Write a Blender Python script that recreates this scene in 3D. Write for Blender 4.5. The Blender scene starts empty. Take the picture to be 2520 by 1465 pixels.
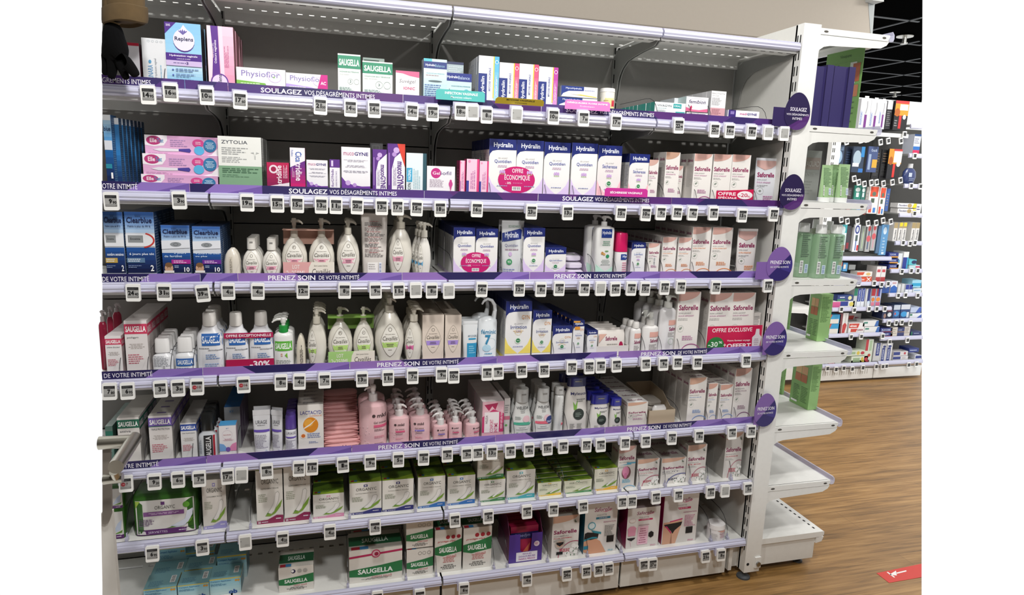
import bpy, math, random
from mathutils import Vector, Matrix
# ------------------------------------------------------------------ camera, light, exposure
R_=random.Random(7)
F=1620.7263; CX,CY,CZ=0.3155,-1.9905,0.8988+0.609
YAW,PIT,ROL=0.2741,0.1842,0.0367
cy,sy,cp,sp=math.cos(YAW),math.sin(YAW),math.cos(PIT),math.sin(PIT)
FW=Vector((sy*cp,cy*cp,-sp)); RT0=Vector((cy,-sy,0)); UP0=RT0.cross(FW)
RT=RT0*math.cos(ROL)+UP0*math.sin(ROL); UP=-RT0*math.sin(ROL)+UP0*math.cos(ROL)
CP=Vector((CX,CY,CZ))
scn=bpy.context.scene; COL=scn.collection
cam=bpy.data.cameras.new('camera'); camo=bpy.data.objects.new('camera',cam); COL.objects.link(camo)
cam.sensor_fit='HORIZONTAL'; cam.sensor_width=36; cam.lens=F/2520*36; cam.clip_start=.02
camo.matrix_world=Matrix(((RT.x,UP.x,-FW.x,CX),(RT.y,UP.y,-FW.y,CY),(RT.z,UP.z,-FW.z,CZ),(0,0,0,1)))
scn.camera=camo
vs=scn.view_settings; vs.view_transform='Standard'; vs.look='None'; vs.gamma=1; vs.use_curve_mapping=False
vs.exposure=0.0
w=bpy.data.worlds.new('w'); scn.world=w; w.use_nodes=True
w.node_tree.nodes['Background'].inputs[0].default_value=(1,1,1,1)
w.node_tree.nodes['Background'].inputs[1].default_value=1.02
def lamp(name,loc,tgt,size,power,col=(1,.98,.95),sy_=None):
    l=bpy.data.lights.new(name,'AREA'); l.energy=power; l.color=col; l.size=size
    if sy_: l.shape='RECTANGLE'; l.size_y=sy_
    o=bpy.data.objects.new(name,l); COL.objects.link(o); o.location=loc
    o.rotation_euler=(Vector(tgt)-Vector(loc)).to_track_quat('-Z','Y').to_euler(); return o
lamp('ceiling_spot_near',(.2,-1.15,2.66),(.2,0,.9),.12,19)
lamp('ceiling_spot_near_right',(1.5,-1.0,2.66),(1.5,0,.9),.12,16.5)
lamp('ceiling_spot_far',(.7,-2.2,2.66),(.9,0,1.2),.25,34)
lamp('ceiling_spot_end',(2.9,-.6,2.66),(2.3,.2,.5),.2,10)
lamp('ceiling_spot_back_aisle',(4.3,.9,2.66),(4.4,2.1,.9),.3,20)
lamp('ceiling_spot_back_floor',(3.7,.5,2.66),(3.4,.6,0),.3,14)

# ------------------------------------------------------------------ projection helpers (a photo pixel to a point)
def ray(px,py): return FW+RT*((px-1260)/F)-UP*((py-732.5)/F)
def aty(px,py,y): d=ray(px,py); return CP+d*((y-CY)/d.y)
def atx(px,py,x): d=ray(px,py); return CP+d*((x-CX)/d.x)
def atz(px,py,z): d=ray(px,py); return CP+d*((z-CZ)/d.z)

def xcol(px,y,z):
    lo,hi=-.9,7.5
    for _ in range(40):
        m=(lo+hi)/2; d=Vector((m,y,z))-CP; q=1260+F*d.dot(RT)/d.dot(FW)
        if q<px: lo=m
        else: hi=m
    return lo
def trim(mb,x,off=(0,0,0)):
    # the run is built only as far left as the photo shows it
    for i,v in enumerate(mb.v):
        if v[0]<x: mb.v[i]=(xcol(252,v[1]+off[1],v[2]+off[2])-off[0],v[1],v[2])
# ------------------------------------------------------------------ materials
MATS={}
def lin(h):
    h=h.lstrip('#'); h=h if len(h)==6 else ''.join(q*2 for q in h); c=[int(h[i:i+2],16)/255 for i in (0,2,4)]
    return tuple(((x+.055)/1.055)**2.4 if x>.04045 else x/12.92 for x in c)+(1,)
def M(h,rough=.5,metal=0,coat=0,noise=0.03,alpha=1):
    k=(h,rough,metal,coat,noise,alpha)
    if k in MATS: return MATS[k]
    m=bpy.data.materials.new('surface_'+h.strip('#')); m.use_nodes=True; nt=m.node_tree; b=nt.nodes['Principled BSDF']
    c=lin(h); b.inputs['Roughness'].default_value=rough; b.inputs['Metallic'].default_value=metal
    b.inputs['Coat Weight'].default_value=coat; b.inputs['Alpha'].default_value=alpha
    b.inputs['Base Color'].default_value=c
    if noise:
        n=nt.nodes.new('ShaderNodeTexNoise'); n.inputs['Scale'].default_value=60; n.inputs['Detail'].default_value=1
        tc=nt.nodes.new('ShaderNodeTexCoord'); nt.links.new(tc.outputs['Object'],n.inputs['Vector'])
        mx=nt.nodes.new('ShaderNodeMix'); mx.data_type='RGBA'
        mx.inputs[6].default_value=tuple(x*(1-noise) for x in c[:3])+(1,); mx.inputs[7].default_value=tuple(min(1,x*(1+noise)) for x in c[:3])+(1,)
        nt.links.new(n.outputs['Fac'],mx.inputs[0]); nt.links.new(mx.outputs[2],b.inputs['Base Color'])
    MATS[k]=m; return m
def C(h): return M(h,.45,0,0,0)       # printed ink
# ------------------------------------------------------------------ mesh builder
class MB:
    def __init__(s): s.v=[];s.f=[];s.m=[];s.mats=[]
    def mi(s,m):
        if m not in s.mats: s.mats.append(m)
        return s.mats.index(m)
    def add(s,vs_,fs,m):
        o=len(s.v); s.v.extend([tuple(v) for v in vs_]); i=s.mi(m)
        for f in fs: s.f.append(tuple(a+o for a in f)); s.m.append(i)
    def box(s,x0,x1,y0,y1,z0,z1,m,mf=None):
        # mf: dict of face name -> material
        V=[(x0,y0,z0),(x1,y0,z0),(x1,y1,z0),(x0,y1,z0),(x0,y0,z1),(x1,y0,z1),(x1,y1,z1),(x0,y1,z1)]
        FS={'front':(0,1,5,4),'right':(1,2,6,5),'back':(2,3,7,6),'left':(3,0,4,7),'top':(4,5,6,7),'bottom':(3,2,1,0)}
        o=len(s.v); s.v.extend(V)
        for k,f in FS.items():
            s.f.append(tuple(a+o for a in f)); s.m.append(s.mi((mf or {}).get(k,m)))
    def prism(s,pts,axis,a,b,m):
        # pts 2D polygon; axis 'x': pts=(y,z) extruded x a..b ; 'y': pts=(x,z) ; 'z': pts=(x,y)
        def P(p,t): return {'x':(t,p[0],p[1]),'y':(p[0],t,p[1]),'z':(p[0],p[1],t)}[axis]
        n=len(pts); V=[P(p,a) for p in pts]+[P(p,b) for p in pts]
        s.add(V,[tuple(range(n))[::-1],tuple(range(n,2*n))]+[(i,(i+1)%n,n+(i+1)%n,n+i) for i in range(n)],m)
    def tube(s,pts,r,m,seg=8,caps=True,sq=1):
        pts=[Vector(p) for p in pts]; rs=r if isinstance(r,(list,tuple)) else [r]*len(pts)
        o=len(s.v); V=[];n=len(pts)
        up=Vector((.13,.27,1)).normalized()
        for i,p in enumerate(pts):
            d=(pts[min(i+1,n-1)]-pts[max(i-1,0)]).normalized()
            a=d.cross(up)
            if a.length<.1: a=d.cross(Vector((1,0,0)))
            a.normalize(); b=d.cross(a)
            for k in range(seg):
                t=2*math.pi*k/seg; V.append(p+a*(math.cos(t)*rs[i])+b*(math.sin(t)*rs[i]*sq))
        FS=[(i*seg+k,i*seg+(k+1)%seg,(i+1)*seg+(k+1)%seg,(i+1)*seg+k) for i in range(n-1) for k in range(seg)]
        if caps: FS+=[tuple(range(seg))[::-1],tuple((n-1)*seg+k for k in range(seg))]
        s.add(V,FS,m)
    def lathe(s,prof,m,c=(0,0),flat=1,seg=20,pw=2.0,tilt=0):
        # prof: [(z,rx)] or [(z,rx,ry)]; superellipse power pw
        V=[];n=len(prof)
        for q in prof:
            z,rx=q[0],q[1]; ry=q[2] if len(q)>2 else rx*flat
            for k in range(seg):
                t=2*math.pi*k/seg; ct,st=math.cos(t),math.sin(t)
                e=2/pw
                V.append((c[0]+rx*math.copysign(abs(ct)**e,ct),c[1]+ry*math.copysign(abs(st)**e,st),z))
        FS=[(i*seg+k,i*seg+(k+1)%seg,(i+1)*seg+(k+1)%seg,(i+1)*seg+k) for i in range(n-1) for k in range(seg)]
        FS+=[tuple(range(seg))[::-1],tuple((n-1)*seg+k for k in range(seg))]
        s.add(V,FS,m)
    def build(s,name,parent=None,smooth=False,loc=None):
        me=bpy.data.meshes.new(name); me.from_pydata(s.v,[],s.f)
        for m in s.mats: me.materials.append(m)
        me.polygons.foreach_set('material_index',s.m)
        if smooth:
            me.polygons.foreach_set('use_smooth',[len(p.vertices)==4 for p in me.polygons])
            try: me.set_sharp_from_angle(angle=.6)
            except Exception: pass
        me.update()
        o=bpy.data.objects.new(name,me); COL.objects.link(o)
        if parent: o.parent=parent
        if loc is not None: o.location=loc
        return o
def empty(name,loc,rz=0):
    o=bpy.data.objects.new(name,None); COL.objects.link(o); o.location=loc; o.rotation_euler.z=rz; o.empty_display_size=.02; return o
LABELS={}
def tag(o,label,cat,group=None):
    n=len(label.split())
    if n>16 or n<4: print('LABEL LENGTH',n,label)
    if label in LABELS: print('DUP',label)
    LABELS[label]=1
    o['label']=label; o['category']=cat
    if group: o['group']=group
    return o
def struct(o): o['kind']='structure'; return o
def copy_tree(o,parent=None):
    c=o.copy(); COL.objects.link(c)
    if parent: c.parent=parent
    for ch in list(o.children): copy_tree(ch,c)
    return c
# ------------------------------------------------------------------ lettering
GC={}
def glyphs(t,bold=0,slant=0):
    k=(t,bold,slant)
    if k in GC: return GC[k]
    cu=bpy.data.curves.new('t','FONT'); cu.body=t; cu.size=1; cu.resolution_u=2; cu.offset=bold; cu.shear=slant
    ob=bpy.data.objects.new('t',cu); COL.objects.link(ob)
    dg=bpy.context.evaluated_depsgraph_get(); me=bpy.data.meshes.new_from_object(ob.evaluated_get(dg))
    V=[(v.co.x,v.co.y) for v in me.vertices]; Fs=[tuple(p.vertices) for p in me.polygons]
    bpy.data.objects.remove(ob); bpy.data.curves.remove(cu); bpy.data.meshes.remove(me)
    if not V: V=[(0,0),(1,0),(1,1)];Fs=[(0,1,2)]
    x0=min(v[0] for v in V);x1=max(v[0] for v in V);y0=min(v[1] for v in V);y1=max(v[1] for v in V)
    V=[((x-x0)/(x1-x0),(y-y0)/max(y1-y0,1e-6)) for x,y in V]
    GC[k]=(V,Fs,(x1-x0)/max(y1-y0,1e-6)); return GC[k]
class Face:
    """drawing on a surface; mp(u,v,lift)->3D; W,H metres"""
    def __init__(s,mb,mp,W,H,curved=False): s.mb=mb;s.mp=mp;s.W=W;s.H=H;s.curved=curved;s.l=0
    def lift(s): s.l+=1; return .00025+.00013*s.l
    def poly(s,pts,h):
        d=s.lift()
        if s.curved:
            cu=sum(p[0] for p in pts)/len(pts);cv=sum(p[1] for p in pts)/len(pts)
            q=[]
            for i in range(len(pts)):
                a,b=pts[i],pts[(i+1)%len(pts)]
                L=math.hypot((a[0]-b[0])*s.W,(a[1]-b[1])*s.H); k=max(1,int(L/.008))
                q+=[(a[0]+(b[0]-a[0])*j/k,a[1]+(b[1]-a[1])*j/k) for j in range(k)]
            n=len(q);V=[];lv=(1,.66,.33)
            for t in lv: V+=[s.mp(cu+(u-cu)*t,cv+(v-cv)*t,d) for u,v in q]
            V.append(s.mp(cu,cv,d)); FS=[]
            for r in range(2): FS+=[(r*n+i,r*n+(i+1)%n,(r+1)*n+(i+1)%n,(r+1)*n+i) for i in range(n)]
            FS+=[(2*n+i,2*n+(i+1)%n,3*n) for i in range(n)]
            s.mb.add(V,FS,C(h))
        else: s.mb.add([s.mp(u,v,d) for u,v in pts],[tuple(range(len(pts)))],C(h))
    def rect(s,u0,v0,u1,v1,h):
        s.poly([(u0,v0),(u1,v0),(u1,v1),(u0,v1)],h)
    def ell(s,cu,cv,ru,rv,h,n=20,a0=0,a1=360):
        P=[(cu+ru*math.cos(math.radians(a0+(a1-a0)*i/n)),cv+rv*math.sin(math.radians(a0+(a1-a0)*i/n))) for i in range(n+(a1-a0<360))]
        s.poly(P,h)
    def circ(s,cu,cv,r,h,n=18): s.ell(cu,cv,r,r*s.W/s.H,h,n)
    def ring(s,cu,cv,ru,rv,t,h,n=24,a0=0,a1=360):
        d=s.lift();V=[];k=n+1
        for i in range(k):
            a=math.radians(a0+(a1-a0)*i/n)
            V.append(s.mp(cu+ru*math.cos(a),cv+rv*math.sin(a),d)); V.append(s.mp(cu+(ru-t)*math.cos(a),cv+(rv-t*s.W/s.H)*math.sin(a),d))
        s.mb.add(V,[(2*i,2*i+1,2*i+3,2*i+2) for i in range(n)],C(h))
    def grad(s,u0,v0,u1,v1,ha,hb,n=6):
        a=[int(ha[i:i+2],16) for i in (1,3,5)];b=[int(hb[i:i+2],16) for i in (1,3,5)]
        for i in range(n):
            t=(i+.5)/n;h='#%02x%02x%02x'%tuple(int(a[j]+(b[j]-a[j])*t) for j in range(3))
            s.rect(u0,v0+(v1-v0)*i/n,u1,v0+(v1-v0)*(i+1)/n,h)
    def txt(s,t,u0,v0,u1,v1,h,bold=0,slant=0,rot=0):
        V,Fs,_=glyphs(t,bold,slant);d=s.lift()
        if rot==1: P=[(u1-(u1-u0)*y,v0+(v1-v0)*x) for x,y in V]      # reads upwards
        elif rot==-1: P=[(u0+(u1-u0)*y,v1-(v1-v0)*x) for x,y in V]   # reads downwards
        else: P=[(u0+(u1-u0)*x,v0+(v1-v0)*y) for x,y in V]
        s.mb.add([s.mp(u,v,d) for u,v in P],Fs,C(h))
    def lines(s,u0,v0,u1,v1,n,h,center=0,fill=.45,rot=0):
        """small print: rows of short dashes"""
        d=s.lift();V=[];FS=[];r=random.Random(int(u0*1000+v0*777+n))
        for i in range(n):
            va=v1-(v1-v0)*(i+.2)/n; vb=va-(v1-v0)/n*fill
            ln=r.uniform(.6,1); a=u0+(u1-u0)*(1-ln)/2*center; e=a+(u1-u0)*ln
            while a<e-1e-6:
                wd=(u1-u0)*r.uniform(.08,.22); b=min(e,a+wd)
                q=[(a,vb),(b,vb),(b,va),(a,va)]
                if rot: q=[(u0+(y-v0)/(v1-v0)*(u1-u0),v0+(x-u0)/(u1-u0)*(v1-v0)) for x,y in q]
                o=len(V);V+=[s.mp(x,y,d) for x,y in q];FS.append((o,o+1,o+2,o+3)); a=b+(u1-u0)*.03
        s.mb.add(V,FS,C(h))
    def barcode(s,u0,v0,u1,v1,bg='#f4f4f4',h='#222222',vert=False):
        s.rect(u0,v0,u1,v1,bg);d=s.lift();V=[];FS=[];r=random.Random(3);n=11
        for i in range(n):
            a=.08+.84*i/n;b=a+.84/n*r.uniform(.3,.7)
            if vert: q=[(u0+(u1-u0)*.15,v0+(v1-v0)*a),(u0+(u1-u0)*.85,v0+(v1-v0)*a),(u0+(u1-u0)*.85,v0+(v1-v0)*b),(u0+(u1-u0)*.15,v0+(v1-v0)*b)]
            else: q=[(u0+(u1-u0)*a,v0+(v1-v0)*.2),(u0+(u1-u0)*b,v0+(v1-v0)*.2),(u0+(u1-u0)*b,v0+(v1-v0)*.9),(u0+(u1-u0)*a,v0+(v1-v0)*.9)]
            o=len(V);V+=[s.mp(x,y,d) for x,y in q];FS.append((o,o+1,o+2,o+3))
        s.mb.add(V,FS,C(h))
    def sub(s,u0,v0,u1,v1):
        mp=s.mp; return Face(s.mb,lambda u,v,d:mp(u0+(u1-u0)*u,v0+(v1-v0)*v,d),s.W*(u1-u0),s.H*(v1-v0),s.curved)
def bface(mb,side,x0,x1,y0,y1,z0,z1):
    W,D,H=x1-x0,y1-y0,z1-z0
    if side=='front': return Face(mb,lambda u,v,d:(x0+W*u,y0-d,z0+H*v),W,H)
    if side=='left': return Face(mb,lambda u,v,d:(x0-d,y1-D*u,z0+H*v),D,H)
    if side=='right': return Face(mb,lambda u,v,d:(x1+d,y0+D*u,z0+H*v),D,H)
    if side=='top': return Face(mb,lambda u,v,d:(x0+W*u,y0+D*v,z1+d),W,D)
# ------------------------------------------------------------------ the setting
LIP=[1.941,1.665,1.394,1.146,.872,.602,.374,.132]
RN=['empty top shelf','first stocked shelf','second stocked shelf','third stocked shelf','fourth stocked shelf','fifth stocked shelf','sixth stocked shelf','lowest shelf']
SZ=[z+.034 for z in LIP]; SZ[7]=.162
XJ=[-.345,0,.665,1.33,1.838]; YB=.34
WHT='#e6e6e2'
def wood():
    m=bpy.data.materials.new('surface_wood_floor'); m.use_nodes=True; nt=m.node_tree; b=nt.nodes['Principled BSDF']; L=nt.links
    tc=nt.nodes.new('ShaderNodeTexCoord'); mp=nt.nodes.new('ShaderNodeMapping'); mp.inputs['Scale'].default_value=(2.4,46,1); L.new(tc.outputs['Object'],mp.inputs[0])
    n1=nt.nodes.new('ShaderNodeTexNoise'); n1.inputs['Scale'].default_value=1.6; n1.inputs['Detail'].default_value=8; n1.inputs['Roughness'].default_value=.65; n1.inputs['Distortion'].default_value=.6; L.new(mp.outputs[0],n1.inputs['Vector'])
    mp2=nt.nodes.new('ShaderNodeMapping'); mp2.inputs['Scale'].default_value=(.9,7,1); L.new(tc.outputs['Object'],mp2.inputs[0])
    n2=nt.nodes.new('ShaderNodeTexNoise'); n2.inputs['Scale'].default_value=2.5; n2.inputs['Detail'].default_value=3; L.new(mp2.outputs[0],n2.inputs['Vector'])
    br=nt.nodes.new('ShaderNodeTexBrick'); br.inputs['Scale'].default_value=1; br.inputs['Brick Width'].default_value=1.3; br.inputs['Row Height'].default_value=.18; br.inputs['Mortar Size'].default_value=.0015
    br.inputs['Color1'].default_value=(.92,.92,.92,1); br.inputs['Color2'].default_value=(1.06,1.06,1.06,1); br.inputs['Mortar'].default_value=(.72,.72,.72,1); L.new(tc.outputs['Object'],br.inputs['Vector'])
    r=nt.nodes.new('ShaderNodeValToRGB'); e=r.color_ramp.elements
    e[0].position=.36; e[0].color=lin('#684c26'); e[1].position=.64; e[1].color=lin('#ab8551')
    x=e.new(.5); x.color=lin('#926d3c')
    ad=nt.nodes.new('ShaderNodeMix'); ad.inputs[0].default_value=.4; L.new(n1.outputs['Fac'],ad.inputs[2]); L.new(n2.outputs['Fac'],ad.inputs[3]); L.new(ad.outputs[0],r.inputs[0])
    mu=nt.nodes.new('ShaderNodeMix'); mu.data_type='RGBA'; mu.blend_type='MULTIPLY'; mu.inputs[0].default_value=1; L.new(r.outputs[0],mu.inputs[6]); L.new(br.outputs['Color'],mu.inputs[7]); L.new(mu.outputs[2],b.inputs['Base Color'])
    b.inputs['Roughness'].default_value=.42; return m
def slabpoly(name,pts,z0,z1,m):
    mb=MB(); mb.prism(pts,'z',z0,z1,m); return struct(mb.build(name))
# floor and ceilings reach as far as the photo shows
def edge(px,y): p=aty(px,700,y); d=ray(px,1465); q=CP+d*((0-CZ)/d.z); return q
fe=[atz(2268,1465,0),atz(2268,925,0)]
dx=(fe[1]-fe[0]).normalized(); a=fe[0]-dx*2.6; b_=fe[1]+dx*.75
slabpoly('floor',[(-1.2,-3.6),(a.x+.9,-3.6),(a.x,a.y),(b_.x,b_.y),(3.45,b_.y),(3.45,2.3),(1.2,1.2),(-.36,.42),(-.36,-1)],-.05,0,wood())
black=M('#070707',1,noise=0); black.node_tree.nodes['Principled BSDF'].inputs['Specular IOR Level'].default_value=0
slabpoly('ceiling',[(-1.2,-3.6),(3.2,-3.6),(3.2,-.3),(-1.2,-.3)],2.72,2.76,M('#3a3836',.8))
# black ceiling of the far aisle with a pale grid
c0=atz(2268,0,2.7); c1=atz(2268,252,2.7)
mb=MB(); mb.prism([(2.7,.9),(c0.x,c0.y),(c1.x,c1.y),(c1.x-2.6,c1.y)],'z',2.7,2.74,black); ce=struct(mb.build('ceiling'))
mb=MB(); gm=M('#4a4d50',.6)
def clipx(x0,y0,x1,y1,n=60):
    # keep the stretch of a grid bar that lies over the far ceiling
    def inside(x,y):
        t=(y-c0.y)/(c1.y-c0.y); xr=c0.x+(c1.x-c0.x)*t
        return y<c1.y and y>.95 and x<xr and x>2.75+(c1.x-2.6-2.7)*max(0,(y-.9)/(c1.y-.9))
    P=[(x0+(x1-x0)*i/n,y0+(y1-y0)*i/n) for i in range(n+1)]; Q=[p for p in P if inside(*p)]
    return (Q[0],Q[-1]) if len(Q)>1 else None
ang=0.0; ca,sa=math.cos(ang),math.sin(ang)
for fam in (0,1):
    for i in range(-16,17):
        o=i*.6
        if fam==0: p=(-2,2.1+i*.62); q=(11,2.1+i*.62)
        else: p=(4.35+i*.62,-2); q=(4.35+i*.62,8)
        cc=clipx(*p,*q,400)
        if cc:
            (xa,ya),(xb,yb)=cc; L=math.hypot(xb-xa,yb-ya)
            if L<.2: continue
            nx,ny=-(yb-ya)/L*.009,(xb-xa)/L*.009
            mb.prism([(xa-nx,ya-ny),(xb-nx,yb-ny),(xb+nx,yb+ny),(xa+nx,ya+ny)],'z',2.694,2.702,gm)
o=mb.build('ceiling_grid'); o.parent=ce
for (px,py),lb in (((2227,88),'chrome round ceiling fitting above the end shelving, the nearer one'),((2203,226),'chrome round ceiling fitting above the violet brush boxes, the farther one')):
    p=atz(px,py,2.69); r=empty('ceiling_fitting',p); tag(r,lb,'ceiling fitting')
    mb=MB(); mb.lathe([(0,.05),(-.004,.062),(-.01,.06),(-.012,.03)],M('#b9b8b2',.25,1)); mb.build('disc',r,True)
    mb=MB(); mb.lathe([(-.012,.016),(-.05,.016),(-.052,.026),(-.062,.026)],M('#b9b8b2',.25,1)); mb.build('stem',r,True)
# beige bulkhead wall behind the run
YW=1.1; taupe=M('#a39a8e',.85,noise=.02)
tr=aty(2136,0,YW); br_=aty(2142,86,YW); zt=2.75
top=tr+(tr-br_)*((zt-tr.z)/(tr.z-br_.z)); zb=aty(2080,113,YW).z
bot=br_+(br_-tr)*((br_.z-zb)/(tr.z-br_.z))
mb=MB(); lx=aty(252,0,YW).x
mb.prism([(lx,zb),(bot.x,zb),(top.x,zt),(lx,zt)],'y',YW,YW+.25,taupe); struct(mb.build('wall_back'))
gp=M('#8d9190',.7); mb=MB(); s0=aty(2152,8,YW); 
mb.add([(top.x,YW-.001,zt),(s0.x+.03,YW+.05,zt),(bot.x+.01,YW+.03,zb),(bot.x,YW-.001,zb),(top.x,YW+.24,zt),(s0.x+.03,YW+.24,zt),(bot.x+.01,YW+.24,zb),(bot.x,YW+.24,zb)],[(3,2,1,0),(1,2,6,5),(0,1,5,4),(2,3,7,6)],gp); struct(mb.build('trim_1'))
mb=MB(); p=aty(2152,9,YW); mb.box(p.x-.06,p.x+.012,YW-.05,YW+.06,p.z,zt,M('#b5b6b4',.6)); struct(mb.build('trim_2'))
mb=MB(); mb.box(-1.2,3.2,-3.7,-3.6,0,2.76,M('#625e57',.8)); struct(mb.build('wall_front'))
mb=MB(); mb.box(-1.3,-1.2,-3.6,.55,0,2.76,M('#625e57',.8)); struct(mb.build('wall_left'))  # added unseen wall, holds back the white world's light from the left
mb=MB(); mb.box(3.2,3.3,-3.6,-.3,0,2.76,M('#625e57',.8)); struct(mb.build('wall_right'))  # added unseen wall, keeps the world's light off the run's right end

# ------------------------------------------------------------------ the shelving frame of the main run
PW=M(WHT,.42,coat=.2); PG=M('#9c9d9a',.6); SL=M('#111111',.9,noise=0); PB=M('#94928e',.65)
fr=empty('gondola_end',(0,0,0)); tag(fr,'white end frame of the main run with slotted post and side panel','shelving frame')
BAY=['left edge','left','middle','right']
seams=[(r,LIP[r]-.075) for r in range(1,7)]
for b in range(4):
    x0=XJ[b] if b else -.44
    x1=XJ[b+1]
    mb=MB(); zs=[.1]+sorted(z for _,z in seams)+[2.02]
    for a,c in zip(zs[:-1],zs[1:]): mb.box(x0+.0135,x1-.0135,YB,YB+.02,a+.002,c-.002,PB)
    mb.box(x0+.001,x1-.003,YB+.02,YB+.024,.05,2.03,SL)
    if b==0: trim(mb,-.3)
    tag(mb.build('rear_board'),'grey metal rear board behind the cartons of the %s bay'%BAY[b],'rear board','rear boards of the main run')
for X in XJ[1:4]:
    mb=MB(); mb.box(X-.0125,X+.0125,YB-.008,YB+.01,.02,2.04,PG)
    z=.15
    while z<2.0:
        for s in (-.0065,.0065): mb.box(X+s-.0022,X+s+.0022,YB-.0086,YB-.0078,z,z+.03,SL)
        z+=.05
    tag(mb.build('slotted_upright'),'grey slotted upright at the rear, %s of the three between the bays'%{0:'leftmost',1:'middle',2:'rightmost'}[XJ.index(X)-1],'upright','slotted uprights')
# end panel
mb=MB(); sh=M('#d3d2cd',.55)
for a,c in zip([.03,.62,1.19],[.617,1.187,2.035]): mb.box(1.838,1.850,.012,YB+.03,a,c,sh)
mb.build('end_panel',fr)
mb=MB(); mb.box(1.838,1.905,-.02,.02,.03,2.036,PW); 
z=.12
while z<2.0:
    for yy in (-.008,.006): mb.box(1.8372,1.8385,yy-.0022,yy+.0022,z,z+.03,SL)
    z+=.05
mb.prism([(1.852+.006*math.cos(i*.7),.065+.006*math.sin(i*.7)) for i in range(9)],'y',-.0207,-.019,SL)
mb.build('end_post',fr)
mb=MB(); mb.box(1.880,1.906,-.026,-.02,.048,.092,PW); mb.prism([(1.893+.009*math.cos(i*.63),.066+.009*math.sin(i*.63)) for i in range(10)],'y',-.032,-.025,M('#9a9a98',.3,1)); mb.build('fixing_bracket',fr)
for fx in (1.852,):
    mb=MB(); mb.lathe([(0,.026),(.006,.025),(.012,.014),(.016,.008),(.035,.008)],M('#3f4347',.5),c=(fx,0)); mb.build('levelling_foot',fr,True)
# plinths below the lowest shelf
for b in range(4):
    x0,x1=XJ[b],XJ[b+1]-(.06 if b==3 else 0)
    mb=MB(); mb.box(x0+.004,x1-.004,.012,.03,.022,.128,PW); mb.box(x0+.004,x1-.004,.03,.3,.06,.07,SL)
    if b==0: trim(mb,-.3)
    if b<3: mb.box(x1-.004,x1+.004,.02,.03,.03,.12,SL)
    tag(mb.build('plinth_board'),'white plinth board near the floor under the %s bay'%BAY[b],'plinth','plinth boards')
mb=MB(); mb.box(1.786,1.80,.008,.03,.03,.125,PW); mb.box(1.804,1.838,.03,.05,.03,.125,PW); mb.build('plinth_end',fr)

# ------------------------------------------------------------------ shelves
RAILM=M('#c7c7dc',.16,coat=.6,noise=0)
def railprof(y0,z0):
    # bulged clear price rail: two ridges, lip under
    return [(y0,z0+.007),(y0-.012,z0+.008),(y0-.017,z0+.012),(y0-.0155,z0+.016),(y0-.019,z0+.021),(y0-.017,z0+.027),(y0-.013,z0+.0295),(y0-.0135,z0+.033),(y0-.006,z0+.036),(y0,z0+.036)]
def bracket(x0,x1,z,yb,m,flip=1):
    P=[(.004,z+.012),(.004,z+.002)]
    P+=[(.03,z-.012),(.06,z-.014),(.12,z-.017),(.19,z-.024)]+[(.19+.11*math.sin(t),z-.024-.085*(1-math.cos(t))) for t in (.4,.8,1.1,1.35,1.55)]+[(yb-.03,z-.15),(yb,z-.15),(yb,z+.02)]
    mb=MB(); mb.prism(P,'x',x0,x1,m); return mb
BN=['left edge','left','middle','right']
for r in range(8):
    z=LIP[r]
    for b in range(4):
        x0,x1=XJ[b]+.003,XJ[b+1]-.003
        t=empty('metal_shelf',((x0+x1)/2,.17,z)); 
        tag(t,'white metal shelf board with clear price rail, %s bay, %s'%(BN[b],RN[r]),'shelf','shelf boards of the main run')
        cx,cyy=(x0+x1)/2,.17
        mb=MB(); h=.012
        # deck with a row of slots near the back edge
        ztop=SZ[r]-z
        X0,X1=x0-cx,x1-cx
        mb.box(X0,X1,-.17,.10,ztop-.003,ztop,PW)
        mb.box(X0,X1,.112,.17,ztop-.003,ztop,PW)
        n=int((x1-x0)/.0333); st=(x1-x0)/n
        for i in range(n): mb.box(X0+i*st,X0+i*st+st*.55,.10,.112,ztop-.003,ztop,PW)
        mb.box(X0,X1,-.17,-.164,0.0,ztop,PW)            # white front lip
        mb.box(X0+.01,X1-.01,-.164,-.12,0.0,.004,PW); mb.box(X0+.01,X1-.01,-.122,-.118,.002,ztop-.003,PW)
        mb.box(X0,X1,.164,.17,-.006,ztop,PW)
        if r in (0,): 
            for i in range(n): mb.box(X0+i*st,X0+i*st+st*.5,-.1645,-.160,-.0006,.0002,SL)
        if b==0: trim(mb,X0+.025,(cx,.17,z))
        mb.build('deck',t)
        mb=MB(); P=railprof(-.17,0.0); mb.prism(P,'x',X0,X1,RAILM)
        if b==0: trim(mb,X0+.025,(cx,.17,z))
        mb.build('price_rail',t)
        for s,xx in ((1,X0),(-1,X1)):
            if r==7 or (b==0 and s==1): continue
            a,c=(xx,xx+.0025) if s==1 else (xx-.0025,xx)
            mb=bracket(a,c,0,YB-.17+.17,PG); 
            for i,v in enumerate(mb.v): mb.v[i]=(v[0],v[1]-.17,v[2])
            mb.build('bracket',t)
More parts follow.
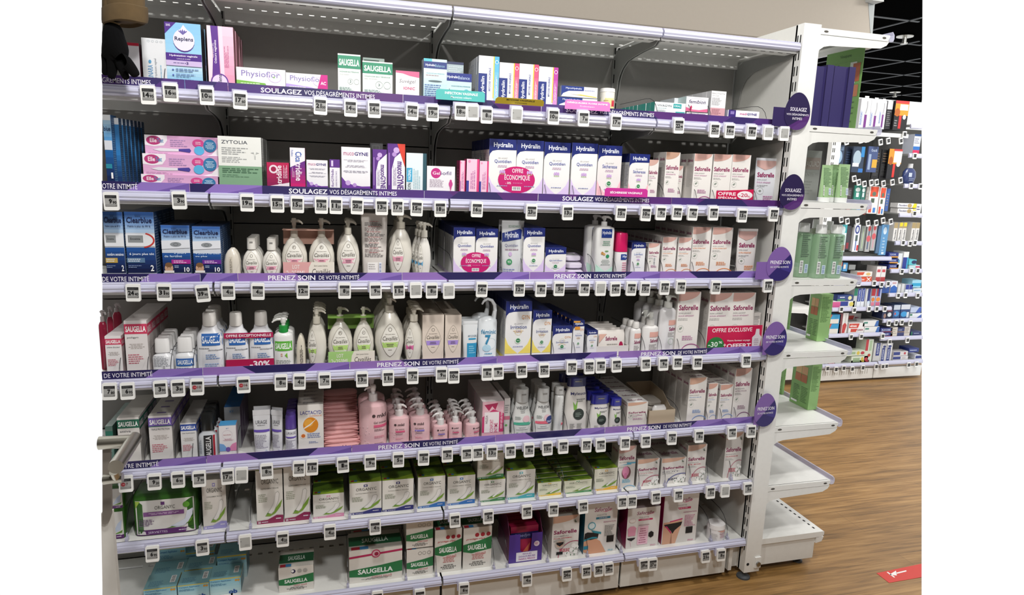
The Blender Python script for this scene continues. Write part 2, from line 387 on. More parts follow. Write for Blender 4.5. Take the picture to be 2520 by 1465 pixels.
# ------------------------------------------------------------------ banner strips on the rails
NAVY='#231c52';PUR='#6f55a0';PLT='#8a6fb8';PDK='#4c2f74';LIL='#8e6cb0';DEEP='#2c2458';MAG='#52296c'
def strip(r,pa,pb,cols,texts,lb,dy=0):
    """banner strip between two photo columns; cols: list of polygons in u,v"""
    y=-.0035+dy; zz=LIP[r]+.0325
    pc={1:270,2:480,3:690,4:890,5:1100}[r]
    xa=atz_line(pa,r); xb=atz_line(pb,r)
    mb=MB(); mb.box(xa,xb,y,y+.0012,zz,zz+.0265,C(cols[0]))
    f=bface(mb,'front',xa,xb,y,y+.0012,zz,zz+.0265)
    for pts,h in cols[1:]: f.poly(pts,h)
    for s,p0,p1,v0,v1,bold in texts:
        u0=(atz_line(p0,r)-xa)/(xb-xa);u1=(atz_line(p1,r)-xa)/(xb-xa)
        f.txt(s,u0,v0,u1,v1+(.13 if 'É' in s else 0),'#f1eef6',bold)
    o=mb.build('banner_strip'); return tag(o,lb,'banner strip','banner strips on the shelf rails')
def atz_line(px,r):
    # x on the rail line of row r at photo column px
    z=LIP[r]+.045; lo,hi=-.6,2.3
    for _ in range(40):
        m=(lo+hi)/2; d=Vector((m,0,z))-CP; q=1260+F*d.dot(RT)/d.dot(FW)
        if q<px: lo=m
        else: hi=m
    return lo
T1,T2='SOULAGEZ','VOS DÉSAGRÉMENTS INTIMES'; T3,T4='PRENEZ SOIN','DE VOTRE INTIMITÉ'
dkA=[MAG,([(0,0),(.28,0),(.2,1),(0,1)],'#4a3374'),([(.2,0),(.7,0),(.62,1),(.3,1)],DEEP)]
dkB=['#33265f',([(0,0),(.2,0),(.35,1),(0,1)],PDK),([(.6,0),(1,0),(1,1),(.75,1)],PDK)]
lt=[PUR,([(0,1),(.3,0),(1,0),(1,1)],PLT),([(.25,0),(.75,0),(1,.6),(1,1)],PUR)]
lilac=lambda a,b:[LIL,([(a,1),(a+.1,0),(b-.08,0),(b,1)],NAVY),([(b,1),(b-.08,0),(1,0),(1,1)],PLT),([(b+.02,0),(1,0),(1,.8)],PUR)]
strip(1,252,455,dkB,[('GRÉMENTS INTIMES',253,372,.25,.72,.004)],'dark purple banner ending in GRÉMENTS INTIMES, far left, first stocked shelf')
strip(1,456,561,dkB,[],'plain dark purple banner piece under the pink-striped carton, first stocked shelf',.001)
strip(1,562,991,dkA,[(T1,642,743,.25,.75,.02),(T2,749,922,.3,.75,.004)],'purple banner reading SOULAGEZ below the green-banded cartons, first stocked shelf')
strip(1,992,1331,dkA,[],'plain purple banner piece behind the gold topic tag, first stocked shelf',.001)
strip(1,1332,1740,dkA,[(T1,1392,1470,.25,.75,.02),(T2,1474,1608,.3,.75,.004)],'purple banner reading SOULAGEZ under the pink topic tag, first stocked shelf')
strip(1,1741,1903,dkB,[],'plain purple banner piece leading to the round flag, first stocked shelf',.001)
strip(2,252,467,[NAVY,([(.45,1),(.25,0),(1,0),(1,1)],PLT),([(.55,0),(1,0),(1,1)],PUR)],[('OTRE INTIMITÉ',253,339,.25,.78,.004)],'violet banner ending in OTRE INTIMITÉ, far left, second stocked shelf')
strip(2,468,1043,[DEEP,([(0,0),(.05,0),(.1,1),(0,1)],NAVY),([(.05,0),(.1,1),(.29,1),(.29,0)],PLT),([(.12,0),(.29,.9),(.29,0)],PUR),([(.8,0),(1,0),(1,1),(.75,1)],PDK)],[(T1,711,806,.25,.78,.02),(T2,811,976,.3,.75,.004)],'purple banner reading SOULAGEZ in the left half, second stocked shelf')
strip(2,1044,1323,dkA,[],'plain purple banner piece under the pink slim cartons, second stocked shelf',.001)
strip(2,1324,1651,dkA,[(T1,1383,1459,.25,.78,.02),(T2,1463,1596,.3,.75,.004)],'purple banner reading SOULAGEZ in the right half, second stocked shelf')
strip(2,1652,1921,dkA,[],'plain purple banner piece under the offer-tagged carton pair, second stocked shelf',.001)
strip(3,252,493,[NAVY,([(.48,1),(.36,0),(1,0),(1,1)],PLT),([(.6,0),(1,0),(1,.9)],PUR)],[(T4,253,368,.2,.7,.004)],'violet banner reading DE VOTRE INTIMITÉ, far left, third stocked shelf')
strip(3,494,585,[PLT,([(0,1),(0,0),(.18,1)],NAVY),([(.3,0),(1,0),(1,1)],PUR)],[],'short plain violet banner piece under the beige wipes pack, third stocked shelf',.001)
strip(3,586,989,lilac(.33,.78),[(T3,660,776,.2,.75,.02),(T4,785,884,.25,.7,.004)],'violet banner reading PRENEZ SOIN under the pink twin pack, third stocked shelf')
strip(3,990,1302,lilac(.26,.78),[],'plain violet banner piece under the blue-capped carton pair, third stocked shelf',.001)
strip(3,1303,1622,lilac(.33,.78),[(T3,1363,1453,.2,.75,.02),(T4,1461,1539,.25,.7,.004)],'violet banner reading PRENEZ SOIN under the open tray, third stocked shelf')
strip(3,1623,1886,lilac(.26,.78),[],'plain violet banner piece under the blush-topped cartons, third stocked shelf',.001)
strip(4,252,499,[NAVY,([(.56,1),(.4,0),(1,0),(1,1)],PLT),([(.6,0),(1,0),(1,.9)],PUR)],[(T4,257,376,.3,.78,.004)],'violet banner reading DE VOTRE INTIMITÉ, far left, fourth stocked shelf')
strip(4,500,860,lilac(.26,.76),[],'plain violet banner piece under the offer bottle pair, fourth stocked shelf',.001)
strip(4,861,1222,lilac(.33,.78),[(T3,928,1032,.25,.78,.02),(T4,1040,1128,.3,.75,.004)],'violet banner reading PRENEZ SOIN under the round-bellied pump bottle, fourth stocked shelf')
strip(4,1223,1517,lilac(.26,.78),[],'plain violet banner piece under the yellow-footed cartons, fourth stocked shelf',.001)
strip(4,1521,1817,lilac(.33,.78),[(T3,1576,1660,.25,.78,.02),(T4,1667,1738,.3,.75,.004)],'violet banner reading PRENEZ SOIN under the small pump bottles, fourth stocked shelf')
strip(4,1818,1879,lt,[],'short plain violet banner piece beside the round flag, fourth stocked shelf',.001)
strip(5,264,508,[NAVY,([(.56,1),(.4,0),(1,0),(1,1)],PLT),([(.6,0),(1,0),(1,.9)],PUR)],[('VOTRE INTIMITÉ',286,391,.25,.75,.004)],'violet banner reading VOTRE INTIMITÉ behind the steel handle, fifth stocked shelf')
strip(5,509,865,lilac(.26,.76),[],'plain violet banner piece under the white squeeze tubes, fifth stocked shelf',.001)
strip(5,866,1218,lilac(.33,.78),[(T3,931,1032,.22,.76,.02),(T4,1041,1126,.27,.72,.004)],'violet banner reading PRENEZ SOIN under the pink pump bottles, fifth stocked shelf')
strip(5,1219,1487,lilac(.26,.78),[],'plain violet banner piece under the tall navy-capped bottle, fifth stocked shelf',.001)
strip(5,1488,1775,lilac(.33,.78),[(T3,1542,1624,.22,.76,.02),(T4,1631,1700,.27,.72,.004)],'violet banner reading PRENEZ SOIN under the open carton tray, fifth stocked shelf')
strip(5,1776,1858,lt,[],'short plain violet banner piece beside the round flag, fifth stocked shelf',.001)
# round flags at the run's right end
def flag(r,cx_,cy_,w,h,dark,lines,lb,tabL):
    y=-.036
    p=aty(cx_,cy_,y); e=aty(cx_+w/2,cy_,y); f0=aty(cx_,cy_-h/2,y); rx=(e-p).length; rz=(f0-p).length
    P=[(p.x+rx*math.sin(t)*(1-.12*math.cos(t)),p.z+rz*math.cos(t)) for t in [i*math.pi/18 for i in range(36)]]
    mb=MB(); base='#251a45' if dark else '#7a5a9e'
    mb.prism(P,'y',y,y+.0015,C(base))
    x0=p.x-rx;W=2*rx;H=2*rz;fc=Face(mb,lambda u,v,d:(x0+W*u,y-d,p.z-rz+H*v),W,H)
    def inell(a0,a1,n=14): return [(.5+.5*math.sin(math.radians(a0+(a1-a0)*i/n))*(1-.12*math.cos(math.radians(a0+(a1-a0)*i/n))),.5+.5*math.cos(math.radians(a0+(a1-a0)*i/n))) for i in range(n+1)]
    if dark: fc.poly(inell(95,215),'#4b2466'); fc.poly(inell(120,200)+[(.62,.2)],'#54306f')
    else: fc.poly(inell(55,225),'#2b1f63'); fc.poly(inell(75,120)+[(.55,.35)],'#3a2f7c')
    v=.60
    for i,(s,a,b_) in enumerate(lines):
        hh=.1 if i==0 else .065
        fc.txt(s,a,v-hh,b_,v,'#efeaf6',.008 if i==0 else 0,0); v-=hh+.05
    o=mb.build('round_flag'); tag(o,lb,'shelf flag','round flags at the end of the run')
    mb=MB(); tx=aty(tabL,cy_+h*.3,-.036); h0=p.z-rz*.95
    t=.6*rz if dark and r==1 else .35*rz
    mb.box(tx.x,p.x-rx*.55,y+.0015,y+.0025,LIP[r]+.034,LIP[r]+.034+.062,C(base if not dark else '#2c1f50'))
    mb.build('tab',o)
D3=[(T1,.2,.85),('VOS DÉSAGRÉMENTS',.07,.95),('INTIMES',.32,.7)]; D2=[(T3,.12,.9),(T4,.14,.86)]
flag(1,1963,274,62,93,1,D3,'dark purple round flag reading SOULAGEZ, higher of the two',1901)
flag(2,1950,473,60,88,1,D3,'dark purple round flag reading SOULAGEZ, lower of the two',1922)
flag(3,1919,650,62,84,0,D2,'violet round flag reading PRENEZ SOIN, highest of the three',1860)
flag(4,1907,834,58,83,0,D2,'violet round flag reading PRENEZ SOIN, middle of the three',1878)
flag(5,1884,1010,52,81,0,D2,'violet round flag reading PRENEZ SOIN, lowest of the three',1856)
# coloured topic tags clipped above the rail
def topic(r,x0,y0,x1,y1,col,tx,lb,tilt=0):
    y=-.03; a=aty(x0,y0,y); b=aty(x1,y1,y); 
    W=b.x-a.x; H=a.z-b.z if a.z>b.z else .03
    zc=(a.z+b.z)/2; H=max(.02,H); z0=b.z if b.z<a.z else a.z
    c=.006; P=[(0,0),(W,0),(W,H-c),(W-c,H),(c,H),(0,H-c)]
    mb=MB(); mb.prism([(p[0]-W/2,p[1]) for p in P],'y',0,.0012,C(col)); f=Face(mb,lambda u,v,d:(-W/2+W*u,-d,H*v),W,H)
    for s,u0,v0,u1,v1,h,bo in tx: f.txt(s,u0,v0,u1,v1,h,bo)
    o=mb.build('topic_tag',loc=(a.x+W/2,y,z0)); o.rotation_euler.x=tilt; tag(o,lb,'topic tag')
topic(1,1073,218,1193,252,'#4db3ae',[('INFECTION VAGINALE',.18,.55,.85,.8,'#ffffff',.02),('Mauvaises odeurs',.3,.2,.72,.42,'#d9f0ef',.01)],'turquoise topic tag reading INFECTION VAGINALE on the first stocked shelf')
topic(1,1218,250,1337,262,'#b39a22',[('MYCOSE VAGINALE',.22,.6,.8,.85,'#2c2610',.02),('traitements',.4,.2,.65,.4,'#5a4d15',.01)],'mustard topic tag reading MYCOSE VAGINALE, leaning forward on first stocked shelf',.6)
topic(1,1391,244,1501,275,'#d77cc0',[('DÉSÉQUILIBRE FLORE INTIME',.05,.6,.94,.82,'#ffffff',.02),('Probiotiques',.33,.25,.65,.45,'#f8def2',.01)],'pink topic tag reading DÉSÉQUILIBRE FLORE INTIME on the first stocked shelf')
topic(2,1489,462,1593,486,'#c0308f',[('SÉCHERESSE VAGINALE',.12,.35,.87,.65,'#ffffff',.02)],'magenta topic tag reading SÉCHERESSE VAGINALE on the second stocked shelf')
# ------------------------------------------------------------------ cartons
ORD=['','','second','third','fourth','fifth','sixth','seventh','eighth','ninth','tenth','eleventh','twelfth','thirteenth','fourteenth','fifteenth','sixteenth']
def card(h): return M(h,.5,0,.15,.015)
def gfile(root,n,step,short,row,grp,cat,dx=0,jit=.0006):
    """the same article repeated in a file towards the back"""
    if n>1: root['group']=grp
    for i in range(1,n):
        c=copy_tree(root); c.location=root.location+Vector((dx*i+R_.uniform(-jit,jit),step*i,0))
        tag(c,'%s, %s back in its file, %s'%(short,ORD[i+1],RN[row]),cat,grp)
def B(row,x0,x1,yt,dep,cols,art,desc,short=None,n=1,y=.03,zb=None,yaw=0,name=None,cat='box',gap=.001,dx=0,zt=None):
    p=aty(x0,yt,y); X0=p.x; Z1=p.z; X1=xcol(x1,y,Z1); Z0=SZ[row]+.0005
    if zb is not None: Z0=aty(x0,zb,y).z+.0005
    W,H=X1-X0,Z1-Z0
    if name is None:
        q=getattr(art,'__qualname__','')
        name={'hyd':'gel_carton','saf':'gel_carton','clear':'test_carton','organ':'pad_carton','cotton':'pad_carton','sgc':'pad_carton','cul':'briefs_carton'}.get(q.split('.')[0],'carton')
        if 'tampon' in desc: name='tampon_carton'
        if q=='ob': name='tampon_carton'
        if 'test' in desc: name='test_carton'
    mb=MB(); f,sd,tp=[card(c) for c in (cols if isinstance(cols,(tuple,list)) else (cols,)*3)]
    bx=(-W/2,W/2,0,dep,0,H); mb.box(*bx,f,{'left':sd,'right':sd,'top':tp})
    FS={k:bface(mb,k,*bx) for k in ('front','left','right','top')}
    if zb is None and row<=5 and H>.03 and 'lowest of the three' not in desc: FS['front']=FS['front'].sub(0,.022/H,1,1)   # the banner covers the foot of the front
    if art: art(FS)
    o=mb.build(name,loc=(X0+W/2,y,Z0)); o.rotation_euler.z=math.radians(yaw)
    tag(o,desc+', '+RN[row],cat)
    n=min(n,1+int((YB-.004-y-dep)/(dep+gap)))
    gfile(o,n,dep+gap,short or desc,row,'file of '+(short or desc),cat,dx)
    return o
NV='#16246e';SAF='#8e2058'
def hyd(sub='Quotidien',c1='#5560a8',tint='#d9c6ea',gyn=0,seal=1,sidetext=1,simple=0,flower=1):
    def a(FS):
        f=FS['front'];k=f.H/f.W
        hb=.21 if k>1.6 else .3
        f.rect(0,1-hb*.75,1,1,NV); f.poly([(0,1-hb*.75+.001),(1,1-hb*.75+.001),(1,1-hb*.92),(.3,1-hb*.95),(.12,1-hb*1.05),(.03,1-hb*1.3),(0,1-hb*1.6)],NV)
        f.txt('Hydralin',.16,1-hb*.82,.86,1-hb*.3,'#e8ecf6',.02)
        if not simple:
            f.poly([(0,0),(.5,0),(.3,.08),(.12,.18),(0,.32)],tint); f.poly([(1,0),(.5,0),(.7,.08),(.88,.18),(1,.32)],tint)
        v=1-hb*1.55
        if gyn: f.txt('GYN',.62,v-.02,.93,v+.06,'#d9943f'); v-=.08
        f.txt('GEL LAVANT',.33,v-.035,.68,v-.01,'#a9a9ab'); f.txt(sub,.2,v-.12,.82,v-.05,c1,.005)
        f.lines(.28,v-.2,.72,v-.15,2,'#c8a8c4' if not gyn else '#dcb889',1)
        if flower and not gyn:
            for dxx in (-.07,0,.07): f.ell(.5+dxx,v-.27+abs(dxx)*-.1,.035,.035,'#c5a4d6',10)
            f.lines(.38,v-.33,.62,v-.31,1,'#a8c878',1)
        if gyn: f.ring(.5,.42,.13,.13*f.W/f.H,.01,'#e6d49a'); f.txt('12h',.42,.42,.58,.45,'#7a6aa8')
        if seal: f.circ(.5,.25 if k>1.6 else .2,.12,'#dfe9df'); f.circ(.5,.25 if k>1.6 else .2,.085,'#2c7d4a'); f.txt('95%',.45,.24 if k>1.6 else .19,.56,.262 if k>1.6 else .215,'#dff0e2')
        f.lines(.22,.12,.78,.15,1,'#9aa0c8',1); 
        t=FS['top']; t.rect(0,0,1,1,'#131f5e')
        for sd in ('left','right'):
            g=FS[sd]; g.rect(0,.83,1,1,'#16225f'); g.lines(.15,.35,.85,.78,14,'#a8a8b4'); 
            if tint: g.rect(0,0,1,.06,tint)
    return a
def saf(l1='SOIN LAVANT',l2='DOUX APAISANT',c2='#b678a0',arc='#a04584',blush='#d3a79c',emblem=1,offer=0,ny=.63):
    def a(FS):
        f=FS['front'];k=f.W/f.H
        f.poly([(0.02,1),(0.02,.84)]+[(.02+.93*math.sin(math.radians(t)),1-.165*math.cos(math.radians(t))) for t in range(10,95,10)],blush)
        f.txt('Saforelle',.06,ny-.01,.92,ny+.085,SAF,.025)
        f.txt(l1,.07,ny-.075,.62,ny-.05,'#8a8a8a',.004); f.txt(l2,.07,ny-.125,.76,ny-.098,c2,.01)
        f.lines(.06,ny-.2,.62,ny-.15,2,'#b4b2b0')
        if emblem:
            f.ring(.2,.34,.14,.14*k,.012,'#c3c6c0'); f.ell(.18,.34,.05,.02,'#8b958a',8); f.ell(.23,.355,.03,.018,'#8b958a',8)
        f.lines(.3,.12,.92,.21,3,c2,0,.5)
        if arc: f.ring(.72,-.09,.44,.15,.03,arc,16,20,160)
        for sd in ('left','right'):
            g=FS[sd]; g.txt('Saforelle',.12,.84,.85,.9,'#8a3a62',.02); g.lines(.1,.35,.9,.8,16,'#b9b6b2')
        t=FS['top']; t.txt('Saforelle',.15,.35,.85,.65,'#7a4a60',.02)
    return a
def saug(band,bt=.93,bb=.72,lines_='#b8b0ac',sub='poligyn',t2='#c46a7a',top='#dedcd8',sideband=1,name_c='#ffffff',extra=None):
    def a(FS):
        f=FS['front']; f.rect(0,bb,1,bt,band); f.txt('SAUGELLA',.05,bb+(bt-bb)*.2,.95,bt-(bt-bb)*.22,name_c,.03)
        f.txt(sub,.1,bb-.1,.9 if len(sub)>9 else .6,bb-.055,'#6a6a6e',.01)
        f.lines(.1,.4,.9,.52,4,lines_,1); f.lines(.1,.08,.8,.3,5,t2)
        for sd in ('left','right'):
            g=FS[sd]; 
            if sideband: g.rect(0,bb,1,bt,band); g.txt('SAUGELLA',.08,bb+(bt-bb)*.2,.92,bt-(bt-bb)*.22,'#e8d8dc',.03)
            g.lines(.12,.2,.88,.6,12,'#b6b3b0')
        if extra: extra(FS)
    return a
def muco(big=1,rev=0):
    def a(FS):
        f=FS['front']
        if rev:   # name running downwards on a narrow carton
            f.rect(0,0,.24,1,'#5c2d86'); f.poly([(0.24,1),(1,1),(1,.9),(.4,.7),(.24,.45)],'#5c2d86')
            if rev==2: f.poly([(.55,1),(1,1),(1,.5)],'#d8402e')
            f.circ(.5,.86,.17,'#c9a9de'); f.circ(.38,.77,.13,'#b58fd0')
            f.txt('mucoGYNE',.55,.02,.92,.62,'#5a2a86',.015,0,-1); f.lines(.32,.1,.5,.6,4,'#a898b8',0,.5,1); f.rect(.06,.1,.12,.8,'#a47cc4')
        else:
            f.txt('muco',.07,.80,.43,.875,'#b03a78',.0); f.txt('GYNE',.45,.80,.93,.885,'#3a2a78',.02)
            for v in (.7,.57,.44): f.lines(.05 if big else .1,v-.06,.93,v,3,'#aaa7b6',1)
            f.poly([(0,0),(1,0),(1,.07),(.7,.06),(.35,.1),(.12,.18),(0,.28)],'#6a3496'); f.circ(.22,.14,.09,'#c9a9de'); f.circ(.45,.09,.07,'#b58fd0')
        for sd in ('left','right'): FS[sd].rect(0,0,1,1,'#4a3a60' if rev else '#c9c6cc')
    return a
def cica(red):
    def a(FS):
        f=FS['front']
        if red:
            f.grad(0,0,1,1,'#8c1450','#c01c50'); f.circ(.3,.72,.2,'#e8d8e0'); f.circ(.3,.72,.12,'#a01848')
            f.txt('atridine',.42,.02,.66,.88,'#f6e8f0',.02,0,1); f.poly([(0,0),(1,0),(1,.18)],'#e8dce4'); f.lines(.72,.35,.92,.9,3,'#e6b8cc',0,.5,1)
        else:
            f.grad(0,0,1,.6,'#d0146c','#6a2a86'); f.poly([(0,.5),(1,.68),(1,.6),(0,.45)],'#6a2a86'); f.rect(0,.68,1,1,'#eeeaee'); f.poly([(0,.5),(1,.68),(0,.69)],'#eeeaee')
            f.txt('Cica',.35,.64,.78,.9,'#3e62b0',.02,0,-1); f.txt('tridine',.35,.16,.78,.62,'#f4e6f2',.02,0,-1); f.lines(.1,.25,.28,.5,2,'#d8a8cc',0,.5,1); f.txt('Perlifem',.08,.78,.22,.94,'#7a90c8',0,0,-1)
        for sd in ('left','right'): FS[sd].rect(0,0,1,1,'#7c1850')
    return a
def clear(kind):
    def a(FS):
        f=FS['front']; f.grad(0,.66,1,1,'#b9d2ea','#2c5ca8'); f.rect(0,.4,1,.66,'#cfd4dc'); f.grad(0,0,1,.42,'#10163e','#1f56a0')
        f.txt('Clearblue',.06,.82,.93,.915,'#1a2148',.022)
        for i in range(5): f.poly([(.38+i*.035,.92),(.395+i*.035,.92),(.36+i*.05,.97)],'#1a2148')
        f.txt('Fiable à plus de 99 %',.1,.745,.88,.785,'#28335a',.012)
        if kind=='w' or kind=='e':
            f.rect(0,.44,1,.64,'#e4e6ea'); f.rect(.08,.5,.6,.62,'#8a8e90'); f.txt('Enceinte',.16,.545,.5,.58,'#26292c',.01)
            if kind=='e': f.ring(.55,.54,.45,.13,.06,'#c03a34',16,-80,70)
            f.txt('6 jours plus tôt' if kind=='e' else 'nombre semaines',.1,.285,.95,.335,'#e4ecf8',.012); f.rect(.0,.17,.62,.25,'#5a7a9c' if kind=='e' else '#c0a050')
            f.lines(.04,.18,.55,.24,2,'#e4e6ea'); f.txt('2',.8,.03,.92,.13,'#ffffff',.02); f.lines(.04,.08,.5,.13,2,'#8a9ac0')
        else:
            f.poly([(0,.5),(1,.53),(1,.7),(0,.68)],'#dfe2e8'); f.ell(.5,.6,.2,.05,'#8b9094'); f.ring(.5,.6,.08,.03,.01,'#3c3f42')
            f.txt('2 jours' if kind=='2' else '4 jours fertiles',.42 if kind=='2' else .08,.39,.85 if kind=='2' else .95,.44,'#cfe2f4',.005)
            f.txt('de fertilité' if kind=='2' else 'ou plus',.08,.33,.7 if kind=='2' else .5,.375,'#cfe2f4',.008); 
            f.rect(.32,.19,1,.28,'#a8288c' if kind=='2' else '#6a2a90'); f.lines(.4,.2,.95,.265,2,'#e8c8e4')
            f.ell(.22,.1,.15,.1,'#caa183'); f.ell(.22,.17,.13,.05,'#7a5638'); f.ell(.17,.11,.015,.008,'#3a2a22',8); f.ell(.27,.11,.015,.008,'#3a2a22',8); f.rect(.05,0,.4,.05,'#e6e2de')
            f.txt('10',.76,.02,.95,.12,'#ffffff',.02); f.lines(.42,.1,.65,.16,2,'#b8c8e4')
        for sd in ('left','right'):
            g=FS[sd]; g.rect(0,0,1,1,'#2a4a78'); g.lines(.1,.1,.9,.95,22,'#7f95b4')
        FS['top'].rect(0,0,1,1,'#1c2c4c')
    return a
def plain(fn): return lambda FS: fn(FS['front'])
r=1
def art_pinkrep(f):
    f.grad(0,0,1,1,'#f09ab8','#f7ccdc'); f.rect(0,0,.18,1,'#f4d8e2'); f.poly([(.14,1),(.42,1),(.45,0),(.12,0),(.2,.5)],'#5c2d8c'); f.poly([(.44,1),(.58,1),(.62,0),(.47,0)],'#eed4e4')
    f.txt('Odeurs vaginales',.25,.36,.36,.76,'#f2e8f6',.012,0,1); f.txt('TRAITEMENT DES',.19,.45,.24,.7,'#e0d0ec',0,0,1); f.lines(.62,.3,.8,.68,4,'#a04a80',0,.4,1)
    f.circ(.42,.04,.34,'#e6d6f0'); f.ring(.42,.04,.34,.15,.05,'#6a3a96',20,0,180); f.txt('plens',.36,-.0,.55,.17,'#2c2850',.01,0,1)
def art_rep(f):
    f.grad(0,.0,1,.3,'#8cc4e6','#d0e8f4'); f.grad(0,.46,1,1,'#9ed0ec','#86c0e8'); f.poly([(0,1),(.32,1),(0,.8)],'#4e2a86'); f.txt('SANS',.04,.93,.16,.97,'#e8e0f4',.01)
    f.ell(.52,.7,.3,.19,'#4e2a86'); f.ell(.52,.715,.3,.185,'#e2e0f2'); f.poly([(.4,.86),(.52,.97),(.66,.86)],'#e2e0f2')
    for i in range(-2,3): f.poly([(.5,.8),(.5+i*.05-.02,.86),(.5+i*.055,.9-abs(i)*.015),(.5+i*.05+.02,.86)],'#5a4aa0')
    f.txt('Replens',.27,.68,.78,.765,'#241f4a',.01); f.rect(0,.36,1,.485,'#4e2a86'); f.txt('Hydratation vaginale',.1,.42,.88,.46,'#efe8f8',.02); f.txt('LONGUE DURÉE',.3,.38,.68,.405,'#d8cce8',.01)
    f.rect(0,.27,1,.36,'#cdb9e0'); f.lines(.2,.3,.75,.33,1,'#6a5a90'); f.txt('3',.56,.295,.62,.345,'#3c2a70',.02)
    for v in (.2,.11,.02): f.ell(.18,v,.03,.012,'#4a5ab0',8); f.lines(.26,v-.03,.9,v+.03,2,'#6a86b4')
B(1,296,341,103,.06,('#eceaf0','#5a2038','#c8384e'),plain(lambda f:(f.rect(0,.92,1,1,'#c83048'),f.lines(.2,.2,.5,.6,4,'#c8c8d0'))),'white carton with red top stripe behind the gloved hand','red-striped white carton',1)
B(1,347,409,92,.05,('#dfe1e4','#c8cacc','#d8dadc'),plain(lambda f:(f.txt('AINARA',.2,.0,.4,.36,'#3f86b8',.004,0,1),f.txt('gel hydratant vaginal',.46,.0,.58,.52,'#8b8f98',0,0,1),f.lines(.68,.05,.76,.5,1,'#8fb4cc',0,.5,1),[f.ring(.28+i*.17,.93,.055,.025,.008,'#a8b4bc',12) for i in range(4)],f.ell(.3,.44,.06,.045,'#5a9cc4',8))),'white carton with pale blue upright lettering left of the blue one','white blue-lettered carton',2)
B(1,404,493,53,.03,('#8cc4e6','#4a5058','#a8cfe6'),lambda FS:(art_rep(FS['front']),FS['right'].lines(.2,.05,.8,.95,30,'#2a2c30',0,.6)),'tallest sky-blue carton with white drop and purple bands','tall sky-blue carton',3)
B(1,508,573,62,.025,('#f2b4c8','#8a5460','#d8a0b0'),plain(art_pinkrep),'pink and purple carton with upright lettering','pink and purple carton',8)
def art_phys(ac):
    def a(f):
        f.txt('Physioflor',.1,.45,.88,.85,'#8a7ab8',.0); f.ring(.78,.58,.14,.3,.02,'#ddd0ec')
        f.poly([(0,0),(1,0),(.62,.0),(.58,.22),(0,.32)] if not ac else [(0,0),(.9,0),(.6,.2),(0,.34)],'#7cbc4a' if not ac else '#b9a0e0'); f.lines(.08,.12,.5,.2,1,'#e8f4dc')
        if ac: f.poly([(.84,1),(1,1),(1,0),(.74,0)],'#cc2088'); f.txt('AC',.83,.38,.96,.58,'#ffffff',.02)
        else: f.circ(.765,.57,.016,'#8cc860')
    return a
B(1,581,702,164,.04,('#eaeaec','#c8c8cc','#dcdce0'),plain(art_phys(0)),'white landscape carton with violet name and lime green foot')
B(1,703,806,178,.04,('#eaeaec','#b03080','#dcdce0'),plain(art_phys(1)),'white landscape carton with magenta right end')
GB='#2b8a68'
def art_sg(sub):
    def a(f):
        f.rect(0,.63,1,.96,GB); f.txt('SAUGELLA',.05,.7,.95,.87,'#f4f8f6',.03); f.txt('VAGINOSE BACTÉRIENNE',.06,.53,.92,.57,'#6aa08c',.01); f.txt(sub,.06,.46,.5,.49,'#b0b8b4')
        for u in (.55,.82): f.ring(u,.3,.12,.12*f.W/f.H,.01,'#8fa69c')
        f.txt('3',.52,.27,.58,.34,'#6a8a80'); f.lines(.06,.05,.75,.15,4,'#9ab8b0')
    return a
B(1,831,887,131,.04,('#e8eae8','#8a9a94','#d8dcd8'),plain(art_sg('OVULES VAGINAUX')),'taller white carton with green band, left of its pair')
B(1,892,966,149,.04,('#e8eae8','#2e6a54','#2e6a54'),plain(art_sg('GEL VAGINAL')),'wider white carton with green band at its top, right of its pair')
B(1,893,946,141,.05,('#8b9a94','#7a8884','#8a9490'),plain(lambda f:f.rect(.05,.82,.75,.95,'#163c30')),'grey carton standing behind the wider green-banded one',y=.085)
B(1,974,1032,173,.04,('#ebe9ea','#c8b8bc','#d8849c'),plain(lambda f:(f.poly([(0,1),(1,1),(1,.77),(.6,.82),(.3,.9),(0,.92)],'#d2648c'),f.txt('Suvégel',.15,.5,.85,.68,'#8d8a90',.0,.2),f.txt('IONIC',.33,.28,.82,.39,'#d2487c',.015))),'small white carton with wavy pink top')
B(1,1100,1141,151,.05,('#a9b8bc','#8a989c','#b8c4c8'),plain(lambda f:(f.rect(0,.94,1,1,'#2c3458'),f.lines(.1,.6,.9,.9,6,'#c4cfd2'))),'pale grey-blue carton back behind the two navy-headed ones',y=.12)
def art_bal(f):
    f.rect(0,.76,1,.93,'#28387a'); f.rect(0,.93,.35,1,'#58b8c4'); f.txt('Hydralin',.08,.8,.48,.87,'#e8ecf6',.02); f.txt('Balance',.49,.8,.9,.87,'#8fb4cc',.005)
    f.grad(0,0,1,.74,'#a8ccd4','#d8e6e8'); f.txt('VAGINOSE BACTÉRIENNE',.1,.62,.9,.655,'#4f9ca8',.012); f.lines(.1,.56,.7,.6,1,'#a88'); f.ell(.5,.44,.3,.025,'#5a6a70'); f.lines(.05,.05,.9,.36,6,'#5a74a8')
B(1,1043,1100,143,.045,('#c4d8dc','#b4c8d0','#c8d4d8'),lambda FS:(art_bal(FS['front']),FS['left'].lines(.2,.1,.8,.9,20,'#8aa0b0')),'tall pale aqua carton with navy head left of the turquoise tag')
B(1,1098,1161,178,.045,('#c4d8dc','#b4c8d0','#4a6a90'),plain(lambda f:(f.rect(0,.7,1,1,'#1f2f80'),f.txt('Hydralin',.04,.78,.46,.9,'#e8ecf6',.02),f.txt('Balance',.47,.78,.92,.9,'#b8c8e0',.005),f.txt('VAGINOSE BACTÉRIENNE',.2,.5,.95,.55,'#4f9ca8',.012),f.circ(.8,.3,.12,'#58b0bc'),f.lines(.15,.25,.6,.35,2,'#7aa'))),'lower aqua carton with navy head behind the turquoise tag')
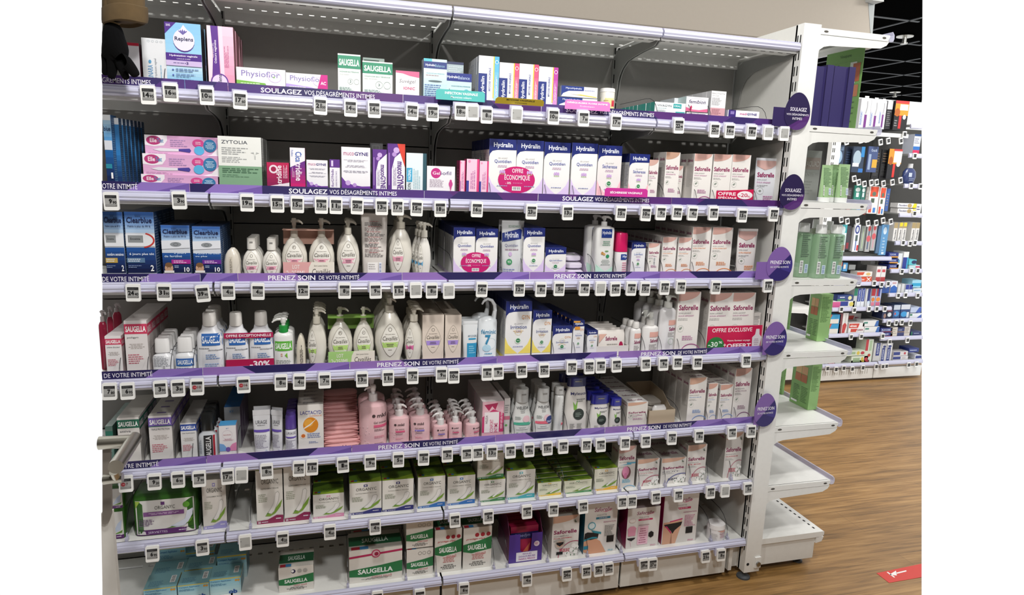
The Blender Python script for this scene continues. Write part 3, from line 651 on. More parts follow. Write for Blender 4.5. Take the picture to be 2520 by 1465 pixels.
def art_myc(c,d):
    def a(FS):
        f=FS['front']; f.rect(0,0,.42,.62,'#20317c'); f.txt('Hydralin',.12,.1,.34,.56,'#eef0f8',.02,0,1); f.txt('Myco',.12,-.0,.34,.09,'#8fa0d0',0,0,1)
        f.txt('MYCOSE VAGINALE',.5,.25,.6,.75,'#7a80b0',.01,0,1); f.rect(.72,.1,.77,1,'#e8d03a'); f.grad(.77,0,1,1,d,c); f.circ(.88,.88,.09,'#ffffff'); f.circ(.88,.88,.07,c); f.lines(.83,.15,.92,.6,2,'#f4e0ec',0,.5,1)
        FS['left'].lines(.2,.1,.8,.9,20,'#b8b8c0')
    return a
B(1,1179,1229,136,.03,('#e2e3e6','#c9cacd','#d6d7da'),art_myc('#4aa8dc','#a8d4ec'),'white carton with yellow and blue stripes, tallest of the four striped','white blue-striped carton',5)
B(1,1230,1278,153,.03,('#e2e3e6','#c9cacd','#d6d7da'),art_myc('#e0406c','#f0a0b4'),'white carton with red end stripe beside the blue-striped one','white red-striped left carton',3)
B(1,1279,1326,156,.03,('#e2e3e6','#c9cacd','#d6d7da'),art_myc('#e0406c','#f0a0b4'),'white carton with red end stripe beside the purple-striped one','white red-striped right carton',3)
B(1,1327,1374,163,.03,('#e2e3e6','#c9cacd','#d6d7da'),art_myc('#b02a96','#d89ad0'),'white carton with purple end stripe, rightmost of the four','white purple-striped carton',3)
def art_ml(f):
    f.poly([(0,1),(.62,1),(.62,.62),(.2,.55),(.05,.3),(0,0)],'#233a86'); f.txt('MycoHydralin',.12,.68,.56,.88,'#dfe6f4',.015); f.lines(.64,.6,.96,.72,1,'#9aa4cc'); f.poly([(.3,.25),(.98,.05),(.98,.12),(.4,.32)],'#e0cc4c'); f.ell(.4,.3,.14,.06,'#f4f4f6')
B(1,1382,1471,210,.04,('#e4e5e8','#a8acb8','#5a668c'),plain(art_ml),'flat white and navy carton lying on another, upper of the two',y=.04,zb=237)
B(1,1373,1470,238,.05,('#e4e5e8','#a8acb8','#c0c4cc'),plain(art_ml),'flat white and navy carton below its twin, behind the pink tag')
def art_viv(f):
    f.txt('VIVAGYN',.08,.62,.54,.8,'#4a5a62',.005); f.rect(.6,.55,.86,.92,'#28a0a0'); f.txt('ORAL',.62,.65,.84,.82,'#e8f6f6',.01); f.lines(.08,.45,.5,.5,1,'#58a8a8'); f.lines(.08,.1,.4,.35,4,'#a8b4b8'); f.rect(.68,.1,.98,.26,'#3aa8a4')
B(1,1612,1688,250,.03,('#e9ebec','#2a8a80','#d8dcdc'),plain(art_viv),'white landscape carton with teal lettering block','white teal-sided carton',9,gap=.002)
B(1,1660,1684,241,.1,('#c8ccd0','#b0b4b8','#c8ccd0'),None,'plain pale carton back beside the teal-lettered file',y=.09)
def art_fem(f):
    f.txt('femibion',.12,.55,.88,.8,'#4a4268',.01,.25); f.ring(.5,.62,.42,.3,.012,'#c8c4d0',20,20,170); f.poly([(0,0),(1,0),(1,.24),(.6,.12),(.3,.14),(0,.28)],'#dc6a94'); f.poly([(.14,.05),(.2,.35),(.24,.42),(.28,.3),(.24,.05)],'#b8305c')
B(1,1690,1744,237,.06,('#eceaec','#b8cccc','#d8d8da'),plain(art_fem),'white carton with pink wave, on top of its twin',zb=274,y=.035)
B(1,1690,1742,276,.06,('#eceaec','#b8cccc','#d8d8da'),plain(art_fem),'white carton with slanted name, under its pink-waved twin')
B(1,1752,1788,223,.03,('#e8e7e8','#c9c9cb','#d8d8da'),lambda FS:(FS['front'].rect(0,0,1,.36,'#d2a0a8'),FS['front'].txt('BACTIGYN',.06,.88,.9,.93,'#a0a0a4'),FS['front'].txt('OVULES',.06,.8,.5,.84,'#b8b8bc'),FS['front'].lines(.06,.45,.8,.75,7,'#b0b0b4'),FS['front'].lines(.1,.1,.8,.32,5,'#a8707c')),'tall narrow white carton with dusty pink foot','narrow pink-footed carton',8)
B(1,1792,1869,270,.04,('#ecebee','#b8b4c8','#dcdae0'),plain(lambda f:(f.rect(.02,0,.25,1,'#3c2a78'),f.rect(.08,.5,.2,.85,'#8a7ab8'),f.txt('medi',.38,.5,.6,.75,'#d0589a',.01),f.txt('GYNE',.61,.5,.92,.75,'#4a3a88',.02),f.lines(.58,.1,.95,.2,1,'#a8a0b8'))),'small white landscape carton with violet left end')
# ---- second stocked shelf
r=2
B(2,252,272,282,.02,('#3a7ab8','#2a5078','#dce4ec'),lambda FS:(FS['front'].grad(0,0,1,.55,'#10204e','#1f70b8'),FS['front'].grad(0,.55,1,.92,'#3a86c8','#b8d8ee'),FS['front'].rect(0,.92,1,1,'#e8ecf0'),FS['front'].txt('blue',.05,.76,.9,.83,'#20305a',.015),FS['front'].rect(0,.48,1,.62,'#d8dce4'),FS['front'].rect(.0,.2,.8,.27,'#2c8aa0'),FS['front'].txt('1',.6,.05,.85,.14,'#ffffff',.02),FS['right'].lines(.1,.05,.9,.95,30,'#5a7a9c')),'blue carton cut off at the left edge of the photo','blue test carton',2,yaw=-6)
B(2,280,291,290,.021,('#3a80bc','#2a4a6c','#b8ccdc'),lambda FS:(FS['front'].rect(0,.9,1,1,'#e4e8ec'),FS['front'].grad(0,0,1,.5,'#18305c','#2f80c0'),FS['right'].lines(.1,.05,.9,.95,30,'#4f6a88'),FS['right'].rect(0,.02,1,.03,'#6a8aa8')),'slim blue carton right of the cut-off one','slim dark blue carton',7,yaw=-4,dx=.004,y=.05)
def art_elle(f):
    f.grad(0,0,1,1,'#e6b4d8','#d8a4cc'); f.poly([(0,1),(.3,1),(.3,.75),(.25,.5),(.12,.45),(0,.5)],'#f0eaf0'); f.ell(.12,.74,.1,.22,'#b83a78'); f.txt('Elle',.07,.64,.16,.85,'#f6eaf2',.02); f.txt('Test',.165,.64,.25,.85,'#4a8ab8',.02)
    f.lines(.34,.45,.6,.82,4,'#a888b8'); f.poly([(.1,.3),(.2,.38),(.45,.36),(.45,.24),(.2,.22)],'#e6e2ea'); f.poly([(.45,.26),(.6,.2),(.62,.3),(.6,.4),(.45,.36)],'#4a3f96')
    f.ell(.72,.68,.08,.2,'#d0488c'); f.ell(.73,.32,.07,.22,'#58b0dc'); f.ell(.88,.58,.09,.32,'#3478a8'); f.lines(.82,.4,.94,.75,5,'#cfe0ee',1); f.lines(.67,.6,.77,.76,2,'#f4d8e6',1); f.poly([(1,.5),(1,0),(.75,0),(.9,.15)],'#f4f0f4'); f.lines(.04,.06,.4,.14,2,'#b088a8')
for (a,b_,t_,bt,nm,yy) in ((355,537,331,382,'top of the three stacked',.06),(350,538,377,430,'middle of the three stacked',.05),(347,536,428,None,'lowest of the three stacked',.045)):
    B(2,a,b_,t_,.06,('#dcacd0','#b88ab0','#e0b8d8'),plain(art_elle),'pink flat test carton with navy stick, '+nm,zb=bt,y=yy)
def art_zyt(f):
    f.rect(0,0,1,.4,'#7fa585'); f.txt('ZYTOLIA',.08,.85,.68,.92,'#3f4450',.005)
    f.lines(.08,.62,.7,.78,4,'#9a9c9c'); f.lines(.08,.46,.7,.59,4,'#a8aaaa'); f.lines(.08,.25,.95,.36,3,'#466a50',0,.6); f.lines(.08,.16,.7,.23,2,'#5f8468'); f.poly([(.75,.68),(.82,.7),(.85,.6),(.88,.7),(.95,.68),(.87,.66),(.86,.55),(.84,.55),(.83,.66)],'#b8bab8')
B(2,535,642,334,.04,('#e6e7e2','#9ea09c','#c8cac4'),lambda FS:(art_zyt(FS['front']),FS['right'].rect(0,0,1,.4,'#54705a'),FS['right'].lines(.2,.1,.8,.95,20,'#7a7c78')),'wide white and sage green carton in the left bay','white and sage carton',6)
B(2,656,711,399,.06,('#a81850','#8c1450','#e8dce4'),cica(1),'crimson carton with white ring emblem beside the slim two-tone one')
B(2,713,750,363,.04,('#d0146c','#7c1850','#e4dce4'),cica(0),'slim white and magenta two-tone carton')
B(2,754,806,393,.04,('#eceaee','#b8b4bc','#dcdadc'),muco(0),'small white carton with purple foot, left of the slim purple-topped one')
B(2,811,836,392,.035,('#ebe9ee','#a898b8','#c8b8d8'),plain(lambda f:(f.rect(0,.72,1,1,'#5c2d86'),f.rect(.15,.76,.35,.96,'#d8c8e8'),f.txt('florGYNelle',.15,.05,.4,.66,'#7a58a0',.005,0,1),f.txt('CRÈME PROTECTRICE',.55,.05,.72,.6,'#9a88b4',0,0,1))),'slim white carton with purple top')
B(2,840,911,361,.05,('#edebee','#c0bec4','#d0ced4'),muco(1),'larger white carton with purple curved foot')
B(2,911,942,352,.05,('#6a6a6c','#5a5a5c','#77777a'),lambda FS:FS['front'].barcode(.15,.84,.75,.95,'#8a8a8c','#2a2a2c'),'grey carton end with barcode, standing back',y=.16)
B(2,917,952,367,.04,('#ebe9ee','#4a3a60','#cfc8d8'),muco(0,1),'narrow white and purple carton with downward lettering, shorter one')
B(2,954,997,353,.04,('#ebe9ee','#4a3a60','#8a5aa8'),muco(0,2),'narrow purple carton with red corner, taller one')
B(2,1000,1050,376,.04,('#dfe9ec','#38606c','#8fa8ac'),plain(lambda f:(f.rect(.82,0,1,1,'#2c5460'),f.rect(.02,.23,.3,.6,'#3aa4cc'),f.txt('VAGINAL',.08,.27,.24,.57,'#f0f8fa',.01,0,1),f.txt('GYN',.08,.02,.24,.2,'#4a5a62',.01,0,1),f.lines(.34,.05,.7,.6,4,'#a8c4cc',0,.5,1))),'white carton with cyan block and dark teal edge')
B(2,1051,1120,408,.05,('#ece9ec','#c8c4c8','#dcdadc'),plain(lambda f:(f.circ(.32,.72,.18,'#c02a80'),f.txt('Gel',.2,.66,.46,.78,'#f8e8f2',.01),f.txt('iofil',.49,.66,.86,.8,'#5a4a80',.0),f.lines(.1,.15,.65,.48,7,'#b8a8b8'),f.ell(.85,.3,.07,.12,'#c8408c'),f.ell(.85,.42,.04,.06,'#c8408c'),f.poly([(.8,.25),(.9,.25),(.85,0)],'#c8408c'))),'small white carton with magenta disc')
def art_pk(v):
    def a(FS):
        f=FS['front']; f.rect(0,0,1,1,'#f2c4d8'); f.rect(.82,0,1,1,'#d8407c'); f.rect(0,0,.2,.35 if v else .6,'#3a3f96'); f.rect(0,.0,.12,1,'#e05a90') if v==2 else None; f.lines(.3,.1,.7,.68,3,'#b06aa0',0,.45,1); f.circ(.22,.93,.1,'#e890b4')
        FS['left'].rect(0,0,1,1,'#8a2050'); FS['left'].lines(.2,.2,.8,.8,8,'#c06a90')
    return a
B(2,1132,1146,395,.05,('#f2c4d8','#8a2050','#e890b0'),art_pk(2),'slim deep pink carton, leftmost of three slim pink ones')
B(2,1149,1180,391,.04,('#f2c4d8','#8a2050','#e890b0'),art_pk(1),'slim pink carton with blue corner, middle of three slim pink ones',y=.025)
B(2,1181,1203,396,.04,('#f2c4d8','#8a2050','#e890b0'),art_pk(1),'slim pink carton beside the tall navy-headed ones')
def offre(o,px,py,rx,ry,y,desc):
    p=aty(px,py,y); W=(aty(px+rx,py,y)-p).length; H=(aty(px,py-ry,y)-p).length
    mb=MB(); mb.prism([(W*math.cos(i*math.pi/16),H*math.sin(i*math.pi/16)) for i in range(32)],'y',0,.0006,C('#c4186c'))
    f=Face(mb,lambda u,v,d:(-W+2*W*u,-d,-H+2*H*v),2*W,2*H)
    f.txt('OFFRE',.37,.76,.67,.92,'#f8e8f0',.01); f.txt('ÉCONOMIQUE',.17,.46,.86,.73,'#f8e8f0',.01); f.txt('- 30%',.2,.33,.35,.42,'#f8e8f0',.01); f.lines(.4,.35,.82,.4,1,'#e080b0'); f.barcode(.38,.1,.62,.25)
    s=mb.build('offer_sticker',loc=(p.x,y-.0014,p.z)); tag(s,desc,'sticker')
LV='#d9c6ea'
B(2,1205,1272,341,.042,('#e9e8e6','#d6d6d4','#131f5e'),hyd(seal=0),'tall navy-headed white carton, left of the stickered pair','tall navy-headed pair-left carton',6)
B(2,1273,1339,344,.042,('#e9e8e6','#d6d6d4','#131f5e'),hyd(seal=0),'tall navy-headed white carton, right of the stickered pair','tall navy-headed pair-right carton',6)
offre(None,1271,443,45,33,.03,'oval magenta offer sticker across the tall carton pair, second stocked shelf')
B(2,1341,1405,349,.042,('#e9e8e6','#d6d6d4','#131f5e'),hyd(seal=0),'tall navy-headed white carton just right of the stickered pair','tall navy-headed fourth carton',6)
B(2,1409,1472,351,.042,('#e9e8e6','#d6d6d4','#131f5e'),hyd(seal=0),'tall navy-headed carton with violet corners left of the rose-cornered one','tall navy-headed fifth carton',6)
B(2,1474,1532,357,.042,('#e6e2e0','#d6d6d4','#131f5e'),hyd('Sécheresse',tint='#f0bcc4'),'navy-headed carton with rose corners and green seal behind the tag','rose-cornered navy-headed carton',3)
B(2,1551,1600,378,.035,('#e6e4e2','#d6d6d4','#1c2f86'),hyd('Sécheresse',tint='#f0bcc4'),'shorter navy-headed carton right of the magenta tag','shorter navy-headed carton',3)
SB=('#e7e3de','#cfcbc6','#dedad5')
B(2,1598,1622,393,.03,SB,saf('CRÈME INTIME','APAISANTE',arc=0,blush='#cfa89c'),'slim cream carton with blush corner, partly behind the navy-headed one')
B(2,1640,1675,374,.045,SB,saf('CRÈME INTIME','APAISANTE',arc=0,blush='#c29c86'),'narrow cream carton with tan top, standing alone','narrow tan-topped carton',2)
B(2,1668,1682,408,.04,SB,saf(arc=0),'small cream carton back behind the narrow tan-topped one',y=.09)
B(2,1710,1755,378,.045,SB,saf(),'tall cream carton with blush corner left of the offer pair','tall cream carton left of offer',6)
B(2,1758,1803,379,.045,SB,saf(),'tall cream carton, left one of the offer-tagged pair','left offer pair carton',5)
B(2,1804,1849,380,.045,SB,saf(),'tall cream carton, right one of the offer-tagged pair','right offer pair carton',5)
def offer_card(row,x0,y0,x1,y1,y,fn,lb,skew=0,thick=.0008,h='#c8184c'):
    a=aty(x0,y0,y); b_=aty(x1,y1,y); W=b_.x-a.x; z0=max(b_.z,SZ[row]+.001); H=a.z-z0
    mb=MB(); mb.prism([(0,0),(W,0),(W,H+skew),(0,H)],'y',0,thick,C(h)); f=Face(mb,lambda u,v,d:(W*u,-d,H*v),W,H); fn(f)
    o=mb.build('offer_sleeve',loc=(a.x,y-.0016,z0)); tag(o,lb,'offer card'); return o
def oc(f): f.txt('OFFRE',.04,.6,.52,.92,'#fff0f4',.02); f.txt('SPÉCIALE',.05,.3,.55,.53,'#fff0f4',.02); f.ell(.77,.68,.21,.38,'#f4ecee'); f.txt('-20',.6,.5,.84,.86,'#c8184c',.01); f.txt('%',.83,.48,.92,.64,'#c8184c',.01)
offer_card(2,1763,470,1851,499,.03,oc,'red offer band reading -20% across the cream carton pair, second stocked shelf',.009)
# ---- third stocked shelf
B(3,252,300,521,.05,('#cfd4dc','#2a4a78','#1c2c4c'),clear('w'),'blue test carton cut off at the photo edge','cut-off blue test carton',2)
B(3,305,377,521,.05,('#cfd4dc','#2a4a78','#1c2c4c'),clear('e'),'tall blue test carton showing a red-edged stick','red-stick blue test carton',5)
B(3,395,465,554,.05,('#cfd4dc','#2a4a78','#1c2c4c'),clear('2'),'blue test carton with magenta bar and baby picture','magenta-bar blue test carton',4)
B(3,472,541,557,.05,('#cfd4dc','#2a4a78','#1c2c4c'),clear('4'),'blue test carton with purple bar and baby picture','purple-bar blue test carton',4)
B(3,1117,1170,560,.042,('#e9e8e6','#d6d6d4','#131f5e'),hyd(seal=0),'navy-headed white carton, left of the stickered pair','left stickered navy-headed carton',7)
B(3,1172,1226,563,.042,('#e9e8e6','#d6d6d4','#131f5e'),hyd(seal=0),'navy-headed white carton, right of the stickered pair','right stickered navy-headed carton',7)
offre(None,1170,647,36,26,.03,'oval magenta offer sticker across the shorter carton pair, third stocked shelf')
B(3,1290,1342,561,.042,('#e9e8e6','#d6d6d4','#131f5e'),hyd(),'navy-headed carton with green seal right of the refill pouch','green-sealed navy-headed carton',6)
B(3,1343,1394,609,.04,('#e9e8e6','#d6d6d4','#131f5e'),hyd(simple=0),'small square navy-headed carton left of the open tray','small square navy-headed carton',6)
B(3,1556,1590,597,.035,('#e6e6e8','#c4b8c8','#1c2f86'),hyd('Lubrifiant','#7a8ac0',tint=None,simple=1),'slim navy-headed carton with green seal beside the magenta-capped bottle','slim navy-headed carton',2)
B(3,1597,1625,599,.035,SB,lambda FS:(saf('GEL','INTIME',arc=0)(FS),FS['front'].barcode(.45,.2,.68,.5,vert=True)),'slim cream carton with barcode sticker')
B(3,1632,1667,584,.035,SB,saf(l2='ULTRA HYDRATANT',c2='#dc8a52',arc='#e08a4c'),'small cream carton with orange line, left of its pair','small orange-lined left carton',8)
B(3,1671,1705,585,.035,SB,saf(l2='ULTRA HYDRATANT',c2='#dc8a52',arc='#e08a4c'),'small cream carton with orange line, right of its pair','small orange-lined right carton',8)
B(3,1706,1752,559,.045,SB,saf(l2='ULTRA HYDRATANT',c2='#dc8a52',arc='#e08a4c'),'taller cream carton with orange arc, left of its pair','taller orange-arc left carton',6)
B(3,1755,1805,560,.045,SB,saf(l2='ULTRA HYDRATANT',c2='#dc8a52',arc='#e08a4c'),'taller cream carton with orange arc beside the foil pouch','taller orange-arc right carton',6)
# ---- fourth stocked shelf
RD='#cf3f62'
B(4,257,297,828,.045,('#e9e5e5','#c9b8ba','#d6d0d0'),saug(RD,.92,.74,sub='crème douceur'),'small white carton with red band at the left edge','small red-banded carton',4)
B(4,304,360,790,.05,('#e4dfde','#d0c8c6','#c8c2c0'),saug(RD,.93,.72),'larger white carton with red band and black lettering','larger red-banded carton',5)
def art_cavb(c='#a68cd6'):
    def a(FS):
        f=FS['front']; diamond(f,.5,.42,.38,.34,c,'#dccfc2')
    return a
def diamond(f,cu,cv,ru,rv,col,bg='#e9e6df',name='Cavaillès',sub='Intime'):
    P=[]
    for i in range(28):
        t=2*math.pi*i/28; a,b_=math.cos(t),math.sin(t)
        P.append((cu+ru*a*(1-.16*abs(math.sin(2*t))),cv+rv*b_*(1-.12*abs(math.sin(2*t)))))
    f.poly(P,'#8d8478'); f.poly([(cu+(x-cu)*.955,cv+(y-cv)*.965) for x,y in P],bg)
    f.poly([(cu-ru*.86,cv-rv*.1),(cu+ru*.86,cv-rv*.1),(cu+ru*.74,cv-rv*.42),(cu-ru*.74,cv-rv*.42)],col)
    f.ring(cu,cv+rv*.66,ru*.2,rv*.12,ru*.05,'#6c665e',12); f.txt('Soin Lavant Intime',cu-ru*.5,cv+rv*.36,cu+ru*.5,cv+rv*.42,'#5c564e',.01)
    f.txt(name,cu-ru*.78,cv+rv*.02,cu+ru*.78,cv+rv*.27,'#4a443c',.0,.25); f.lines(cu-ru*.4,cv-rv*.37,cu+ru*.4,cv-rv*.17,2,'#5c4a50',1); f.lines(cu-ru*.25,cv-rv*.6,cu+ru*.25,cv-rv*.53,1,'#6c665e',1)
B(4,1040,1093,776,.05,('#dccfc2','#b0a598','#a89d90'),art_cavb(),'beige carton with lilac diamond label, wider of its pair','wider beige diamond carton',5)
B(4,1096,1136,776,.045,('#dccfc2','#b0a598','#a89d90'),art_cavb(),'beige carton with lilac diamond label, narrower of its pair','narrower beige diamond carton',5)
YL='#f0dc6c'
B(4,1246,1310,742,.045,('#e8e8e8','#d0d0cc','#16225f'),hyd('Irritation','#4a5690',YL,1),'tallest navy-headed carton with yellow foot corners','tallest yellow-footed carton',6)
B(4,1313,1359,765,.04,('#e8e8e8','#d0d0cc','#16225f'),hyd('Irritation','#4a5690',YL,1),'medium navy-headed carton with yellow foot corners','medium yellow-footed carton',7)
B(4,1361,1409,803,.04,('#e8e8e8','#d0d0cc','#16225f'),hyd('Irritation','#4a5690',YL,1,simple=1),'square navy-headed carton beside the yellow-footed ones','square navy-headed carton',7)
B(4,1412,1439,789,.032,('#e6e6e8','#c8c8cc','#3a3f60'),lambda FS:(hyd('Apaisante','#6a78b0',None,1,1,simple=1)(FS),FS['front'].rect(0,.93,.6,.985,'#d89a3c'),FS['front'].rect(.12,.7,.6,.8,'#dc9434')),'narrow navy-headed carton with orange patch','narrow orange-patched carton',9,dx=-.003)
B(4,1446,1471,814,.032,('#e6e6e8','#c8c8cc','#1c2f86'),hyd('Apaisante','#6a78b0',None,1,1,simple=1),'small low navy-headed carton beside the wipes pack','small low navy-headed carton',3)
B(4,1671,1726,719,.06,SB,saf(ny=.68),'tall cream carton with blush top left of the red-banded duo','tall blush-topped carton',3)
def duo(FS):
    f=FS['front']; saf(arc=0,ny=.68)({'front':f.sub(0,0,.5,1),'left':FS['left'],'right':FS['right'],'top':FS['top']}); saf(arc=0,ny=.68)({'front':f.sub(.5,0,1,1),'left':FS['left'].sub(0,0,.01,.01),'right':FS['right'].sub(0,0,.01,.01),'top':FS['top'].sub(0,0,.01,.01)})
B(4,1748,1861,722,.06,SB,duo,'double-width cream carton above a red exclusive offer band')
def oex(f):
    f.txt('OFFRE EXCLUSIVE',.08,.75,.8,.92,'#fff0f2',.01); f.ell(.16,.2,.155,.36,'#2f7d3f'); f.txt('-30',.03,.15,.2,.36,'#f4fff4',.02); f.txt('%',.21,.28,.28,.38,'#f4fff4',.02); f.txt('Votre format voyage',.36,.33,.78,.43,'#fff0f2',.01); f.txt('+',.3,.15,.35,.27,'#fff0f2',.02); f.txt('OFFERT',.36,.06,.8,.26,'#fff0f2',.03)
    f.poly([(.82,.02),(.96,.02),(.98,.5),(.94,.62),(.93,.85),(.87,.85),(.86,.62),(.81,.5)],'#e4dee2'); f.lines(.84,.15,.94,.45,4,'#a890a0',1)
offer_card(4,1742,804,1872,858,.0295,oex,'red offer band reading OFFRE EXCLUSIVE across the duo carton, fourth stocked shelf')
B(4,1856,1873,770,.04,SB,lambda FS:(FS['front'].lines(.1,.5,.9,.9,8,'#9a9896')),'small cream carton at the right end beside the duo carton',y=.035)
# ---- fifth stocked shelf
B(5,258,276,1050,.05,('#5a7a70','#3a5a50','#8a9a94'),plain(lambda f:(f.rect(0,.6,1,.85,'#1f6a58'),f.lines(.1,.2,.9,.5,4,'#9ab0a8'))),'dark green and white carton cut off at the left edge','dark green edge carton',4)
B(5,287,341,1030,.05,('#e2deda','#b4b0ac','#b0aca6'),saug('#1c6a50',.95,.74,top=1,sub='attiva'),'white carton with dark green band behind the steel handle','dark green banded carton',4)
B(5,364,421,1025,.05,('#e0dcda','#b4b0ac','#b0aca6'),saug('#7a62b4',.95,.74,sub='TRIPLE PROTECTION',extra=lambda FS:(FS['front'].rect(0,.73,1,.745,'#1c6a50'),FS['top'].rect(.3,.4,.7,.6,'#5a4a78'))),'white carton with violet band beside the green-banded one','violet banded carton',5)
B(5,443,482,1042,.04,('#dcdcdc','#a8a8a8','#a8a6a4'),saug('#2448a0',.95,.74,sub='Gel hydratant'),'smaller white carton with royal blue band','royal blue banded carton',5)
def ky(FS):
    f=FS['front']; f.rect(0,.97,1,1,'#4a9ad0'); f.txt('KY',.42,.84,.58,.88,'#5a8ab8',.01); f.ring(.48,.62,.3,.3*f.W/f.H,.01,'#c8b8c8'); f.txt('Sensilube',.25,.6,.7,.635,'#b05a6a',.01); f.lines(.2,.38,.85,.47,4,'#d0a0b0',1)
    f.poly([(0,.3),(.25,.26),(.45,.1),(.5,0),(0,0)],'#7aa8dc'); f.poly([(1,.32),(.75,.26),(.55,.1),(.5,0),(1,0)],'#e08ab4'); f.ell(.5,.06,.14,.09,'#7a5aa8')
B(5,538,580,1047,.035,('#e6e2e4','#c8b8c4','#4a9ad0'),ky,'small white carton with pink and blue drop foot')
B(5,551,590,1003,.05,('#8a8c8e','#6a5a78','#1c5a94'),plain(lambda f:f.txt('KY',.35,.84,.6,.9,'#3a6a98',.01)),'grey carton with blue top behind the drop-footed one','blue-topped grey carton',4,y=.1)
def lac(FS):
    f=FS['front']; f.txt('LACTACYD',.1,.76,.93,.85,'#4a4a9a',.01); f.txt('CLASSIQUE',.45,.7,.93,.74,'#d87a3c',.0); f.ell(.5,.5,.3,.19,'#dc8a24'); f.ell(.42,.55,.18,.1,'#e8a844'); f.poly([(.22,.4),(.5,.5),(.75,.66),(.48,.53),(.24,.44)],'#f0ece4'); f.circ(.2,.24,.12,'#ece0d4'); f.circ(.2,.24,.08,'#d07030'); f.lines(.36,.17,.92,.3,3,'#7a8ab8'); f.lines(.42,.04,.8,.1,2,'#8a98c0'); FS['top'].lines(.2,.3,.8,.7,2,'#5a5a60')
B(5,732,795,998,.035,('#e6e3de','#b4b0ac','#a8a49e'),lac,'white carton with orange brush disc','white orange-disc carton',6)
def art_wc(FS):
    f=FS['front']; f.rect(.0,0,1,1,'#c83a70'); f.poly([(0,1),(1,1),(1,.6),(.5,.75),(0,.5)],'#e6b8c4'); f.poly([(.08,.9),(.3,.7),(.45,.85),(.6,.72),(.72,.95)],'#b02858'); f.rect(.1,0,.78,.66,'#f0e8ea'); f.txt('WELEDA',.15,.28,.26,.56,'#6a5a60',.01,0,1); f.txt('CONFORT',.36,.0,.52,.42,'#d0487c',.01,0,1); f.txt('INTIME',.56,.0,.72,.3,'#d0487c',.01,0,1); f.lines(.84,.1,.94,.9,2,'#f4d0dc',0,.5,1)
B(5,1188,1241,990,.04,('#d8a8b4','#c4b8ba','#dcd4d4'),art_wc,'crimson and white carton with upright lettering','crimson and white carton',6)
B(5,1242,1256,981,.035,('#c9c4c2','#a8a4a2','#b8b2b0'),plain(lambda f:(f.rect(0,.3,1,.42,'#c06a80'),f.lines(.1,.5,.9,.8,4,'#8a8a8a'),f.circ(.4,.12,.2,'#5aa050'))),'slim grey-white carton behind the crimson one','slim grey-white carton',5,y=.05)
B(5,1545,1595,992,.05,('#e2ddd6','#c8c2ba','#efeeec'),saf('LINGETTES INTIMES','',arc=0,blush='#cfa58e',ny=.45),'cream wipes carton with tan corner left of the open tray','tan-cornered wipes carton',6)
B(5,1698,1741,931,.045,SB,saf(l2='FRAÎCHEUR',c2='#7a9cd0',arc='#5a90d8',blush='#cfa58e'),'tall cream carton with blue arc, tan corner','tall blue-arc carton',6)
B(5,1745,1768,945,.035,SB,saf(l2='FRAÎCHEUR',c2='#7a9cd0',arc='#5a90d8',blush='#cfa090'),'short cream carton with blue arc, left of its pair','short blue-arc left carton',7)
B(5,1774,1806,948,.035,SB,saf(l2='FRAÎCHEUR',c2='#7a9cd0',arc='#5a90d8',blush='#cfa090'),'short cream carton with blue arc, right of its pair','short blue-arc right carton',7)
B(5,1812,1852,908,.045,SB,saf('MOUSSE LAVANTE','ULTRA DOUCE','#9a7a8c','#7a2a6a',blush='#cfa090'),'tall cream carton with plum arc at the right end','tall plum-arc carton',6)
# ---- sixth stocked shelf
def organ(c,txt2='SERVIETTES',pad=1,qty='10',green_front=0,white_top=0):
    def a(FS):
        f=FS['front']; f.rect(.44,.86,.56,.93,c) ; f.rect(.47,.88,.53,.91,'#e8e4e0')
        f.txt('ORGANYC',.2,.74,.84,.83,'#4a4a44',.0); f.txt('CLINIQUEMENT PROUVÉ',.18,.64,.84,.675,'#7a7a72',.01); f.lines(.08,.4,.45,.56,5,'#9aa08c')
        f.poly([(.3,.14),(.5,.2),(.75,.3),(.98,.44),(.9,.3),(.7,.18),(.5,.13)],'#7da23c'); f.poly([(.34,.16),(.6,.32),(.66,.24)],'#5c8a30')
        if pad:
            f.poly([(.42,.2),(.55,.17),(.66,.22),(.84,.42),(.88,.55),(.82,.6),(.72,.57),(.66,.4),(.55,.3)],'#b9b6b0'); f.poly([(.44,.2),(.55,.185),(.65,.23),(.82,.42),(.86,.55),(.81,.585),(.73,.56),(.67,.4),(.56,.29)],'#e9e6e2')
        else: f.poly([(.5,.22),(.56,.18),(.86,.45),(.8,.5)],'#ebe8e4')
        f.poly([(0,0),(1,0),(1,.14),(.75,.15),(.4,.07),(0,.06)],c); f.txt(qty,.04,.01,.14,.05,'#f0eef2',.02); f.lines(.18,.015,.5,.045,1,'#dcd8e4'); f.lines(.72,.06,.92,.1,1,'#e8e4ee')
        t=FS['top']
        if not white_top:
            t.rect(0,0,1,1,'#5a7a24'); t.poly([(0,.3),(.4,.1),(1,.4),(1,0),(0,0)],'#84a030'); t.poly([(0,1),(1,1),(1,.7),(.5,.85),(0,.6)],'#344e1a'); t.txt('ORGANYC',.25,.3,.75,.5,'#42581c',.0); t.rect(.05,.1,.14,.22,'#8a2030'); t.rect(.15,.1,.24,.22,'#3a70a0')
        for sd in ('left','right'): FS[sd].lines(.1,.3,.9,.8,8,'#a8a8a0')
    return a
OC=('#e4e1da','#c4c2ba','#5a7a24')
B(6,495,554,1183,.09,('#ded9d2','#8a8880','#c4c0b8'),organ('#9a94cc','PROTÈGE-SLIPS',1,'24',white_top=1),'tall white carton with lavender foot','lavender-footed carton',2)
B(6,628,694,1160,.09,OC,organ('#8c2450','PROTÈGE-SLIPS',1,'20'),'tall white carton with burgundy foot, left of its pair','burgundy-footed left carton',2)
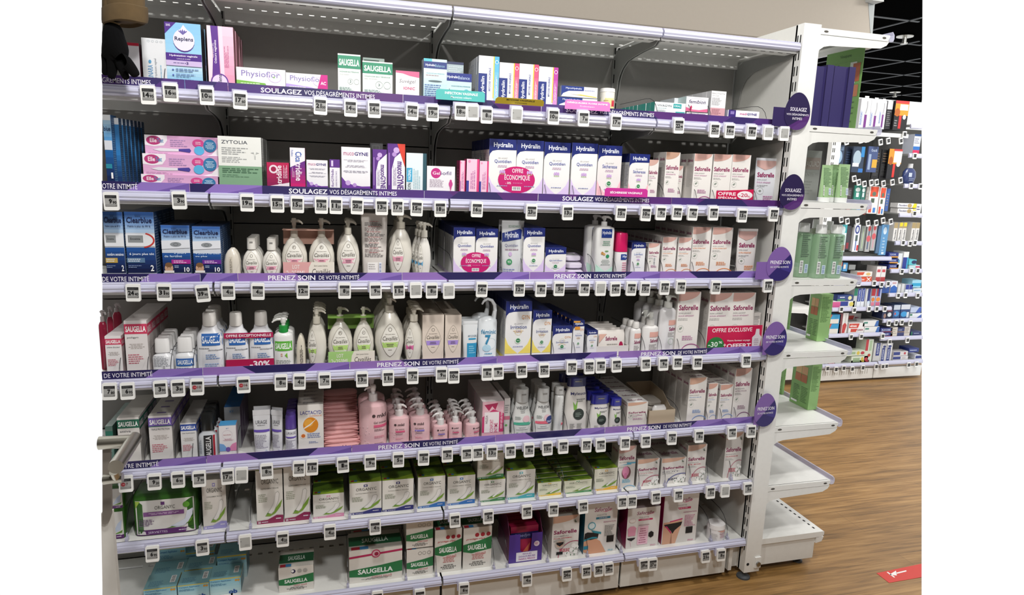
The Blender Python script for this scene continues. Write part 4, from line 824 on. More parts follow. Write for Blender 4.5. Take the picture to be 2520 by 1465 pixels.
B(6,697,762,1151,.09,OC,organ('#8c2450','PROTÈGE-SLIPS',1,'20'),'tall white carton with burgundy foot, right of its pair','burgundy-footed right carton',2)
B(6,770,846,1219,.08,OC,organ('#d68cb0','PROTÈGE-SLIPS',1,'24'),'white green-topped carton with pink foot','pink-footed green-topped carton',3)
B(6,860,939,1191,.085,OC,organ('#2a2c72'),'white green-topped carton with navy foot, left of its pair','navy-footed left carton',3)
B(6,941,1018,1184,.085,OC,organ('#2a2c72'),'white green-topped carton with navy foot, right of its pair','navy-footed right carton',3)
B(6,1029,1096,1176,.085,OC,organ('#2f6cb4'),'white green-topped carton with blue foot, left of its pair','blue-footed left carton',3)
B(6,1102,1170,1174,.085,OC,organ('#2f6cb4'),'white green-topped carton with blue foot, right of its pair','blue-footed right carton',3)
B(6,1180,1244,1184,.08,OC,organ('#3f8050','TAMPONS',0,'16'),'white tampon carton with green foot, under its twin')
B(6,1176,1241,1118,.08,('#d6d2c8','#a8a498','#5a7a24'),organ('#3f8050','TAMPONS',0,'16'),'white tampon carton with green foot, on top of its twin',zb=1180,y=.036)
B(6,1248,1318,1160,.085,OC,organ('#4aa8b4'),'white green-topped carton with turquoise foot','turquoise-footed carton',3)
B(6,1324,1382,1190,.033,('#e0e0c8','#b8b8a0','#5a7a24'),organ('#ecc42c','TAMPONS',0,'16'),'low green-topped carton with yellow foot','low yellow-footed carton',8,gap=.004)
B(6,1388,1457,1185,.033,('#e0e0c8','#b8b8a0','#5a7a24'),organ('#4a9058','TAMPONS',0,'16'),'low green-topped carton with green foot','low green-footed carton',8,gap=.004)
B(6,1464,1522,1156,.085,('#e2e0d0','#b8b8a0','#5a7a24'),organ('#e8b43c','TAMPONS',0,'16'),'taller green-topped carton with amber foot','amber-footed carton',2)
def cotton(l1,l2,c2,arcc='#b03a62',blush='#cfa58e'):
    def a(FS):
        f=FS['front']; saf(l1,l2,c2,0,blush,0,ny=.58)(FS)
        f.ring(.85,-.04,.6,.42,.025,arcc,18,75,180)
        for u,v in ((.6,.08),(.75,.16),(.9,.1),(.82,.26),(.93,.22),(.66,.02)): f.circ(u,v,.085,'#f4f2ee')
        for u,v in ((.56,.1),(.7,.05),(.8,.14),(.9,.2),(.84,.05)): f.poly([(u,v),(u+.05,v+.02),(u+.02,v-.04)],'#3c6a4a')
        f.poly([(.8,.85),(.84,.9),(.86,.86),(.9,.83),(.85,.82)],'#5a6a5a')
    return a
def pelvi(FS):
    f=FS['front']; saf('PELVITONIC','',c2='#5ab0d0',arc='#5ab0e0',emblem=0,ny=.68)(FS); f.rect(.5,.58,1,.61,'#5ab0d0'); f.ell(.5,.37,.26,.15,'#7a4a50'); f.ell(.46,.4,.2,.12,'#d88aac'); f.ell(.46,.3,.09,.07,'#c87098')
B(6,1524,1567,1100,.06,('#dfdbd6','#a8a49e','#b8b4ae'),pelvi,'tall cream carton with pink cup window')
B(6,1570,1624,1132,.09,('#dfdbd6','#a8a49e','#b4b0aa'),cotton('SERVIETTES HYGIÉNIQUES','JOUR','#c83a50'),'square cream carton with cotton flowers and crimson arc','crimson-arc cotton carton',2)
B(6,1629,1690,1130,.09,('#dfdbd6','#a8a49e','#b4b0aa'),cotton('SERVIETTES HYGIÉNIQUES','NUIT','#2a2c50','#3a4494'),'square cream carton with cotton flowers and navy arc','navy-arc cotton carton',2)
B(6,1694,1741,1097,.07,('#dfdbd6','#a8a49e','#b4b0aa'),cotton('PROTÈGE-SLIPS','FLEX','#c83a50'),'narrow cream carton with cotton flowers beside the navy-arc one','narrow cotton carton',3)
B(6,1789,1832,1065,.07,('#dcd8d3','#a8a49e','#b4b0aa'),cotton('PROTÈGE-SLIPS','CLASSIQUE','#c83a50'),'tall cream carton with cotton flowers at the right end','tall end cotton carton',3)
# ---- lowest shelf
def ob(FS):
    f=FS['front']; f.grad(0,0,1,.93,'#c8dede','#8cc4d4'); f.rect(0,.93,1,.98,'#e0c43c'); f.txt('Compact Applicator',.04,.76,.7,.87,'#2f6aa8',.01); f.txt('ob',.6,.0,.88,.26,'#1f4f9c',.04); f.lines(.04,.55,.6,.7,3,'#5a90b0'); f.circ(.85,.8,.04,'#d89a3c'); f.circ(.93,.8,.04,'#d89a3c')
    FS['top'].rect(0,0,1,1,'#7aa8b0'); FS['top'].lines(.1,.1,.6,.5,4,'#4f8098'); FS['top'].barcode(.74,.3,.9,.8,vert=True)
    for s in ('left','right'): FS[s].rect(0,.93,1,1,'#c8b03c'); FS[s].lines(.1,.2,.9,.7,6,'#6a98a8')
OB=('#a8ccd4','#8ab0bc','#7aa8b0')
for a,b_,t_,zb,yy,nm in ((353,434,1452,None,.06,'front row left'),(437,514,1442,None,.06,'front row middle'),(515,592,1427,None,.06,'front row right'),(370,452,1418,None,.14,'second row left'),(454,530,1404,None,.14,'second row middle'),(534,606,1370,None,.142,'second row right, taller'),(388,456,1350,None,.22,'back row left'),(457,528,1362,None,.22,'back row middle')):
    B(7,a,b_,t_,.075,OB,ob,'light blue carton with yellow edge, '+nm+' of its stack',y=yy)
def sgc(kind):
    def a(FS):
        f=FS['front']; b0,b1=(.3,.62) if kind!='m' else (.2,.5)
        if kind=='p': b0,b1=.43,.70
        f.poly([(0,b0),(.3,b0-.05),(1,b0+.02),(1,b1+.06),(.6,b1-.02),(0,b1-.1)],'#2a7a48'); f.txt('SAUGELLA',.16,b0+(.03 if kind=='p' else .05),.82,b0+(.155 if kind=='p' else .2),'#f2f6f2',.03); f.txt('cotton touch',.42,b0-.1,.8,b0-.02,'#c04a50',0,.3)
        if kind=='n':
            for u,c in ((.42,'#241f4c'),(.6,'#b4b2ae'),(.76,'#b4b2ae')): f.circ(u,.82,.065,c)
            f.circ(.4,.83,.04,'#f0f0f0')
        if kind=='m': f.poly([(0,.76),(1,.86),(1,.92),(0,.82)],'#b82a5c'); f.circ(.5,.85,.085,'#c83a68'); f.circ(.5,.85,.065,'#e8c0cc'); f.circ(.51,.84,.04,'#a8284c')
        if kind=='s':
            for u in (.5,.66,.84): f.ring(u,.85,.07,.07*f.W/f.H,.012,'#7a7a76',12)
        if kind=='p':
            for u in (.48,.68,.88): f.circ(u,.82,.075,'#a82838')
            f.txt('protège-slips',.1,.7,.76,.75,'#b83a44',.01,.2); f.lines(.25,.22,.8,.36,4,'#c87a7a',1)
        f.lines(.22,.06,.8,.18 if kind!='m' else .12,3,'#6a6a66',1)
        t=FS['top']; t.rect(0,.25,1,.75,'#215c3a'); t.txt('SAUGELLA',.25,.38,.75,.62,'#d8e4dc',.02); t.rect(.04,.03,.2,.18,'#a02434'); t.rect(.2,.03,.36,.18,'#3a7cb0')
    return a
SC=('#e3dfd8','#b8b4ac','#bcb8b0')
B(7,685,771,1400,.1,SC,sgc('n'),'single white carton with green brush band and moon disc')
B(7,859,990,1358,.11,SC,sgc('m'),'wide white carton with crimson ribbon and green brush band')
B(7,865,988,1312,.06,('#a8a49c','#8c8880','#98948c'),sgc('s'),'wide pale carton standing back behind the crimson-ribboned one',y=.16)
B(7,1001,1066,1356,.1,SC,sgc('s'),'small white carton with green band, lower of the stacked pair')
B(7,1000,1066,1287,.1,SC,sgc('s'),'small white carton with green band, upper of the stacked pair',zb=1352,y=.032)
B(7,1071,1137,1307,.1,SC,sgc('p'),'upright white carton with three red discs, left of its pair','left red-disc carton',2)
B(7,1141,1211,1302,.1,SC,sgc('p'),'upright white carton with three red discs, right of its pair','right red-disc carton',2)
def cul(kind,side):
    def a(FS):
        f=FS['front']
        for s in ('left','right'): FS[s].rect(0,0,1,1,side)
        if kind=='n':
            cotton('CULOTTE MENSTRUELLE','FLUX NORMAL','#c83a50')(FS)
            for s in ('left','right'): FS[s].rect(0,0,1,1,'#c8c4be')
            f.circ(.3,.34,.19,'#b8b0a8'); f.ell(.3,.33,.12,.07,'#caa088'); f.poly([(.16,.38),(.44,.38),(.42,.33),(.3,.28),(.18,.33)],'#16161a'); f.rect(.18,.08,.42,.15,'#0c0c0e'); return
        f.txt('Saforelle',.28,.83,.8,.91,SAF,.01,.2); f.poly([(.5,.825),(.62,.81),(.78,.835),(.84,.87),(.74,.835),(.6,.822)],'#c83a70'); f.txt('CULOTTE',.36,.745,.66,.775,'#8a8484',.005)
        f.rect(.34,.68,.78,.72,'#2a7a94' if kind=='b' else '#c0265c'); f.lines(.36,.69,.76,.71,1,'#f0e0e8',1)
        f.txt('INNOVATION',.58 if kind!='t' else .36,.6 if kind!='t' else .555,.96 if kind!='t' else .68,.625 if kind!='t' else .58,'#a03a70',.01)
        if kind=='b':
            f.circ(.22,.56,.12,'#dceaee'); f.ring(.22,.56,.12,.12*f.W/f.H,.03,'#5aa0b0'); f.poly([(0,.05),(0,.25),(.05,.34),(.35,.3),(.5,.24),(.7,0),(.2,0)],'#d8a080'); f.poly([(0,.3),(.02,.42),(.1,.44),(.45,.4),(.42,.3),(.2,.28)],'#1a1a1e'); f.poly([(0,.3),(.25,.34),(.4,.33),(.4,.3),(.2,.3),(0,.26)],'#2f8a9c'); f.poly([(.2,.48),(.3,.46),(.52,.42),(.52,.38),(.28,.42)],'#2f8a9c')
            f.lines(.62,.32,.95,.55,8,'#8a8884'); f.rect(.7,.2,.92,.33,'#0c0c0e'); f.rect(0,.1,.14,.17,'#2a8ca8')
        if kind=='t':
            f.ell(.16,.7,.1,.055,'#e4dcd8'); f.ring(.16,.7,.1,.055,.008,'#c8a8a0'); f.poly([(.02,.5),(.1,.56),(.22,.56),(.3,.5),(.28,.46),(.27,.32),(.05,.32),(.04,.46)],'#dc94ac'); f.poly([(.02,.27),(.28,.27),(.26,.24),(.16,.19),(.06,.23)],'#141418'); f.rect(.34,.08,.66,.54,'#f0c4d4'); f.lines(.38,.1,.62,.5,7,'#b86a88',1); f.poly([(.76+.09*math.cos(i*math.pi/3+.5),.31+.085*math.sin(i*math.pi/3+.5)) for i in range(6)],'#0c0c10'); f.ring(.1,-.1,.07,.29,.01,'#d8a0b0',10,30,90)
        if kind=='r':
            f.poly([(.02,1),(.28,1),(.3,.85),(.5,.6),(.55,.45),(.02,.43)],'#dddad8'); f.poly([(.02,.0),(.02,.44),(.55,.46),(.55,.4),(.4,0)],'#d9a88c'); f.poly([(.24,.0),(.27,.25),(.3,.0)],'#a87860'); f.poly([(.03,.4),(.56,.43),(.53,.36),(.36,.27),(.3,.2),(.24,.27),(.1,.34)],'#141418'); f.poly([(.2,.44),(.56,.475),(.56,.5),(.2,.46)],'#c8306c'); f.poly([(.04,.36),(.1,.34),(.26,.2),(.26,.24),(.12,.37)],'#c8306c')
            f.lines(.62,.32,.95,.56,8,'#c07898'); f.rect(.68,.18,.88,.31,'#0c0c0e')
        f.txt('IPRAD',.76,.02,.92,.05,'#4aa8c0' if kind=='b' else '#c0508c',.01)
    return a
B(7,1361,1427,1273,.07,('#e2deda','#c8c4be','#b0aca6'),cul('n','#c8c4be'),'white carton with round panty picture and cotton flowers','round-picture panty carton',2)
B(7,1442,1522,1242,.09,('#e2deda','#1f5a72','#8a8884'),cul('b','#1f5a72'),'white carton with teal side and thigh picture')
B(7,1546,1626,1254,.07,('#e2deda','#8e1a4c','#9a8a8e'),cul('t','#8e1a4c'),'white carton with crimson side and pink shirt drawing','crimson-sided shirt carton',1)
B(7,1637,1722,1219,.07,('#e2deda','#8e1a4c','#9a8a8e'),cul('r','#8e1a4c'),'tallest white carton with crimson side and black panty picture')
# ------------------------------------------------------------------ bottles, tubes, pouches
PRO={'cav':[(0,.6),(.015,.68),(.2,.86),(.42,1),(.6,.97),(.76,.84),(.88,.62),(.95,.42),(1,.3)],
'cyl':[(0,.93),(.012,1),(.86,1),(.92,.95),(.97,.7),(1,.34)],
'sag':[(0,.94),(.015,1),(.74,1),(.84,.9),(.92,.62),(1,.56)],
'wel':[(0,.86),(.02,.93),(.3,1),(.55,.92),(.8,.72),(.97,.62),(1,.6)],
'myl':[(0,.96),(.02,1),(.35,.98),(.8,.86),(.97,.74),(1,.72)],
'tub':[(0,.8,.8),(.02,.86,.85),(.5,.95,.5),(.9,1,.12),(1,1,.05)],
'taper':[(0,.9),(.02,1),(.6,.97),(.9,.88),(.97,.7),(1,.4)],
'rect':[(0,.97),(.01,1),(.93,1),(.97,.96),(1,.6)],
'soft':[(0,.8,.7),(.04,1,1),(.55,.97,.95),(.8,.78,.7),(.93,.5,.4),(1,.2,.1)],
'jar':[(0,.94),(.02,1),(.97,1),(1,.98)]}
def plast(h,r=.28): return M(h,r,0,.3,.01)
def bottle(row,xl,xr,yb,yt,kind,col,label=None,desc='',short=None,n=1,flat=.62,pw=2.3,top='pump',tc=None,y=.03,yaw=0,name='bottle',cat='bottle',topw=.5,parent=None,zbase=None,step=None,dx=0,seg=22,collar=None,nz=1,mat=None):
    z0=(SZ[row] if zbase is None else zbase)+.0005
    zm=z0+.05
    W=xcol(xr,y+.02,zm)-xcol(xl,y+.02,zm); ry=W/2*flat; yc=y+ry
    X0,X1=xcol(xl,yc,zm),xcol(xr,yc,zm); W=X1-X0; cx=(X0+X1)/2; rx=W/2; ry=rx*flat
    pxc=(xl+xr)/2; Hb=aty(pxc,yb,yc).z-z0; Ht=aty(pxc,yt,yc).z-z0
    if parent is None: root=empty(name,(cx,yc,z0),math.radians(yaw)); base=(0,0,0)
    else: root=parent; pl=parent.location; base=(cx-pl.x,yc-pl.y,z0-pl.z)
    P=PRO[kind]; mb=MB(); mt=mat or plast(col)
    prof=[(q[0]*Hb,q[1]*rx,(q[2]*rx*flat if len(q)>2 else q[1]*ry)) for q in P]
    mb.lathe(prof,mt,pw=pw,seg=seg)
    def rr(z):
        for a,b in zip(prof[:-1],prof[1:]):
            if z<=b[0]+1e-9:
                t=(z-a[0])/max(b[0]-a[0],1e-9); return a[1]+(b[1]-a[1])*t,a[2]+(b[2]-a[2])*t
        return prof[-1][1],prof[-1][2]
    def mp(u,v,d):
        x=-rx+W*u; z=Hb*v; a,b=rr(z); q=min(.97,abs(x)/a); 
        return (math.copysign(min(abs(x),a*.97),x),-(b+d+.0006)*(1-q**pw)**(1/pw)-.0003,z)
    if label: label(Face(mb,mp,W,Hb,True))
    body=mb.build('body',root,True)
    if parent is not None: body.location=base; body.rotation_euler.z=math.radians(yaw); body.name='bottle'
    tp=root if parent is None else body
    tm=plast(tc or col,.3); r1=rx*topw
    mb=MB()
    if top=='pump':
        hh=Ht-Hb; ch=hh*.42
        mb.lathe([(Hb-.002,r1*.98),(Hb+ch,r1*.92),(Hb+ch+.001,r1*.5)],plast(collar,.35) if collar else tm,seg=16)
        mb.lathe([(Hb+ch,r1*.42),(Hb+hh*.66,r1*.42)],tm,seg=12)
        zt=Hb+hh*.8
        mb.lathe([(Hb+hh*.6,r1*.5),(Hb+hh*.66,r1*.58),(Ht-.002,r1*.6),(Ht,r1*.5)],tm,seg=14)
        mb.tube([(-nz*r1*.8,0,zt+.001),(0,0,zt+.003),(nz*r1*1.2,-.002,zt+.003),(nz*r1*1.9,-.004,zt-.001),(nz*r1*2.25,-.005,zt-.006)],[.003,.0045,.004,.003,.0022],tm,8)
        mb.build('pump',tp,True)
    elif top=='cap':
        mb.lathe([(Hb-.001,r1),(Hb+(Ht-Hb)*.9,r1*.94),(Ht,r1*.82)],tm,seg=20,flat=1 if topw<.7 else flat,pw=2 if topw<.7 else pw); mb.build('cap',tp,True)
    elif top=='flip':
        mb.lathe([(Hb-.001,r1),(Hb+(Ht-Hb)*.15,r1*1.0),(Hb+(Ht-Hb)*.97,r1*.98),(Ht,r1*.9)],tm,seg=20,flat=1 if topw<.7 else flat*.95,pw=2 if topw<.7 else pw)
        zc=Hb+(Ht-Hb)*.62; rf=r1*(1 if topw<.7 else flat*.95); mb.box(-r1*.35,r1*.35,-rf-.0008,-rf+.004,zc-.002,zc+.002,C('#8a8884')); mb.build('cap',tp,True)
    elif top=='seal':
        mb.box(-rx,rx,-.0015,.0015,Hb-.003,Ht,tm); mb.build('seam',tp)
    if parent is None:
        tag(root,desc+', '+RN[row],cat)
        st=step or 2*ry+.003; n=min(n,1+int((YB-.006-y-2*ry)/st)); gfile(root,n,st,short or desc,row,'file of '+(short or desc),cat,dx)
    return root
CV='#dcd8cd'
def cavl(col,v=.5,rv=.33,cu=.5,ru=.36): return lambda f: diamond(f,cu,v,ru,rv,col,'#e4e1d8')
# third shelf
bottle(3,597,644,612,585,'cav','#e2dfd8',cavl('#e3a0b4',.5,.42,ru=.37),'small cream bottle with pink diamond label, left of its pair','small cream left bottle',4,top='flip',topw=.48)
bottle(3,646,692,614,587,'cav','#e2dfd8',cavl('#e3a0b4',.5,.42,ru=.37),'small cream bottle with pink diamond label, right of its pair','small cream right bottle',4,top='flip',topw=.48)
def twin(row,xs,yb,yt,col,ccard,lab,desc,x0,x1,ycard,ys,short):
    z0=SZ[row]; y=.034; X0=xcol(x0,y,z0+.03); X1=xcol(x1,y,z0+.03)
    root=empty('twin_pack',((X0+X1)/2,y,z0)); 
    for i,(a,b) in enumerate(xs): bottle(row,a,b,yb,yt,'cav',CV,cavl(col,.52,.36),parent=root,y=.036,tc='#cfcabc',topw=.3)
    pc=aty((x0+x1)/2,ycard,.05).z-z0; w=(X1-X0)/2
    mb=MB(); cm=C(ccard); mb.prism([(-w,.0),(-w+.01,-.006),(w-.01,-.006),(w,0),(w,.045),(-w,.045)],'z',pc,pc+.0015,cm); mb.box(-w,w,.043,.045,pc-.045,pc,cm); mb.build('neck_card',root)
    hs=aty((x0+x1)/2,ys,y).z-z0
    mb=MB(); mb.box(-w,w,-.0035,-.0027,0,hs,C(lab[0])); f=Face(mb,lambda u,v,d:(-w+2*w*u,-.0035-d,hs*v),2*w,hs)
    f.poly([(.48,0),(1,0),(1,1),(.55,1),(.5,.7)],'#e6e0d2'); f.txt('LOT',.18,.62,.32,.85,'#f4ece8',.01); f.txt('2x250ML',.06,.2,.44,.52,'#f4ece8',.0); f.txt('Cavaillès',.56,.3,.92,.62,'#4a443c',.0,.25); f.txt('Soin Lavant Intime',.6,.75,.86,.84,'#6a645c'); mb.build('sleeve',root)
    tag(root,desc+', '+RN[row],'bottle pack')
    return root
twin(3,((694,757),(760,824)),582,537,'#e3a0b4','#c9a090',('#dca6a4',),'twin pack of cream pump bottles in a pink sleeve',697,823,566,645,'')
bottle(3,829,885,575,541,'cav',CV,cavl('#e3a0b4',.5,.36),'cream pump bottle with pink diamond label beside the twin pack','cream pump bottle by the pack',3,tc='#cfcabc',topw=.32)
def pouch_txt(f):
    for i,v in enumerate((.88,.8,.72,.64,.55,.47,.4)): f.lines(.12,v-.06,.9,v,3,'#9a8a8a' if i%2 else '#7a7474'); f.lines(.2,v+.005,.75,v+.02,1,'#b05a60',1)
    f.rect(.22,.04,.62,.26,'#e6e3e0'); f.lines(.26,.14,.58,.24,3,'#a09c98'); f.barcode(.66,.04,.76,.26,'#dfe4ec','#3a4a80',vert=True)
bottle(3,890,953,528,526,'tub','#d8d2cc',pouch_txt,'white refill pouch showing rows of small print on its back','small-printed refill pouch',2,flat=.5,top='seal',name='refill_pouch',cat='pouch')
bottle(3,957,1014,560,528,'cav',CV,cavl('#e3a0b4',.48,.33,.36,.26),'big cream pump bottle with pink diamond label turned left','big cream turned bottle',3,tc='#cfcabc',topw=.4)
bottle(3,1027,1060,582,547,'cav','#e2dfd8',cavl('#6ab0d8',.45,.36,.2,.2),'slender cream pump bottle with blue diamond label','slender cream pump bottle',3,tc='#d8d4c8',topw=.5,dx=-.006)
def hpouch(f):
    f.poly([(.02,.64),(.88,.7),(.9,.86),(.8,.88),(.02,.8)],'#1c2f78'); f.txt('Hydralin',.14,.69,.74,.82,'#dfe4f0',.02); f.txt('ECO RECHARGE',.3,.9,.8,.94,'#7a9a8a',.01); f.txt('Quotidien',.14,.55,.72,.61,'#7a7aa0'); f.lines(.05,.48,.85,.53,1,'#a08a98',1); f.ell(.38,.43,.08,.04,'#c0a8cc',10); f.circ(.34,.29,.13,'#3a8a58'); f.txt('95%',.27,.27,.42,.31,'#e0f0e4'); f.lines(.08,.1,.75,.17,2,'#8a90b8'); f.ell(.7,.02,.15,.03,'#c4b0dc')
bottle(3,1232,1286,546,543,'tub','#d2d4d6',hpouch,'grey-white refill pouch with navy band and green seal','grey-white refill pouch',2,flat=.5,top='seal',name='refill_pouch',cat='pouch')
def amande(f):
    f.poly([(.25,.78),(.8,.78),(.8,.95),(.25,.95)],'#1c3a8a'); f.txt('Hydralin',.3,.83,.76,.91,'#e8ecf6',.02); f.poly([(0.05,.02),(.95,.02),(.95,.22),(.7,.1),(.4,.1),(.05,.26)],'#b9dccb'); f.lines(.3,.62,.75,.72,3,'#7aa890',1); f.ell(.34,.48,.07,.03,'#b88a50'); f.ell(.44,.46,.06,.025,'#c89a5c'); f.ell(.56,.52,.1,.012,'#6a9a60'); f.circ(.62,.42,.09,'#2c8a58'); f.lines(.25,.24,.8,.36,4,'#a0a8a4',1)
bottle(3,1458,1504,556,531,'rect','#e6e6e4',amande,'square white pump bottle with navy patch beside the open tray','square white pump bottle',2,flat=.7,pw=4,topw=.32,tc='#e6e6e4',dx=-.012)
bottle(3,1512,1540,618,573,'rect','#e6e4e4',lambda f:(f.poly([(.35,.68),(.98,.68),(.98,.9),(.35,.9)],'#1c3a8a'),f.txt('Hyd',.5,.74,.95,.86,'#e8ecf6',.02),f.lines(.5,.1,.95,.6,6,'#d88aa0')),'white bottle with big magenta cap','magenta-capped bottle',2,flat=.8,pw=3,top='cap',topw=1.0,tc='#c81a5c')
bottle(3,551,592,612,608,'soft','#d6cfc2',lambda f:(f.rect(.35,.1,.55,.75,'#c9c0b0'),f.lines(.38,.12,.52,.72,3,'#5a544c',0,.5,1)),'crumpled beige wipes pack standing on end','crumpled beige wipes pack',2,flat=.6,top=None,name='wipes_pack',cat='wipes pack')
def spouch(l2,c2,arc):
    def a(f):
        f.poly([(.04,.98),(.96,.98),(.96,.9),(.7,.82),(.4,.78),(.04,.86)],'#c9a39c'); f.txt('Saforelle',.08,.63,.86,.73,SAF,.025); f.txt('SOIN LAVANT',.08,.56,.5,.59,'#8a8a8a'); f.txt(l2,.08,.5,.68,.535,c2,.01); f.lines(.08,.42,.6,.47,2,'#a8a8aa')
        f.ring(.22,.34,.14,.14*f.W/f.H,.012,'#b4b8b4',14); f.ell(.21,.34,.05,.018,'#7a8478',8); f.lines(.35,.14,.9,.24,3,c2,0,.5); f.ring(.72,-.06,.44,.15,.03,arc,16,25,155)
    return a
bottle(2,1853,1905,393,389,'tub','#d3d5da',spouch('DOUX APAISANT','#b678a0','#a04584'),'white foil refill pouch with blush top beside the dark round flag','white foil pouch',1,flat=.5,top='seal',name='refill_pouch',cat='pouch')
bottle(3,1809,1857,567,563,'tub','#dcd8d6',spouch('ULTRA HYDRATANT','#dc8a52','#e08a4c'),'white foil refill pouch with blush top and orange arc','orange-arc foil pouch',1,flat=.5,top='seal',name='refill_pouch',cat='pouch')
# open tray with lilac wipes
def tray(row,x0,x1,yback,yfront,y,dep,col,desc,fl=.3):
    z0=SZ[row]; X0=xcol(x0,y,z0+.02); X1=xcol(x1,y,z0+.02); W=X1-X0
    hb=aty((x0+x1)/2,yback,y+dep).z-z0; hf=aty((x0+x1)/2,yfront,y).z-z0; hf=max(hf,.012)
    mb=MB(); m=card(col); t=.0015
    mb.box(-W/2,W/2,0,t,0,hf,m); mb.box(-W/2,W/2,dep-t,dep,0,hb,m)
    for s in (-W/2,W/2-t): mb.prism([(t,0),(dep-t,0),(dep-t,hb),(dep*.5,hb*.92),(dep*.2,hf),(t,hf)],'x',s,s+t,m)
    mb.box(-W/2,W/2,0,dep,0,.001,m)
    o=mb.build('display_tray',loc=(X0+W/2,y,z0+.0005)); tag(o,desc+', '+RN[row],'display tray'); return (X0+W/2,z0,W)
tx=tray(3,1393,1455,622,690,.035,.16,'#cdbfd6','open lilac card tray with low front')
for k,(dz,ddy) in enumerate(((.002,0),(.024,.02),(.046,.045))):
    mb=MB(); mb.lathe([(0,.026,.045),(.004,.031,.052),(.014,.031,.052),(.018,.027,.045)],plast('#dcd4e4',.3),pw=4,seg=24)
    f=Face(mb,lambda u,v,d:(-.026+.052*u,-.03+.06*v,.018+d),.052,.06); f.rect(0,.1,1,.9,'#e8e4ee'); f.rect(.1,.55,.5,.8,'#2c4a9c'); f.ell(.75,.35,.1,.06,'#7ab85a')
    o=mb.build('wipes_pack',loc=(tx[0]-.004+k*.003,.035+.062+ddy,tx[1]+dz+.001),smooth=True); tag(o,'lilac-edged wipes pack in the open tray, %s one, third stocked shelf'%('lowest','middle','topmost')[k],'wipes pack','wipes packs in the lilac tray')
# first shelf jars
def jarlab(f): f.rect(.02,.1,.98,.75,'#dfdc9a'); f.lines(.1,.15,.5,.7,5,'#b8a070'); f.rect(.62,.42,.85,.68,'#cc3448'); f.lines(.6,.15,.9,.38,2,'#e0c040')
bottle(1,1477,1510,227,218,'jar','#e9e6da',jarlab,'white jar with pale yellow label beside the pink tag',None,1,flat=1,top='cap',topw=1.04,tc='#ecebe6',name='jar',cat='jar',y=.05)
bottle(7,1744,1780,1295,1285,'jar','#e2e0e0',lambda f:(f.poly([(.3,.95),(.95,.95),(.95,.78),(.55,.82)],'#d8a8a0'),f.txt('Saforelle',.45,.66,.97,.76,SAF,.02),f.lines(.5,.35,.95,.62,4,'#b88aa0'),f.lines(.05,.2,.35,.7,6,'#c4c0c0')),'white jar with blush label standing alone at the right end',None,1,flat=1,top='cap',topw=1.04,tc='#e6e4e4',name='jar',cat='jar',y=-.003,nz=0)
# fourth shelf
for i,(a,b_) in enumerate(((248,268),(268,283),(282,303))):
    bottle(4,a,b_,790-i*12,764-i*8,'cyl','#a82848',None,'crimson pump bottle behind the small red-banded carton, %s of three'%('left','middle','right')[i],None,1,tc='#b8b0b0',y=.1+.07*i,topw=.5,flat=.9)
bottle(4,376,427,865,832,'sag','#e2e3e6',lambda f:(f.lines(.1,.35,.9,.85,7,'#a8aab0'),f.barcode(.5,.02,.66,.42,'#f0f0f2','#223',vert=True)),'small white capped bottle turned to its small print','small turned capped bottle',4,top='cap',topw=.74,tc='#e4e3e2',pw=3)
bottle(4,431,482,863,829,'sag','#e2e3e6',lambda f:(f.rect(.08,.34,.94,.7,'#3a6ab0'),f.txt('SAUGELLA',.16,.42,.88,.63,'#f0f4fa',.03),f.lines(.1,.05,.85,.28,3,'#7a90b8')),'small white capped bottle with blue band','small blue-banded capped bottle',4,top='cap',topw=.74,tc='#e4e3e2',pw=3)
def sgb(f): f.rect(.22,.58,.99,.84,'#2f66b0'); f.txt('SAUGELLA',.24,.63,.97,.79,'#f0f4fa',.03); f.lines(.1,.5,.5,.54,1,'#8a8a90'); f.txt('dermoliquide',.45,.46,.97,.5,'#3a3a44',.01,.2); f.lines(.35,.28,.95,.4,3,'#6a8ab8'); f.lines(.3,.08,.9,.2,3,'#8aa4cc')
bottle(4,487,552,799,768,'sag','#e4e5e9',sgb,'large white capped bottle with blue band left of the offer pair','large blue-banded bottle',3,top='cap',topw=.54,tc='#dcd9d4',pw=3)
zz=SZ[4]; rt=empty('twin_pack',(xcol(614,.05,zz),.05,zz))
bottle(4,554,613,799,768,'sag','#e4e5e9',sgb,parent=rt,top='cap',topw=.54,tc='#dcd9d4',pw=3); bottle(4,615,674,798,766,'sag','#e4e5e9',sgb,parent=rt,top='cap',topw=.54,tc='#dcd9d4',pw=3)
a_=xcol(555,.028,zz)-rt.location.x; b2=xcol(675,.028,zz)-rt.location.x; t1=aty(614,819,.028).z-zz; t0=aty(614,832,.028).z-zz; tb=aty(614,884,.028).z-zz
mb=MB(); mb.box(a_,b2,-.0235,-.0228,t0,t1,C('#a8184c')); f=Face(mb,lambda u,v,d:(a_+(b2-a_)*u,-.0235-d,t0+(t1-t0)*v),b2-a_,t1-t0); f.txt('OFFRE EXCEPTIONNELLE',.04,.25,.96,.75,'#f4e8ee',.02)
mb.box(a_,b2,-.0235,-.0228,0,tb,C('#b0184c')); f=Face(mb,lambda u,v,d:(a_+(b2-a_)*u,-.0235-d,tb*v),b2-a_,tb); f.txt('-30%',.5,.3,.92,.85,'#f6eef2',.03); mb.build('offer_sleeve',rt); tag(rt,'twin pack of large white bottles in a crimson offer sleeve, fourth stocked shelf','bottle pack')
